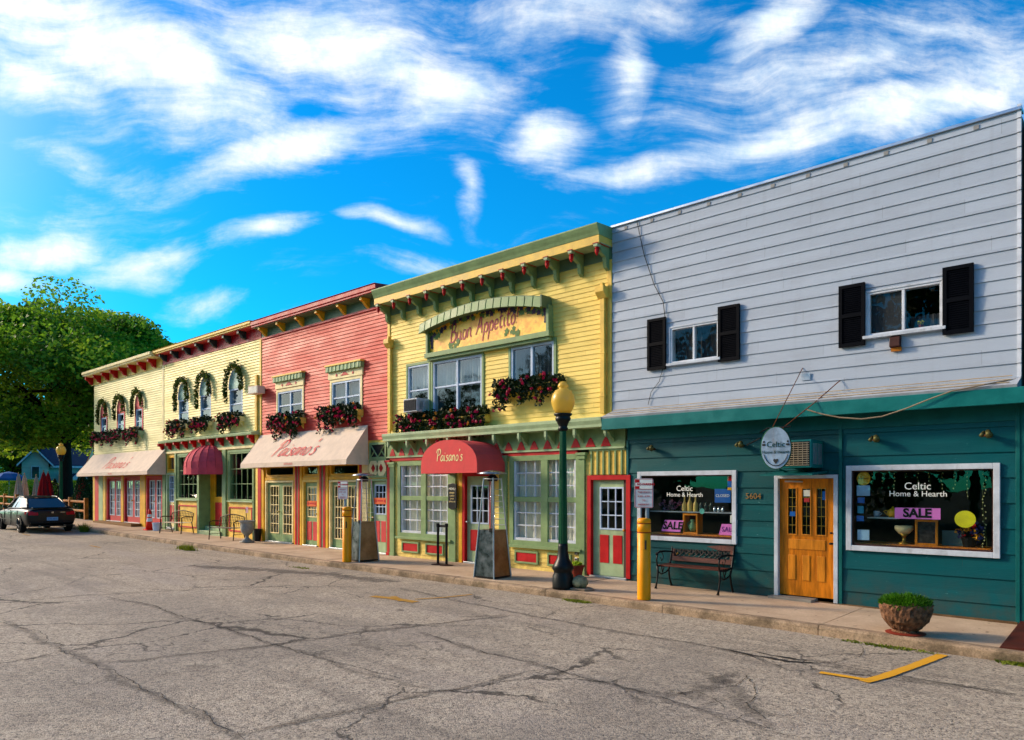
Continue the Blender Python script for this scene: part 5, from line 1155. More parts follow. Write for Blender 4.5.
# bottles and small goods
bt = MB(); bt.lathe([(0, 0), (.045, 0), (.05, .02), (.05, .14), (.018, .2), (.014, .33), (.02, .335), (0, .34)], (0, 0, 0), 14); me = bt.build('b', mat('cream_bottle', 'd0b45c', .35), smooth=True).data
bpy.data.objects.remove(bpy.data.objects['b'])
for i, t in enumerate((.40, .455, .515)):
    o = link('bottle', me); o.location = (a1+t*W1, .35, c1+.58); o.scale = (1, 1, (.95, 1.15, 1.0)[i]); tag(o, ('shortest cream bottle on the glass shelf', 'tall middle cream bottle on the glass shelf', 'right cream bottle on the glass shelf, next to the dark jars')[i], 'bottle', 'bottles in the smaller shop window')
jb = MB(); jb.lathe([(0, 0), (.04, 0), (.045, .12), (.03, .15), (.03, .19), (0, .19)], (0, 0, 0), 12); me = jb.build('b', mat('dark_green_jar', '12302a', .2), smooth=True).data; bpy.data.objects.remove(bpy.data.objects['b'])
for i in range(3):
    o = link('jar', me); o.location = (a1+(.57+.05*i)*W1, .36, c1+.58); tag(o, ('leftmost', 'middle', 'rightmost')[i]+' dark green jar on the glass shelf', 'jar', 'dark jars on the glass shelf')
gb = MB(); gb.lathe([(0, 0), (.03, 0), (.035, .03), (.03, .11), (0, .11)], (0, 0, 0), 12); me = gb.build('b', mat('silver_cup', 'a8b4bc', .2, metal=.8), smooth=True).data; bpy.data.objects.remove(bpy.data.objects['b'])
for i in range(3):
    o = link('cup', me); o.location = (a1+(.72+.04*i)*W1, .3, c1+.58); tag(o, ('leftmost', 'middle', 'rightmost')[i]+' small silvery cup near the closed sign', 'cup', 'silver cups on the glass shelf')
bx = thing('display_crate', 'upright oak display crate holding a green jug', 'crate', (a1+.49*W1, .3, c1+.14)); b = MB(); ring(b, a1+.42*W1, a1+.57*W1, c1+.14, c1+.54, .035, .2, .42); b.build('crate_frame', M['oak'], bx, bevel=.003)
MB().box(a1+.42*W1, a1+.57*W1, .42, .43, c1+.14, c1+.54).build('crate_back', M['brown'], bx)
jg = thing('jug', 'pale green jug inside the oak display crate', 'jug', (a1+.495*W1, .3, c1+.18)); b = MB(); b.lathe([(0, 0), (.04, 0), (.075, .07), (.07, .13), (.035, .19), (.042, .24), (0, .24)], (a1+.495*W1, .3, c1+.18), 16); b.build('body', mat('celadon', '6fa070', .3), jg, smooth=True)
MB().tube([(a1+.495*W1-.05, .3, c1+.38), (a1+.495*W1-.11, .3, c1+.34), (a1+.495*W1-.07, .3, c1+.26)], .01, 6).build('handle', mat('celadon', '6fa070'), jg, smooth=True)
fb = thing('flower_bouquet', 'pink and mauve flowers filling the left of the smaller window', 'flowers', (a1+.2*W1, .4, c1+.58)); b = MB(); rg = random.Random(5)
for k in range(16): leaves(b, (a1+(.14+.02*k+rg.uniform(-.01, .01))*W1, .4, c1+.66+rg.uniform(-.05, .10)), (.05, .05, .05), 12, .07, rg)
b.build('blossoms', leaf_mat('dusty_pink_blossom', 'a0405c', 'c898a8', .2), fb, recalc=False); b = MB(); leaves(b, (a1+.28*W1, .42, c1+.64), (.3, .08, .08), 90, .08, rg); b.build('leaves', LEAFD, fb, recalc=False)
pf = thing('picture_frame', 'oak picture frame standing in the middle of the wide window', 'frame', (a2+.52*W2, .3, c2+.12)); b = MB(); ring(b, a2+.45*W2, a2+.60*W2, c2+.12, c2+.53, .035, .22, .25); b.build('frame', M['oak'], pf, bevel=.003); MB().box(a2+.46*W2, a2+.59*W2, .235, .24, c2+.14, c2+.51).build('picture', mat('dark_print', '33302c', .5, var=.5, vscale=14), pf)
tp = thing('teapot', 'golden teapot left of the SALE banner', 'teapot', (a2+.29*W2, .3, c2+.5)); b = MB(); x, z = a2+.29*W2, c2+.55; b.lathe([(0, 0), (.06, 0), (.09, .05), (.085, .1), (.05, .14), (.015, .15), (.015, .18), (0, .18)], (x, .3, z), 16); b.tube([(x+.08, .3, z+.06), (x+.13, .3, z+.1), (x+.15, .3, z+.15)], [.022, .014, .01], 8); b.tube([(x-.07, .3, z+.12), (x-.14, .3, z+.1), (x-.08, .3, z+.03)], .01, 6); b.build('body', mat('golden_glaze', 'd8a41c', .3), tp, smooth=True)
tag(MB().box(a2+.12*W2, a2+.34*W2, .2, .5, c2+.53, c2+.55).build('glass_shelf', M['alu']), 'short shelf holding the teapot and mug in the wide window', 'shelf')
mg = thing('mug', 'pale mug on the short shelf of the wide window', 'mug', (a2+.17*W2, .3, c2+.55)); x = a2+.175*W2; b = MB(); b.lathe([(0, 0), (.04, 0), (.05, .1), (.045, .1), (.035, .01), (0, .01)], (x, .3, c2+.55), 14); b.tube([(x+.045, .3, c2+.63), (x+.08, .3, c2+.61), (x+.042, .3, c2+.57)], .007, 6); b.build('body', mat('pale_mug', 'a8b8bc', .3), mg, smooth=True)
bw = thing('bowl_stand', 'cream bowl on a low golden stand beside the picture frame', 'bowl', (a2+.365*W2, .3, c2+.12)); x = a2+.365*W2; b = MB(); b.lathe([(0, .16), (.08, .17), (.14, .24), (.135, .30), (.12, .30), (0, .22)], (x, .32, c2+.12), 18); b.build('bowl', M['cream'], bw, smooth=True); b = MB(); b.lathe([(.10, 0), (.09, .02), (.03, .05), (.03, .12), (.08, .17)], (x, .32, c2+.12), 14); b.build('stand', M['brass'], bw, smooth=True)
fb = thing('flower_bouquet', 'red, orange and yellow flowers at the right of the wide window', 'flowers', (a2+.8*W2, .3, c2+.12)); b = MB(); rg = random.Random(9)
for k in range(26): leaves(b, (a2+.79*W2+rg.uniform(-.17, .17), .3+rg.uniform(-.06, .06), c2+.3+rg.uniform(-.12, .2)), (.035, .03, .035), 9, .06, rg, m=rg.choice((0, 1, 1, 2)))
b.build('blossoms', [mat('scarlet_petals', 'c01818', .6), mat('amber_petals', 'd8961c', .6), mat('navy_petals', '28306a', .6)], fb, recalc=False); MB().lathe([(0, 0), (.08, 0), (.11, .15), (0, .15)], (a2+.79*W2, .3, c2+.12), 12).build('pot', M['blacklet'], fb)
bxb = MB(); bxb.box(a2+.61*W2, a2+.75*W2, .4, .5, c2+.12, c2+.36); tag(bxb.build('gift_box', mat('grey_green_card', '5c7a74', .7), bevel=.005), 'grey green box behind the flowers of the wide window', 'box')
lt = thing('fairy_lights', 'string of fairy lights hanging inside the wide window', 'fairy lights', (a2+.5*W2, .2, d2)); b = MB(); g = MB(); rg = random.Random(2); x = a2+.15
while x < b2-.3:
    dz_ = rg.choice((.12, .2, .3, .42)); b.tube([(x, .2, d2-.1), (x+.02, .2, d2-.12-dz_)], .004, 4)
    for k in range(int(dz_/.06)): g.lathe([(0, -.012), (.009, 0), (0, .016)], (x+.01+rg.uniform(-.015, .015), .19, d2-.14-k*.06), 6)
    x += .17
b.tube([(a2+.12, .2, d2-.11), (b2-.25, .2, d2-.1), (b2-.26, .2, d2-.6), (b2-.2, .2, c2+.15)], .005, 4)
for k in range(26): g.lathe([(0, -.012), (.011, 0), (0, .018)], (b2-.24+rg.uniform(-.03, .03), .19, d2-.16-k*.048), 6)
b.build('wire', mat('green_wire', '3c4a20', .7), lt); g.build('bulbs', mat('pale_bulb', 'c8cc88', .3), lt)
pl = thing('windowsill_ornament', 'yellow flower ornament on the right upper window sill', 'ornament', (FX(920), .06, 4.46)); b = MB(); rg = random.Random(1); leaves(b, (FX(920), .07, 4.55), (.05, .02, .035), 30, .05, rg); b.build('petals', mat('yellow_petals', 'c8c020', .6), pl, recalc=False); MB().lathe([(0, 0), (.03, 0), (.035, .05), (0, .05)], (FX(920), .075, 4.46), 8).build('pot', M['terracotta'], pl)

# ================================================================== STREET FURNITURE
def lamp_post(X, Y, z, label, group, H=3.9, scl=1.0):
    r = thing('street_lamp', label, 'street lamp', (0, 0, 0), group); b = MB()
    b.lathe([(.20, 0), (.205, .05), (.20, .25), (.175, .30), (.18, .34), (.215, .39), (.175, .47), (.12, .57), (.098, .70), (.095, .80), (.09, .86)], n=16); b.build('base', M['postdk'], r, smooth=True)
    b = MB(); n = 16; hts = (.86, 1.6, 2.85, 2.98)
    for k in range(16):
        pass
    prof = [(.09, .86), (.085, 1.0), (.062, 3.02)]; i0 = len(b.v)
    for rr, zz in prof:
        for j in range(32): q = rr*(1 if j % 2 else .9); b.v.append((q*math.cos(2*math.pi*j/32), q*math.sin(2*math.pi*j/32), zz))
    for k in range(2):
        for j in range(32): b.f.append((i0+k*32+j, i0+k*32+(j+1) % 32, i0+(k+1)*32+(j+1) % 32, i0+(k+1)*32+j)); b.m.append(0)
    b.build('pole', M['post'], r)
    b = MB(); b.lathe([(.08, 3.0), (.10, 3.04), (.085, 3.07), (.085, 3.10), (.10, 3.13), (.115, 3.17), (.14, 3.20), (.15, 3.25), (.13, 3.27), (.17, 3.30), (.175, 3.33), (.0, 3.335)], n=20); b.build('collar', M['postdk'], r, smooth=True)
    b = MB(); b.lathe([(.135, 3.33), (.19, 3.42), (.222, 3.52), (.226, 3.6), (.205, 3.69), (.15, 3.77), (.095, 3.80), (.075, 3.815), (.10, 3.84), (.095, 3.88), (.06, 3.92), (.03, 3.94), (.0, 3.945)], n=28)
    g = bpy.data.materials.get('lamp_glass')
    if g is None:
        g = bpy.data.materials.new('lamp_glass'); g.use_nodes = True; t = NT(g.node_tree); p = t.n['Principled BSDF']; p.inputs['Base Color'].default_value = hexc('f0cb56'); p.inputs['Roughness'].default_value = .25
        p.inputs['Subsurface Weight'].default_value = .0; tl = t.add('ShaderNodeBsdfTranslucent', {'Color': hexc('f4d668')}); mx = t.add('ShaderNodeMixShader', {0: .4, 1: p.outputs[0], 2: tl.outputs[0]}); t.l.new(mx.outputs[0], t.n['Material Output'].inputs[0])
    b.build('globe', g, r, smooth=True); r.location = (X, Y, z); return r
x = FX(563, -1.88); LP1 = lamp_post(x, -1.88, gz(x), 'dark green street lamp with a yellow acorn globe before the yellow building', 'green street lamps with yellow globes')
# far lamp: same kind, further along the street
LP2 = copy_tree(LP1); LP2['label'] = 'distant green street lamp with yellow globe beside the parked car'
xx, yy = FX(61, -.9), -.9; LP2.location = (xx, yy, gz(xx)); sc2 = 1.0; LP2.scale = (sc2,)*3

def bollard(X, Y, z, label, H, group='yellow bollards at the kerb'):
    r = thing('bollard', label, 'bollard', (0, 0, 0), group); b = MB(); R = .115
    b.lathe([(R, 0), (R+.002, .02), (R, H*.82), (R-.004, H*.822), (R-.004, H*.828), (R+.003, H*.83), (R+.003, H*.93), (R-.003, H*.932), (R-.003, H*.938), (R+.002, H*.94), (R, H*.975), (R*.85, H*.995), (R*.4, H)], n=28); b.build('sleeve', M['bollard'], r, smooth=True)
    b = MB(); b.lathe([(R+.0025, H*.818), (R+.0035, H*.825), (R+.0025, H*.832)], n=28); b.build('seam', mat('rust_red_band', '8a2a08', .6), r); MB().lathe([(R+.003, H*.928), (R+.004, H*.933), (R+.003, H*.938)], n=28).build('seam', mat('rust_red_band', '8a2a08', .6), r)
    b = MB(); b.box(.072, .095, -.095, -.072, H*.62, H*.73); b.build('slot', M['dark'], r)
    r.location = (X, Y, z); return r
x = FX(644, -1.92); bollard(x, -1.92, gz(x), 'yellow bollard at the kerb in front of the teal shopfront', 1.41)
x = FX(347, -1.92); bollard(x, -1.92, gz(x), 'yellow bollard at the kerb beside the coral building', 1.41)
def parking_sign(X, Y, z, zt, w_, h_, label, pole_r=.022, face=1):
    r = thing('parking_sign', label, 'sign', (0, 0, 0), 'no parking signs on posts'); b = MB(); b.tube([(.05, .03, 0), (.05, .03, zt-.03-z)], .034, 10); b.build('post', mat('galvanised_post', '8296a4', .4, metal=.4), r)
    b = MB(); Z1 = zt-z; Z0 = Z1-h_; rr = .02; b.prism_y([(-w_/2+rr, Z0), (w_/2-rr, Z0), (w_/2, Z0+rr), (w_/2, Z1-rr), (w_/2-rr, Z1), (-w_/2+rr, Z1), (-w_/2, Z1-rr), (-w_/2, Z0+rr)], -.012, -.008); b.build('plate', mat('sign_white', 'c8ccd0', .4, dirt=.15), r)
    b = MB(); b.box(-w_/2+.012, w_/2-.012, -.0142, -.0122, Z1-h_*.36, Z1-.012, 0); b.build('header', M['whitelet'], r)
    b = MB(); ring(b, -w_/2+.008, w_/2-.008, Z0+.008, Z1-.008, .007, -.0155, -.0125); b.box(-w_/2+.012, -w_/2+.09, -.0155, -.0145, Z1-h_*.14, Z1-.02); b.box(-w_/2+.012, -w_/2+.09, -.0155, -.0145, Z1-h_*.35, Z1-h_*.26)
    b.box(-w_/2+.012, w_/2-.012, -.0152, -.0142, Z1-h_*.37, Z1-h_*.355); b.build('border', M['red'], r)
    text('lettering', 'NO PARKING', w_*.155, (.035, -.016, Z1-h_*.2), M['red'], r, bold=.002)
    for k, s_ in enumerate(('THIS SPACE', '8 AM - 6 PM', 'TO', 'MIDNIGHT')): text('lettering', s_, w_*.125, (0, -.016, Z1-h_*(.47+.14*k)), M['red'], r)
    r.location = (X, Y, z); r.rotation_euler = (0, 0, math.radians(18)); return r
x = FX(644, -1.87); parking_sign(x, -1.87, gz(x)+1.38, FZ(644, 478.5, -1.87), .33, .51, 'red and white no parking sign above the bollard by the teal shopfront')
x = FX(343, -1.87); parking_sign(x, -1.87, gz(x)+1.38, FZ(343, 481, -1.87), .32, .47, 'red and white no parking sign above the bollard by the coral building')

def heater(X, Y, z, rot, label, side, H=2.3):
    r = thing('patio_heater', label, 'patio heater', (0, 0, 0), 'pyramid patio heaters'); wb, wt, wm = .27, .12, .205; zm = 1.02
    def sq(w_, z_): return [(-w_, -w_, z_), (w_, -w_, z_), (w_, w_, z_), (-w_, w_, z_)]
    b = MB(); L = [sq(wb, .05), sq(wm, zm)]
    for k in range(4): b.face([L[0][k], L[0][(k+1) % 4], L[1][(k+1) % 4], L[1][k]], (k+1) % 2)
    b.face(L[1]); b.build('cabinet', [side[0], side[1]], r)
    b = MB(); 
    for sx_, sy_ in ((-1, -1), (1, -1), (1, 1), (-1, 1)): b.tube([(sx_*(wb+.012), sy_*(wb+.012), 0), (sx_*(wt+.01), sy_*(wt+.01), 2.12)], .017, 6)
    L0 = sq(wt+.01, 2.1)
    for k in range(4): b.tube([L0[k], L0[(k+1) % 4]], .012, 6)
    b.build('corner_rail', M['alu'], r)
    b = MB(); b.lathe([(.055, zm), (.055, 2.05)], n=18); b.build('glass_tube', glass_mat('tube_glass', (.78, .8, .8), 1.5), r, smooth=True)
    b = MB(); n = 7
    for k in range(n): zz = zm+.1+(1.9-zm)*k/n; w_ = wm+(wt-wm)*(zz-zm)/(2.1-zm)+.005; b.tube([sq(w_, zz)[3], sq(w_, zz)[2]], .004, 4); b.tube([sq(w_, zz)[2], sq(w_, zz)[1]], .004, 4)
    b.build('guard', M['steel'], r)
    b = MB(); b.lathe([(.11, 2.05), (.12, 2.12), (.08, 2.17), (.06, 2.19)], n=16); b.build('burner', M['black'], r)
    b = MB(); b.lathe([(.30, 2.205), (.31, 2.215), (.26, 2.24), (.10, 2.275), (.0, 2.285)], n=4 if False else 28); b.lathe([(0, 2.195), (.30, 2.20)], n=28); b.build('reflector', M['steel'], r, smooth=True)
    b = MB(); b.box(-wb-.01, wb+.01, -wb-.01, wb+.01, .02, .05); b.build('base_plate', M['black'], r)
    b = MB(); b.box(.10, .17, -.225, -.20, .98, 1.06); b.build('control_knob', M['black'], r)
    r.location = (X, Y, z); r.rotation_euler = (0, 0, rot); return r
x = FX(492.5, -1.62); heater(x, -1.62, gz(x), math.radians(3), 'pyramid patio heater with mirrored base in front of the barrel awning', (M['brownrefl'], M['mirror']))
x = FX(364, -1.45); heater(x, -1.45, gz(x), math.radians(-8), 'pyramid patio heater with brown reflections on its base next to the left bollard', (M['brownrefl'], M['mirror']))

# crowd barrier
xa, xb = FX(438, -.75), FX(446.5, -.75); st = thing('stanchion', 'pair of black belt barrier posts beside the barrel awning door', 'barrier', ((xa+xb)/2, -.75, gz(xa)))
for x in (xa, xb):
    b = MB(); b.lathe([(.17, 0), (.17, .015), (.05, .03), (.03, .05)], (x, -.75, gz(x)), 20); b.build('foot', M['brown'], st, smooth=False)
    b = MB(); b.lathe([(.032, .03), (.032, .93), (.042, .94), (.042, 1.02), (.02, 1.03)], (x, -.75, gz(x)), 14); b.build('post', M['black'], st, smooth=False)
MB().box(xa, xb, -.752, -.748, gz(x)+.93, gz(x)+.99).build('belt', M['black'], st)
# menu board
xa, xb = FX(448.8, -.1), FX(457.2, -.1); mb_ = thing('menu_board', 'black menu plaque on the green pilaster left of the barrel awning door', 'sign', ((xa+xb)/2, -.09, 1.42)); z0, z1 = 1.42, 2.02
MB().prism_y([(xa, z0), ((xa+xb)/2-.03, z0-.05), ((xa+xb)/2+.03, z0-.05), (xb, z0), (xb, z1), ((xa+xb)/2, z1+.03), (xa, z1)], -.13, -.10).build('plaque', M['black'], mb_, bevel=.006)
text('lettering', 'MENU', .09, ((xa+xb)/2, -.134, z1-.12), M['whitelet'], mb_)
for k in range(4): text('lettering', ('DINNER', 'LUNCH', 'DAILY', 'OPEN 5-10')[k], .05, ((xa+xb)/2, -.134, z1-.22-.075*k), M['cink'], mb_)

# benches
def slat_bench(label, L=1.26):
    r = thing('park_bench', label, 'bench', (0, 0, 0)); wd = mat('reddish_brown_wood', '4c1c0c', .45, var=.3, vscale=3, stretch=(1, 5, 5))
    b = MB()
    for k in range(4): b.box(-L/2, L/2, -.42+k*.095, -.345+k*.095, .40, .425)
    b.build('seat', wd, r, bevel=.006)
    b = MB(); n = 16
    def bk(x, z): return (x, .02+(z-.42)*.28, z)
    top = [(-L/2+L*i/n, .80+.07*max(0, math.cos((i/n-.5)*math.pi*1.6))**2) for i in range(n+1)]
    for i in range(n):
        (x0, z0), (x1, z1) = top[i], top[i+1]
        p = [bk(x0, z0-.10), bk(x1, z1-.10), bk(x1, z1), bk(x0, z0)]; b.hexa(p, [(q[0], q[1]+.03, q[2]) for q in p])
    p = [bk(-L/2, .47), bk(L/2, .47), bk(L/2, .555), bk(-L/2, .555)]; b.hexa(p, [(q[0], q[1]+.03, q[2]) for q in p])
    for x in (-L/2, L/2-.06): p = [bk(x, .555), bk(x+.06, .555), bk(x+.06, .71), bk(x, .71)]; b.hexa(p, [(q[0], q[1]+.03, q[2]) for q in p])
    b.build('backrest', wd, r, bevel=.004)
    b = MB(); rg = random.Random(3); nsc = 11
    for k in range(nsc):
        cx = -L/2+.1+(L-.2)*k/(nsc-1); cz = .635+rg.uniform(-.01, .01)
        for sgn in (1, -1):
            pts = [bk(cx+sgn*.05*math.cos(a_)*(1-a_/9), cz+.06*math.sin(a_)*(1-a_/9)) for a_ in [q*.6 for q in range(11)]]; b.tube([(q[0], q[1]+.015, q[2]) for q in pts], .008, 5)
        b.tube([(lambda q: (q[0], q[1]+.015, q[2]))(bk(cx-.055, .56)), (lambda q: (q[0], q[1]+.015, q[2]))(bk(cx+.03, .63)), (lambda q: (q[0], q[1]+.015, q[2]))(bk(cx-.01, .72))], .008, 5)
        for q in range(3):
            c_ = bk(cx+rg.uniform(-.05, .05), cz+rg.uniform(-.05, .05)); b.lathe([(0, -.016), (.016, 0), (0, .016)], (c_[0], c_[1]+.008, c_[2]), 6, 1 if rg.random() < .3 else 0)
    b.build('scroll_panel', [mat('dark_cast_iron', '17110d', .45, var=.2), M['brass']], r)
    for s_ in (-1, 1):
        x = s_*(L/2+.0); b = MB()
        b.tube([(x, -.50, 0), (x, -.46, .12), (x, -.42, .28), (x, -.44, .40)], [.022, .016, .02, .022], 7); b.tube([(x, .07, 0), (x, .0, .14), (x, -.04, .3), (x, .02, .42), (x, .08, .62), (x, .145, .86)], [.022, .016, .02, .02, .016, .018], 7)
        b.tube([(x, -.44, .40), (x, -.2, .385), (x, .02, .42)], .018, 7); b.tube([(x, -.42, .3), (x, -.3, .24), (x, -.16, .26), (x, -.04, .3)], .012, 6); b.tube([(x, -.3, .38), (x, -.26, .27), (x, -.2, .38)], .01, 6)
        b.tube([(x, -.44, .40), (x, -.47, .52), (x, -.43, .63), (x, -.36, .655), (x, -.2, .655), (x, .09, .63)], [.016, .014, .018, .022, .018, .014], 7)
        b.tube([(x, -.47, .645), (x, -.495, .62), (x, -.47, .60), (x, -.45, .62)], .012, 6); b.tube([(x, -.3, .65), (x, -.22, .56), (x, -.28, .48), (x, -.34, .55)], .009, 6)
        b.lathe([(.03, 0), (.03, .012), (0, .02)], (x, -.50, 0), 8); b.lathe([(.03, 0), (.03, .012), (0, .02)], (x, .07, 0), 8)
        b.build('end_frame', mat('dark_cast_iron', '17110d'), r, smooth=True)
    return r
BN = slat_bench('reddish brown wood and iron scroll back bench under the smaller shop window')
xa, xb = FX(656, -.55), FX(721.6, -.62); BN.location = ((xa+xb)/2, -.13, gz(xa)); BN.rotation_euler = (0, 0, math.radians(-1.5)); BN.scale = (1.03, 1, 1.06)
def wire_bench(label):
    r = thing('metal_bench', label, 'bench', (0, 0, 0), 'wire metal benches before the cream building'); m_ = mat('bronze_metal', '3a2f1e', .45, metal=.4, var=.2); L = 1.1; b = MB()
    for k in range(7): b.tube([(-L/2, -.42+k*.07, .42), (L/2, -.42+k*.07, .42)], .012, 5)
    b.build('seat', m_, r); b = MB()
    top = [(-L/2+L*i/14, .10, .78+.10*math.sin(math.pi*i/14)) for i in range(15)]; b.tube([(-L/2, .02, .42)]+top+[(L/2, .02, .42)], .02, 6)
    for k in range(1, 14): b.tube([(-L/2+L*k/14, .02, .45), (-L/2+L*k/14, .10, .78+.10*math.sin(math.pi*k/14))], .010, 4)
    for q in range(3): b.tube([(-L/2+L*i/14, .05+.015*q, .53+.1*q+.05*math.sin(math.pi*i/14)) for i in range(15)], .006, 4)
    b.build('backrest', m_, r)
    for s_ in (-1, 1):
        x = s_*L/2; b = MB(); b.tube([(x, -.46, 0), (x, -.42, .42), (x, -.44, .62), (x, -.3, .66), (x, .06, .64)], .020, 6); b.build('arm', m_, r); b = MB(); b.tube([(x, .10, 0), (x, .02, .42)], .020, 6); b.tube([(x, -.42, .2), (x, .06, .2)], .009, 5); b.build('leg', m_, r)
    return r
b_ = wire_bench('bronze wire bench left of the rose dome awning'); b_.rotation_euler = (0, 0, math.radians(14)); x = FX(178, -.55); b_.location = (x, -.45, gz(x)); b_.scale = (1.15, 1, 1)
c_ = copy_tree(b_); c_['label'] = 'bronze wire bench right of the rose dome awning, beside the grey urn'; c_.rotation_euler = (0, 0, math.radians(20)); x = FX(228, -.6); c_.location = (x, -.5, gz(x)); c_.scale = (1.0, 1, 1)
# urn
x = FX(247, -.75); ur = thing('garden_urn', 'pale grey stone urn on a foot between bench and coral building', 'urn', (x, -.75, gz(x))); b = MB(); g_ = gz(x)
b.box(x-.18, x+.18, -.93, -.57, g_, g_+.06); b.lathe([(.15, .06), (.14, .10), (.06, .16), (.055, .22), (.10, .27), (.19, .36), (.22, .48), (.21, .60), (.20, .64), (.26, .70), (.27, .74), (.235, .745), (.2, .66), (0, .64)], (x, -.75, g_), 22); b.build('urn_body', mat('grey_stone', '8f8d86', .8, var=.2, dirt=.3, dirtcol='4a463c'), ur, smooth=True)
b = MB(); b.tube([(x+.02, -.75, g_+.66), (x+.0, -.8, g_+1.12)], .012, 5, 0); b.box(x+.0, x+.16, -.80, -.79, g_+1.0, g_+1.2, 1); b.build('pick_sign', [M['brown'], mat('pink_paper', 'b08a98', .6)], ur)
# tub by the cream building
x = FX(257.5, -.2); tag(MB().lathe([(.10, 0), (.13, .4), (.14, .42), (.12, .42), (.10, .3)], (x, -.2, gz(x)), 18).build('waste_bin', M['black'], smooth=False), 'black tub at the foot of the golden boards behind the urn', 'bin')
# cone, bucket
x = FX(149.6, -.7); cn = thing('traffic_cone', 'orange red traffic cone with white collars by the awning', 'cone', (x, -.7, gz(x))); g_ = gz(x); cr_ = mat('cone_orange', 'd81c08', .5)
MB().prism_z([(x-.2, -.9), (x+.2, -.9), (x+.2, -.5), (x-.2, -.5)], g_, g_+.04).build('foot', cr_, cn, bevel=.01)
MB().lathe([(.165, .04), (.12, .34), (.118, .35), (.085, .52), (.083, .53), (.05, .78), (.035, .86), (0, .87)], (x, -.7, g_), 20).build('body', cr_, cn, smooth=True)
b = MB(); b.lathe([(.121, .36), (.098, .50)], (x, -.7, g_), 20); b.lathe([(.089, .55), (.072, .66)], (x, -.7, g_), 20); b.build('collar', mat('reflective_white', 'd8dade', .4), cn)
x = FX(157, -.6); bk_ = thing('bucket', 'white plastic bucket on the ground next to the traffic cone', 'bucket', (x, -.6, gz(x))); g_ = gz(x); MB().lathe([(.15, 0), (.18, .3), (.19, .3), (.19, .33), (.17, .33), (.15, .1), (0, .1)], (x, -.6, g_), 18).build('pail', M['bwhite'], bk_, smooth=False); MB().tube([(x-.18, -.6, g_+.3), (x-.12, -.7, g_+.2), (x+.1, -.72, g_+.19), (x+.18, -.6, g_+.3)], .006, 5).build('handle', M['steel'], bk_)
# terracotta flower pot and spare things by the green pilaster
x = FX(576.8, -.35); fp = thing('flower_pot', 'small terracotta pot with a lime green plant by the red door', 'flower pot', (x, -.35, gz(x))); g_ = gz(x)
MB().lathe([(.10, 0), (.15, .22), (.165, .22), (.165, .26), (.13, .26), (.12, .2), (0, .2)], (x, -.35, g_), 18).build('pot', M['terracotta'], fp, smooth=False); b = MB(); leaves(b, (x, -.35, g_+.29), (.11, .1, .06), 130, .06, random.Random(3)); b.build('plant', leaf_mat('lime_leaves', '7a9a14', 'b4d020', .3), fp, recalc=False)
# painted stone
x = FX(580, -1.75); rk = thing('decorative_rock', 'pale painted rock on a flat slab beside the lamp base', 'rock', (x, -1.75, gz(x))); g_ = gz(x); b = MB(); b.lathe([(.10, 0), (.15, .06), (.16, .12), (.12, .19), (.05, .23), (0, .235)], (x, -1.75, g_+.035), 12); b.build('rock', mat('pale_green_stone', '8c8c6c', .8, var=.4, vscale=9), rk, smooth=True)
MB().prism_z([(x-.3, -1.72), (x-.1, -1.93), (x+.22, -1.9), (x+.3, -1.7), (x+.1, -1.55), (x-.2, -1.55)], g_, g_+.035).build('slab', mat('tan_slab', '8a7a66', .9), rk, bevel=.01)
# ornate planter
x = FX(905.5, -1.88); pt = thing('stone_planter', 'carved brown stone planter overflowing with low green moss plant', 'planter', (x, -1.88, gz(x))); g_ = gz(x)
b = MB(); n = 48; prof = [(.16, 0), (.17, .03), (.15, .05), (.19, .09), (.22, .13), (.27, .19), (.295, .27), (.305, .35), (.31, .40), (.30, .415), (.0, .38)]; rg = random.Random(8); i0 = 0
for k, (r_, z_) in enumerate(prof):
    for j in range(n):
        a_ = 2*math.pi*j/n; q = r_*(1+(.06*abs(math.sin(a_*6+k*.9))+rg.uniform(-.035, .035))*(1 if 2 < k < 9 else .15)); b.v.append((x+q*math.cos(a_), -1.88+q*math.sin(a_), g_+z_+(rg.uniform(-.012, .012) if 0 < k < 9 else 0)))
for k in range(len(prof)-1):
    for j in range(n): b.f.append((k*n+j, k*n+(j+1) % n, (k+1)*n+(j+1) % n, (k+1)*n+j)); b.m.append(0)
b.build('bowl', mat('carved_brown_stone', '6f4c34', .75, var=.5, vscale=16, bump=.9, bscale=26, dirt=.5, dirtcol='c0a890'), pt)
MB().lathe([(.24, 0), (.25, .012), (.2, .025)], (x, -1.88, g_), 24).build('saucer', M['terracotta'], pt)
b = MB(); rg = random.Random(12)
for k in range(2600):
    a_ = rg.uniform(0, 6.283); rr = .315*math.sqrt(rg.random()); px_, py_ = x+rr*math.cos(a_), -1.88+rr*math.sin(a_); zz = g_+.385+.09*(1-(rr/.32)**2)+rg.uniform(-.02, .04)+.02*math.sin(a_*5); d = Vector((math.cos(a_)*rr*1.6, math.sin(a_)*rr*1.6, .7)).normalized(); s_ = .045; w2 = d.cross(Vector((rg.gauss(0, 1), rg.gauss(0, 1), rg.gauss(0, 1)))).normalized()*.008
    p_ = Vector((px_, py_, zz)); b.face([p_-w2, p_+w2, p_+d*s_+Vector((rg.uniform(-.015, .015), rg.uniform(-.015, .015), 0))])
b.build('plant', leaf_mat('moss_leaves', '1f4a06', '4f8a10', .3), pt, recalc=False)
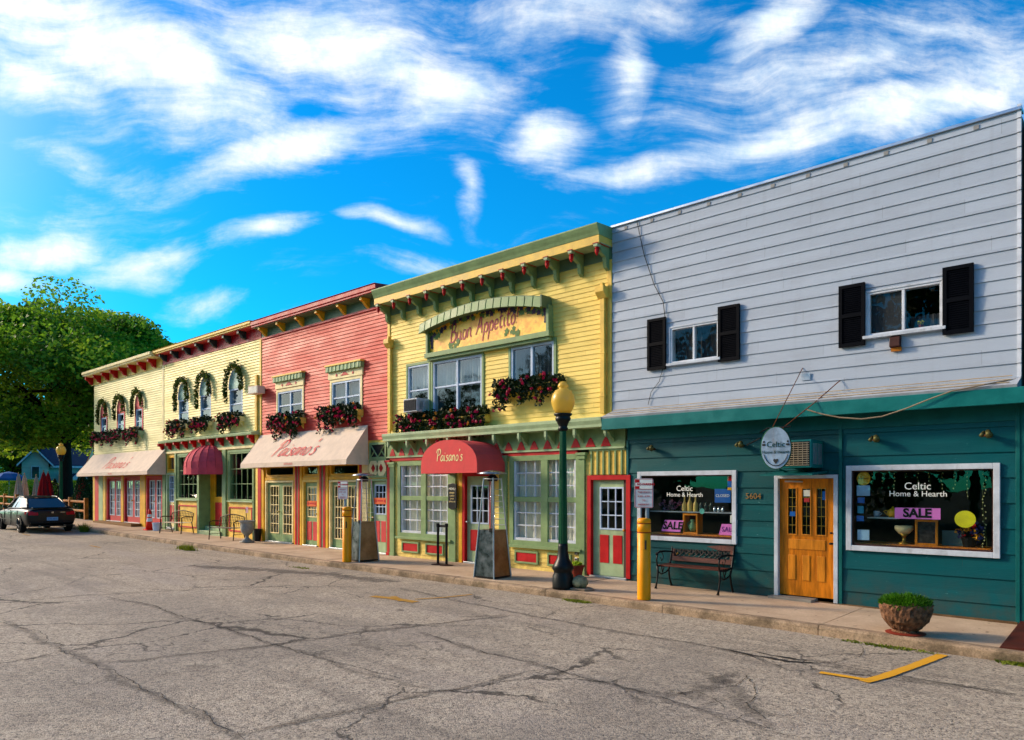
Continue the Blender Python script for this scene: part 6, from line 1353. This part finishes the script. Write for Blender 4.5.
# rusty ramp at the right
x = FX(1000, -2.1); g_ = gz(x); xr = FX(1019, -.05)
rm = MB(); rm.hexa([(FX(998, -2.05), -2.05, gz(x)-.02), (1.2, -2.05, g_-.05), (1.2, -.08, g_-.05), (xr, -.08, g_-.02)], [(FX(998, -2.05)+.02, -2.05, g_+.02), (1.2, -2.05, g_+.26), (1.2, -.08, g_+.3), (xr+.02, -.08, g_+.06)])
tag(rm.build('access_ramp', mat('rust_brown_steel', '4a1c10', .55, var=.25, vscale=2), bevel=.006), 'rust brown steel ramp on the pavement at the right edge', 'ramp')
# weeds along the kerb
wd_ = leaf_mat('weed_leaves', '36460e', '7f8a20', .3)
def weed(px, py, w_, n, label, hgt=.12, seed=1):
    X, Y, z = ground(px, py); rg = random.Random(seed); b = MB()
    for k in range(n):
        q = Vector((X+rg.gauss(0, w_*.4), min(Y+rg.gauss(0, .05), -2.2), z)); h_ = hgt*rg.uniform(.4, 1.1); d = Vector((rg.gauss(0, .5), rg.gauss(0, .5), 1)).normalized(); s_ = Vector((rg.gauss(0, 1), rg.gauss(0, 1), 0)).normalized()*.012
        b.face([q-s_, q+s_, q+d*h_*.6+s_*1.2, q+d*h_+Vector((rg.uniform(-.03, .03), 0, -.01))])
    tag(b.build('weed', wd_, recalc=False), label, 'weed', 'weeds growing along the kerb')
weed(186, 550, .55, 420, 'long tuft of weeds at the kerb below the wire benches', .2, 1); weed(84, 532, .25, 260, 'leafy weed at the kerb behind the parked car', .42, 2)
weed(577, 601.5, .30, 700, 'mossy weed patch in the gutter under the street lamp', .05, 3); weed(880, 646, .8, 420, 'thin weeds in the gutter below the stone planter', .035, 4); weed(1018, 665, .25, 320, 'weed patch at the gutter next to the ramp', .05, 5); weed(300, 568, .5, 160, 'sparse weeds in the gutter before the coral building', .04, 6)

# ================================================================== PARKED CAR
def car(label):
    r = thing('parked_car', label, 'car', (0, 0, 0)); paint = bpy.data.materials.new('dark_car_paint'); paint.use_nodes = True; p = paint.node_tree.nodes['Principled BSDF']
    p.inputs['Base Color'].default_value = hexc('0b0f12'); p.inputs['Roughness'].default_value = .35; p.inputs['Specular IOR Level'].default_value = .2; p.inputs['Coat Weight'].default_value = .2; p.inputs['Coat Roughness'].default_value = .08
    # stations along x (0 rear .. 4.95 front): (x, half width at sill, half width at shoulder, sill z, shoulder z, deck z)
    S_ = [(0.0, .70, .80, .42, .80, .92), (.06, .80, .87, .30, .84, .98), (.25, .86, .92, .25, .88, 1.02), (.75, .90, .945, .22, .92, 1.04), (1.3, .92, .95, .20, .93, 1.03), (2.1, .92, .94, .20, .92, 1.0), (2.9, .92, .94, .20, .90, .98), (3.6, .91, .94, .20, .87, .95), (4.2, .90, .93, .21, .82, .90), (4.65, .86, .89, .24, .76, .84), (4.88, .76, .80, .30, .68, .76), (4.95, .66, .70, .42, .60, .68)]
    b = MB(); K = 0
    for (x, ws, wsh, z0, z1, z2) in S_:
        half = [(0, z0), (ws*.9, z0), (ws, z0+.08), (wsh, (z0+z1)/2+.02), (wsh*.985, z1), (wsh*.90, z1+(z2-z1)*.6), (wsh*.7, z2-.005), (0, z2)]
        ring_ = [(x, y, z) for y, z in half]+[(x, -y, z) for y, z in half[-2:0:-1]]; b.v += ring_; K = len(ring_)
    for i in range(len(S_)-1):
        for j in range(K): b.f.append((i*K+j, i*K+(j+1) % K, (i+1)*K+(j+1) % K, (i+1)*K+j)); b.m.append(0)
    b.f.append(tuple(range(K))); b.f.append(tuple((len(S_)-1)*K+j for j in range(K))); b.m += [0, 0]
    body = b.build('body', paint, r, smooth=True); ss = body.modifiers.new('s', 'SUBSURF'); ss.levels = 2; ss.render_levels = 2
    # wheel openings as dark arches
    for x in (.98, 3.95):
        for s_ in (-1, 1):
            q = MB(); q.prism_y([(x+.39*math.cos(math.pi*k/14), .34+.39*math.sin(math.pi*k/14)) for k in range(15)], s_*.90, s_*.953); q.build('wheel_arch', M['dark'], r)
            w_ = MB(); w_.tube([(x, s_*.74, .34), (x, s_*.76, .34), (x, s_*.93, .34), (x, s_*.955, .34)], [.30, .345, .345, .31], 28); wh = w_.build('wheel', mat('tyre_rubber', '0c0c0d', .8), r, smooth=False, bevel=.01)
            q = MB(); q.tube([(x, s_*.94, .34), (x, s_*.958, .34)], [.235, .23], 24); 
            q.build('rim', M['black'], wh); q = MB()
            for k in range(5):
                a_ = 2*math.pi*k/5; q.tube([(x, s_*.965, .34), (x+.21*math.cos(a_), s_*.965, .34+.21*math.sin(a_))], [.035, .022], 5)
            q.tube([(x+.235*math.cos(2*math.pi*k/24), s_*.96, .34+.235*math.sin(2*math.pi*k/24)) for k in range(25)], .014, 5); q.build('spokes', mat('dark_alloy', '2c2f33', .35, metal=.7), wh)
    # greenhouse
    base = [(.50, .74, 1.03), (1.4, .81, 1.01), (2.6, .81, .99), (3.55, .77, .95)]; top = [(1.25, .57, 1.40), (1.7, .61, 1.47), (2.25, .61, 1.475), (2.78, .58, 1.40)]
    g = MB()
    for i in range(3):
        for s_ in (-1, 1): g.face([(base[i][0], s_*base[i][1], base[i][2]), (base[i+1][0], s_*base[i+1][1], base[i+1][2]), (top[i+1][0], s_*top[i+1][1], top[i+1][2]), (top[i][0], s_*top[i][1], top[i][2])])
    gm_ = bpy.data.materials.new('car_glass'); gm_.use_nodes = True; p = gm_.node_tree.nodes['Principled BSDF']; p.inputs['Base Color'].default_value = hexc('10181e'); p.inputs['Roughness'].default_value = .06; p.inputs['Specular IOR Level'].default_value = .4
    g.build('side_window', gm_, r); g = MB(); g.face([(.50, -.74, 1.03), (.50, .74, 1.03), (1.25, .57, 1.40), (1.25, -.57, 1.40)]); g.build('rear_window', gm_, r); g = MB(); g.face([(3.55, -.77, .95), (3.55, .77, .95), (2.78, .58, 1.40), (2.78, -.58, 1.40)]); g.build('windscreen', gm_, r)
    g = MB(); n = 6
    for i in range(3):
        for j in range(n):
            def tp(i_, j_): y = -1+2*j_/n; return (top[i_][0], y*top[i_][1], top[i_][2]+.035*(1-y*y))
            g.face([tp(i, j), tp(i, j+1), tp(i+1, j+1), tp(i+1, j)])
    for s_ in (-1, 1):
        for i in (0, 3): g.tube([(base[i][0]-.02*(i == 0), s_*(base[i][1]+.01), base[i][2]-.01), (top[i][0], s_*(top[i][1]+.005), top[i][2])], .035, 6)
        g.tube([(2.15, s_*.805, .99), (2.0, s_*.605, 1.43)], .028, 6); g.tube([(t_[0], s_*(t_[1]+.005), t_[2]) for t_ in top], .03, 6); g.tube([(t_[0], s_*(t_[1]+.008), t_[2]) for t_ in base], .02, 6)
    g.build('roof', paint, r, smooth=True)
    for s_ in (-1, 1):
        q = MB(); q.hexa([(-.012, s_*.50, .72), (-.0, s_*.82, .73), (.30, s_*.925, .76), (.30, s_*.80, .72)], [(.02, s_*.50, .88), (.03, s_*.80, .885), (.30, s_*.91, .89), (.30, s_*.78, .90)]); lm = bpy.data.materials.get('tail_lamp') or mat('tail_lamp', 'a80c14', .12, var=.05, bump=0); q.build('tail_lamp', lm, r, bevel=.012)
        q = MB(); q.hexa([(2.95, s_*.86, .96), (3.1, s_*.86, .96), (3.1, s_*1.04, .98), (2.98, s_*1.04, .98)], [(2.95, s_*.86, 1.0), (3.08, s_*.86, 1.0), (3.08, s_*1.04, 1.12), (2.98, s_*1.04, 1.12)]); q.build('wing_mirror', paint, r, bevel=.02)
        for dx in (1.55, 2.55): q = MB(); q.tube([(dx, s_*.955, .80), (dx+.2, s_*.96, .80)], .014, 6); q.build('door_handle', paint, r)
        q = MB()
        for dx in (1.25, 2.2, 3.2): q.box(dx, dx+.008, s_*.93, s_*.952, .28, .9)
        q.box(1.0, 4.1, s_*.948, s_*.958, .50, .53); q.build('door_seam', M['black'], r)
        q = MB(); q.tube([(-.01, s_*.45, .27), (.1, s_*.45, .27)], .045, 12); q.build('exhaust_tip', M['steel'], r)
        q = MB(); q.hexa([(4.78, s_*.52, .60), (4.62, s_*.82, .60), (4.5, s_*.82, .60), (4.6, s_*.5, .60)], [(4.74, s_*.52, .72), (4.58, s_*.82, .72), (4.5, s_*.8, .72), (4.6, s_*.5, .72)]); q.build('headlight', M['whitelet'], r, bevel=.01)
    q = MB(); q.box(-.028, -.004, -.20, .20, .50, .64, 0); pl_ = q.build('number_plate', [mat('plate_blue', '6f9cc8', .4)], r); text('lettering', 'K72 4815', .085, (-.032, 0, .565), M['blue'], pl_, rz=-math.pi/2)
    q = MB(); q.box(-.03, .05, -.78, .78, .40, .44); q.box(-.02, .10, -.84, .84, .26, .30); q.build('bumper_strip', M['black'], r, bevel=.01)
    q = MB(); q.box(-.02, .0, -.04, .04, .80, .86); q.box(-.016, .0, -.46, -.28, .82, .85); q.build('badge', M['steel'], r)
    q = MB(); q.prism_y([(.05, 1.0), (.0, 1.03), (.02, 1.045), (.2, 1.03)], -.70, .70); q.build('spoiler_lip', paint, r, bevel=.006)
    return r
CAR = car('dark parked sedan seen from behind, at the kerb by the end building')
xr = FX(79, -2.5); CAR.location = (xr-.0, -3.48, gz(xr-2)-ROADDROP+.005); CAR.rotation_euler = (0, math.radians(0), math.pi)

# ================================================================== FENCE, HOUSE, PARASOLS AT THE FAR END
def hit(px, dep): lat = (px-512)/720*dep; return dep*fwd[0]+lat*rgt[0], -D+dep*fwd[1]+lat*rgt[1]
pine = mat('pine_rail', 'b0691c', .6, var=.3, vscale=3)
fe = thing('split_rail_fence', 'honey coloured post and rail fence beyond the parked car', 'fence', (FX(85.5), 0, gz(-42)))
fx_ = [FX(86.0), FX(70.5), FX(52), FX(34), FX(17), FX(5), FX(-6)]
for x in fx_: MB().prism_z([(x-.09, -.09), (x+.09, -.09), (x+.09, .09), (x-.09, .09)], gz(x)-.2, gz(x)+1.12).build('fence_post', pine, fe, bevel=.02)
for a, b in zip(fx_, fx_[1:]):
    for h_ in (.45, .92): MB().tube([(a, 0, gz(a)+h_), ((a+b)/2, 0, (gz(a)+gz(b))/2+h_-.01), (b, 0, gz(b)+h_)], .065, 7).build('fence_rail', pine, fe)
# patio behind the fence
# house
hx, hy = hit(44, 74); hz0 = .5
hs = thing('clapboard_house', 'blue grey gabled house with dark blue roof behind the parasols', 'house', (hx, hy, hz0)); hs.rotation_euler = (0, 0, 0)
HW = siding_mat('blue_grey_clapboard', 'a4b8aa', .16, dirt=.1, dirtcol='3f5a5a'); RF = mat('dark_blue_shingles', '1c3346', .8, var=.25, vscale=9)
ang = math.radians(75); ca, sa = math.cos(ang), math.sin(ang)
def hp_(u_, v_, z_): return (hx+u_*ca-v_*sa, hy+u_*sa+v_*ca, hz0+z_)   # u: to the right as seen, v: away from us
def hbox(mb, u0, u1, v0, v1, z0, z1, m=None): mb.hexa([hp_(u0, v0, z0), hp_(u1, v0, z0), hp_(u1, v1, z0), hp_(u0, v1, z0)], [hp_(u0, v0, z1), hp_(u1, v0, z1), hp_(u1, v1, z1), hp_(u0, v1, z1)], m)
b = MB(); b.hexa([hp_(-1.9, 0, 0), hp_(-1.9, 8, 0), hp_(-1.9, 8, 3.9), hp_(-1.9, 0, 3.9)], [hp_(.4, 0, 0), hp_(.4, 8, 0), hp_(.4, 8, 3.9), hp_(.4, 0, 3.9)]); hbox(b, .4, 4.5, 1.2, 8, 0, 3.6)
b.hexa([hp_(-1.9, 0, 3.9), hp_(.4, 0, 3.9), hp_(-.75, 0, 5.2)], [hp_(-1.9, 8, 3.9), hp_(.4, 8, 3.9), hp_(-.75, 8, 5.2)]); b.build('wall', HW, hs)
b = MB(); b.hexa([hp_(-2.3, -.4, 3.55), hp_(-.75, -.4, 5.35), hp_(-.75, -.4, 5.55), hp_(-2.3, -.4, 3.75)], [hp_(-2.3, 8.3, 3.55), hp_(-.75, 8.3, 5.35), hp_(-.75, 8.3, 5.55), hp_(-2.3, 8.3, 3.75)]); b.hexa([hp_(.8, -.4, 3.55), hp_(-.75, -.4, 5.35), hp_(-.75, -.4, 5.55), hp_(.8, -.4, 3.75)], [hp_(.8, 8.3, 3.55), hp_(-.75, 8.3, 5.35), hp_(-.75, 8.3, 5.55), hp_(.8, 8.3, 3.75)])
b.hexa([hp_(-.3, .9, 3.55), hp_(4.9, .9, 3.55), hp_(4.9, .9, 3.75), hp_(-.3, .9, 3.75)], [hp_(-.3, 4.6, 5.5), hp_(4.9, 4.6, 5.5), hp_(4.9, 4.6, 5.7), hp_(-.3, 4.6, 5.7)]); b.build('roof', RF, hs)
b = MB(); b.hexa([hp_(-2.32, -.46, 3.5), hp_(-.75, -.46, 5.28), hp_(-.75, -.46, 5.5), hp_(-2.32, -.46, 3.72)], [hp_(-2.32, -.38, 3.5), hp_(-.75, -.38, 5.28), hp_(-.75, -.38, 5.5), hp_(-2.32, -.38, 3.72)]); b.hexa([hp_(.82, -.46, 3.5), hp_(-.75, -.46, 5.28), hp_(-.75, -.46, 5.5), hp_(.82, -.46, 3.72)], [hp_(.82, -.38, 3.5), hp_(-.75, -.38, 5.28), hp_(-.75, -.38, 5.5), hp_(.82, -.38, 3.72)])
hbox(b, .5, 4.9, .8, .9, 3.45, 3.68); b.build('bargeboard', M['white'], hs)
for (u0, v_) in ((-1.1, -.03), (1.8, 1.15), (3.2, 1.15)):
    b = MB(); hbox(b, u0, u0+.75, v_-.06, v_, 2.3, 3.6); w_ = b.build('window', M['white'], hs); b = MB(); hbox(b, u0+.08, u0+.67, v_-.09, v_-.06, 2.38, 3.52); b.build('pane', mat('dark_house_pane', '202a38', .1, bump=0), w_)
b = MB(); b.hexa([hp_(1.5, -1.2, 2.05), hp_(5.2, -1.2, 2.05), hp_(5.2, -1.2, 2.2), hp_(1.5, -1.2, 2.2)], [hp_(1.5, 1.2, 2.75), hp_(5.2, 1.2, 2.75), hp_(5.2, 1.2, 2.9), hp_(1.5, 1.2, 2.9)]); b.build('porch_roof', RF, hs)
b = MB(); b.hexa([hp_(2.2, -1.3, 2.1), hp_(4.0, -1.3, 2.1), hp_(3.1, -1.3, 3.1)], [hp_(2.2, .6, 2.1), hp_(4.0, .6, 2.1), hp_(3.1, .6, 3.1)]); b.build('porch_gable', M['white'], hs)
for u_ in (1.7, 3.4, 5.0): b = MB(); hbox(b, u_-.08, u_+.08, -1.1, -.95, 0, 2.1); b.build('porch_post', M['white'], hs)
# parasols
def parasol(px, dep, m_, label, H, gr, wd_=.28):
    X, Y = hit(px, dep); g_ = gz(X)-.1; r = thing('closed_parasol', label, 'parasol', (X, Y, g_), gr); b = MB(); b.tube([(X, Y, g_), (X, Y, g_+H)], .03, 8); b.build('pole', M['fabric'], r)
    b = MB(); n = 16; prof = [(.03, H), (.10, H-.2), (wd_*.62, H-.7), (wd_*.85, H-1.2), (wd_, H-1.6), (wd_*.9, H-1.75)]; i0 = 0
    for rr, zz in prof:
        for j in range(n): q = rr*(1 if j % 2 else .72); b.v.append((X+q*math.cos(2*math.pi*j/n), Y+q*math.sin(2*math.pi*j/n), g_+zz))
    for k in range(len(prof)-1):
        for j in range(n): b.f.append((k*n+j, k*n+(j+1) % n, (k+1)*n+(j+1) % n, (k+1)*n+j)); b.m.append(0)
    b.build('canopy', m_, r); MB().lathe([(.02, H-.02), (.04, H+.05), (0, H+.1)], (X, Y, g_), 8).build('finial', M['wood'], r)
crm = mat('tan_parasol_cloth', 'd2b098', .9); rdm = mat('red_parasol_cloth', 'b80c10', .85)
for px, dep, H, lb in ((18.5, 46, 2.5, 'leftmost closed tan parasol, near the blue canopy'), (24.5, 47, 2.5, 'closed tan parasol just right of the leftmost one'), (36.3, 47, 2.4, 'closed tan parasol between the tan pair and the red pair'), (66, 46, 2.6, 'closed tan parasol right of the far street lamp')): parasol(px, dep, crm, lb, H, 'closed tan parasols')
for px, dep, H, w2, lb in ((43.5, 44, 2.65, .36, 'left closed red parasol behind the car'), (48, 45, 2.6, .34, 'right closed red parasol behind the car'), (83, 42, 2.6, .36, 'closed red parasol next to the corner of the end building')): parasol(px, dep, rdm, lb, H, 'closed red parasols', w2)
X, Y = hit(9, 52); bc = thing('patio_umbrella', 'open blue patio umbrella at the left edge', 'umbrella', (X, Y, gz(X))); MB().lathe([(1.15, 2.0), (1.1, 2.15), (.6, 2.5), (.0, 2.65)], (X, Y, gz(X)), 8).build('canopy', mat('blue_canopy', '0c5c9c', .8), bc); MB().tube([(X, Y, gz(X)), (X, Y, gz(X)+2.6)], .03, 6).build('pole', M['steel'], bc)
# hanging flag at the corner
fgx = FX(92); fg = thing('banner', 'teal and white banner hanging off the far corner of the end building', 'banner', (fgx-.3, -.1, 3.3)); b = MB()
def fp(x, z): return (fgx-.5+x, .1, z)
b.face([fp(-.9, 3.0), fp(.3, 3.5), fp(.3, 4.05), fp(-.5, 3.35)], 0); b.face([fp(-.75, 2.9), fp(.3, 3.0), fp(.3, 3.5), fp(-.9, 3.0)], 1); b.build('cloth', [mat('teal_cloth', '0f7a70', .8), mat('pale_cloth', 'a8bcc0', .8)], fg, recalc=False); MB().tube([(fgx, .1, 4.1), fp(-.9, 3.0)], .02, 6).build('pole', M['wood'], fg)
X, Y = hit(72, 41); bm_ = thing('wooden_trough', 'low dark planter trough behind the rail fence', 'planter', (X, Y, gz(X)))
MB().box(X-.5, X+.5, Y-.2, Y+.2, gz(X)-.1, gz(X)+.4).build('box', pine, bm_)
b = MB(); leaves(b, (X, Y, gz(X)+.6), (.55, .25, .3), 400, .12, random.Random(6)); b.build('plant', LEAFD, bm_, recalc=False)

# ================================================================== TREES AND SHRUBS
L1 = leaf_mat('maple_leaves', '4a7816', '82a826', .5); L2 = leaf_mat('dark_leaves', '305610', '527a1a', .4); L3 = leaf_mat('light_leaves', '688f18', 'a8c030', .5); CON = leaf_mat('conifer_leaves', '0c2a0c', '245020', .15)
BARK = mat('bark', '2c2018', .9, var=.35, vscale=6, bump=1.0, bscale=18, stretch=(3, 3, .6))
def tree(name, label, X, Y, H, R, seed, n, mats, cat='tree', group=None, trunk_r=.35, base=.22, lsz=.22, z=None, squash=1.0, clumps=60, spread=1.0):
    rg = random.Random(seed); g_ = gz(X)-.35 if z is None else z; r = thing(name, label, cat, (0, 0, 0), group); t = MB(); crown = MB()
    ht = H*.62; pts = [(0, 0, 0), (.1*rg.uniform(-1, 1), .1, H*.12), (.2*rg.uniform(-1, 1), .1*rg.uniform(-1, 1), ht*.5), (.3*rg.uniform(-1, 1), .2, ht)]
    t.tube(pts, [trunk_r*1.4, trunk_r, trunk_r*.75, trunk_r*.35], 10); cl_ = []
    for k in range(clumps):
        # points in an uneven egg
        while True:
            p = Vector((rg.uniform(-1, 1), rg.uniform(-1, 1), rg.uniform(-1, 1)))
            if .35 < p.length < 1: break
        if rg.random() < .75: p = p.normalized()*(rg.uniform(.66, 1.0) if rg.random() < .75 or p.z > .35*p.length else rg.uniform(1.0, 1.14))
        zz = H*(base+(1-base)*.5)+p.z*H*(1-base)*.5*.93; wr = R*(1-.25*max(0, p.z)**2)*spread
        zz = min(zz, H*(rg.uniform(.80, 1.0)-.24*(p.x*p.x+p.y*p.y)))
        cl_.append(Vector((p.x*wr, p.y*wr, zz)))
    for c in cl_[:26]:
        s0 = Vector(pts[2]).lerp(Vector(pts[3]), rg.random()) if c.z > ht*.7 else Vector(pts[1]).lerp(Vector(pts[2]), rg.uniform(.5, 1)); mid = s0.lerp(c, .55)+Vector((rg.uniform(-.4, .4), rg.uniform(-.4, .4), rg.uniform(.0, .6)))
        t.tube([s0, mid, c], [trunk_r*.32, trunk_r*.18, trunk_r*.05], 5)
    for c in cl_:
        cr_ = R*rg.choice((.14, .2, .26, .32, .36)); m_ = rg.choices(range(len(mats)), weights=[6, 2, 4][:len(mats)])[0]; k = int(n/clumps*rg.uniform(.6, 1.4)); 
        leaves(crown, c, (cr_, cr_, cr_*.62*squash), k, lsz, rg, m=m_, flat=.35)
        for q in range(3): leaves(crown, c+Vector((rg.uniform(-1, 1)*cr_, rg.uniform(-1, 1)*cr_, rg.uniform(-.7, .25)*cr_)), (cr_*.45, cr_*.45, cr_*.3), k//7, lsz, rg, m=m_, flat=.35)
    t.build('trunk', BARK, r, smooth=True); crown.build('crown', mats, r, recalc=False); r.location = (X, Y, g_); return r
X, Y = hit(64, 46)
T1 = tree('maple_tree', 'largest full green maple towering over the car and the end building', X, Y, 14.6, 6.9, 5, 84000, [L1, L2, L3], trunk_r=.42, base=.36, lsz=.26, clumps=120)  # lighter leaf clumps stand for sunlit highlights in the crown
X, Y = hit(156, 62); T2 = tree('broadleaf_tree', 'smaller dark tree showing above the end building roof', X, Y, 16.6, 3.6, 15, 30000, [L2, L1], base=.3, lsz=.28, clumps=85)
G = 'dark trees at the far left behind the house'
spots = [(-40, 80, 12.5, 7, 'nearest dark tree at the left edge'), (8, 95, 15.5, 8, 'tall dark tree filling the gap left of the house'), (40, 100, 14, 8, 'broad dark tree directly behind the house'), (85, 95, 15, 8, 'dark tree behind the end building corner'), (-95, 60, 10, 6, 'dark tree at the left edge before the house')]
base_t = None
for i, (px, dep, H, R, lb) in enumerate(spots):
    X, Y = hit(px, dep)
    if i == 0: base_t = tree('dark_tree', lb, X, Y, 15, 7, 21, 26000, [L2, L2, L1], group=G, base=.08, lsz=.36, clumps=60); o = base_t
    else: o = copy_tree(base_t); o['label'] = lb; o.location = (X, Y, gz(X)-.4); o.rotation_euler = (0, 0, i*1.3); o.scale = (R/7, R/7, H/15)
# clipped conifers and hedge by the patio
def shrub(px, dep, w_, H, label, name, m_, shape, seed, n=1800, cat='shrub', group=None, lsz=.1):
    X, Y = hit(px, dep); rg = random.Random(seed); g_ = gz(X)-.3; r = thing(name, label, cat, (X, Y, g_), group); b = MB()
    for k in range(n):
        t = rg.random(); rr = w_*(1-t**1.6)*(.75+.25*rg.random())+.03 if shape == 'cone' else w_*math.sqrt(max(0, 1-(2*t-1)**2))*(.6+.4*rg.random()); a_ = rg.uniform(0, 6.283)
        leaves(b, (X+rr*math.cos(a_), Y+rr*math.sin(a_), g_+.1+t*H), (.03, .03, .04), 1, lsz, rg)
    MB().tube([(X, Y, g_), (X, Y, g_+H*.6)], .05, 6).build('stem', BARK, r); b.build('foliage', m_, r, recalc=False); return r
shrub(82, 40.3, .62, 2.9, 'cone shaped dark conifer left of the end building corner', 'conifer_shrub', CON, 'cone', 1, 3000, group='conifer shrubs by the fence')
shrub(90.5, 40.2, .5, 2.7, 'dark conifer tight against the end building corner', 'conifer_shrub', CON, 'cone', 2, 2600, group='conifer shrubs by the fence')
shrub(54.5, 46, .6, 2.3, 'small dark conifer behind the parked car roof', 'conifer_shrub', CON, 'cone', 3, 1800, group='conifer shrubs by the fence')
shrub(13, 50, .9, 1.9, 'dark rounded bush under the blue umbrella', 'round_shrub', L2, 'ball', 4, 1800, group='bushes round the patio')
for i, (px, dep, w_, H, lb) in enumerate(((28, 62, 2.6, 2.3, 'bright green bush in front of the house gable'), (12, 66, 2.4, 2.4, 'bright green bush behind the tan parasols'), (45, 64, 1.8, 2.2, 'leafy bush above the red parasols'), (74, 58, 1.6, 2.2, 'bush between the far lamp and the big trunk'))):
    shrub(px, dep, w_, H, lb, 'round_shrub', L3 if i < 3 else L1, 'ball', 10+i, 3600, group='bushes round the patio', lsz=.22)
# unseen trees behind the camera, added for the shop windows to reflect
rg = random.Random(77); b = MB()
for k in range(46):
    X = -140+k*4.1+rg.uniform(-1.5, 1.5); Y = -39-rg.uniform(0, 6); H = rg.uniform(9, 15) if X < -45 else rg.uniform(15, 20)
    b.tube([(X, Y, 0), (X, Y, H*.6)], .22, 6)
    for q in range(22): leaves(b, (X+rg.gauss(0, 1.7), Y+rg.gauss(0, 1.6), H*rg.uniform(.08, .9)), (1.9, 1.8, 1.4), 80, .62, rg, m=0)
tag(b.build('reflection_trees', [leaf_mat('reflected_tree_leaves', '223a0c', '46641c', .2)], recalc=False), 'added mass of unseen dark trees for the shop windows to reflect', kind='stuff')
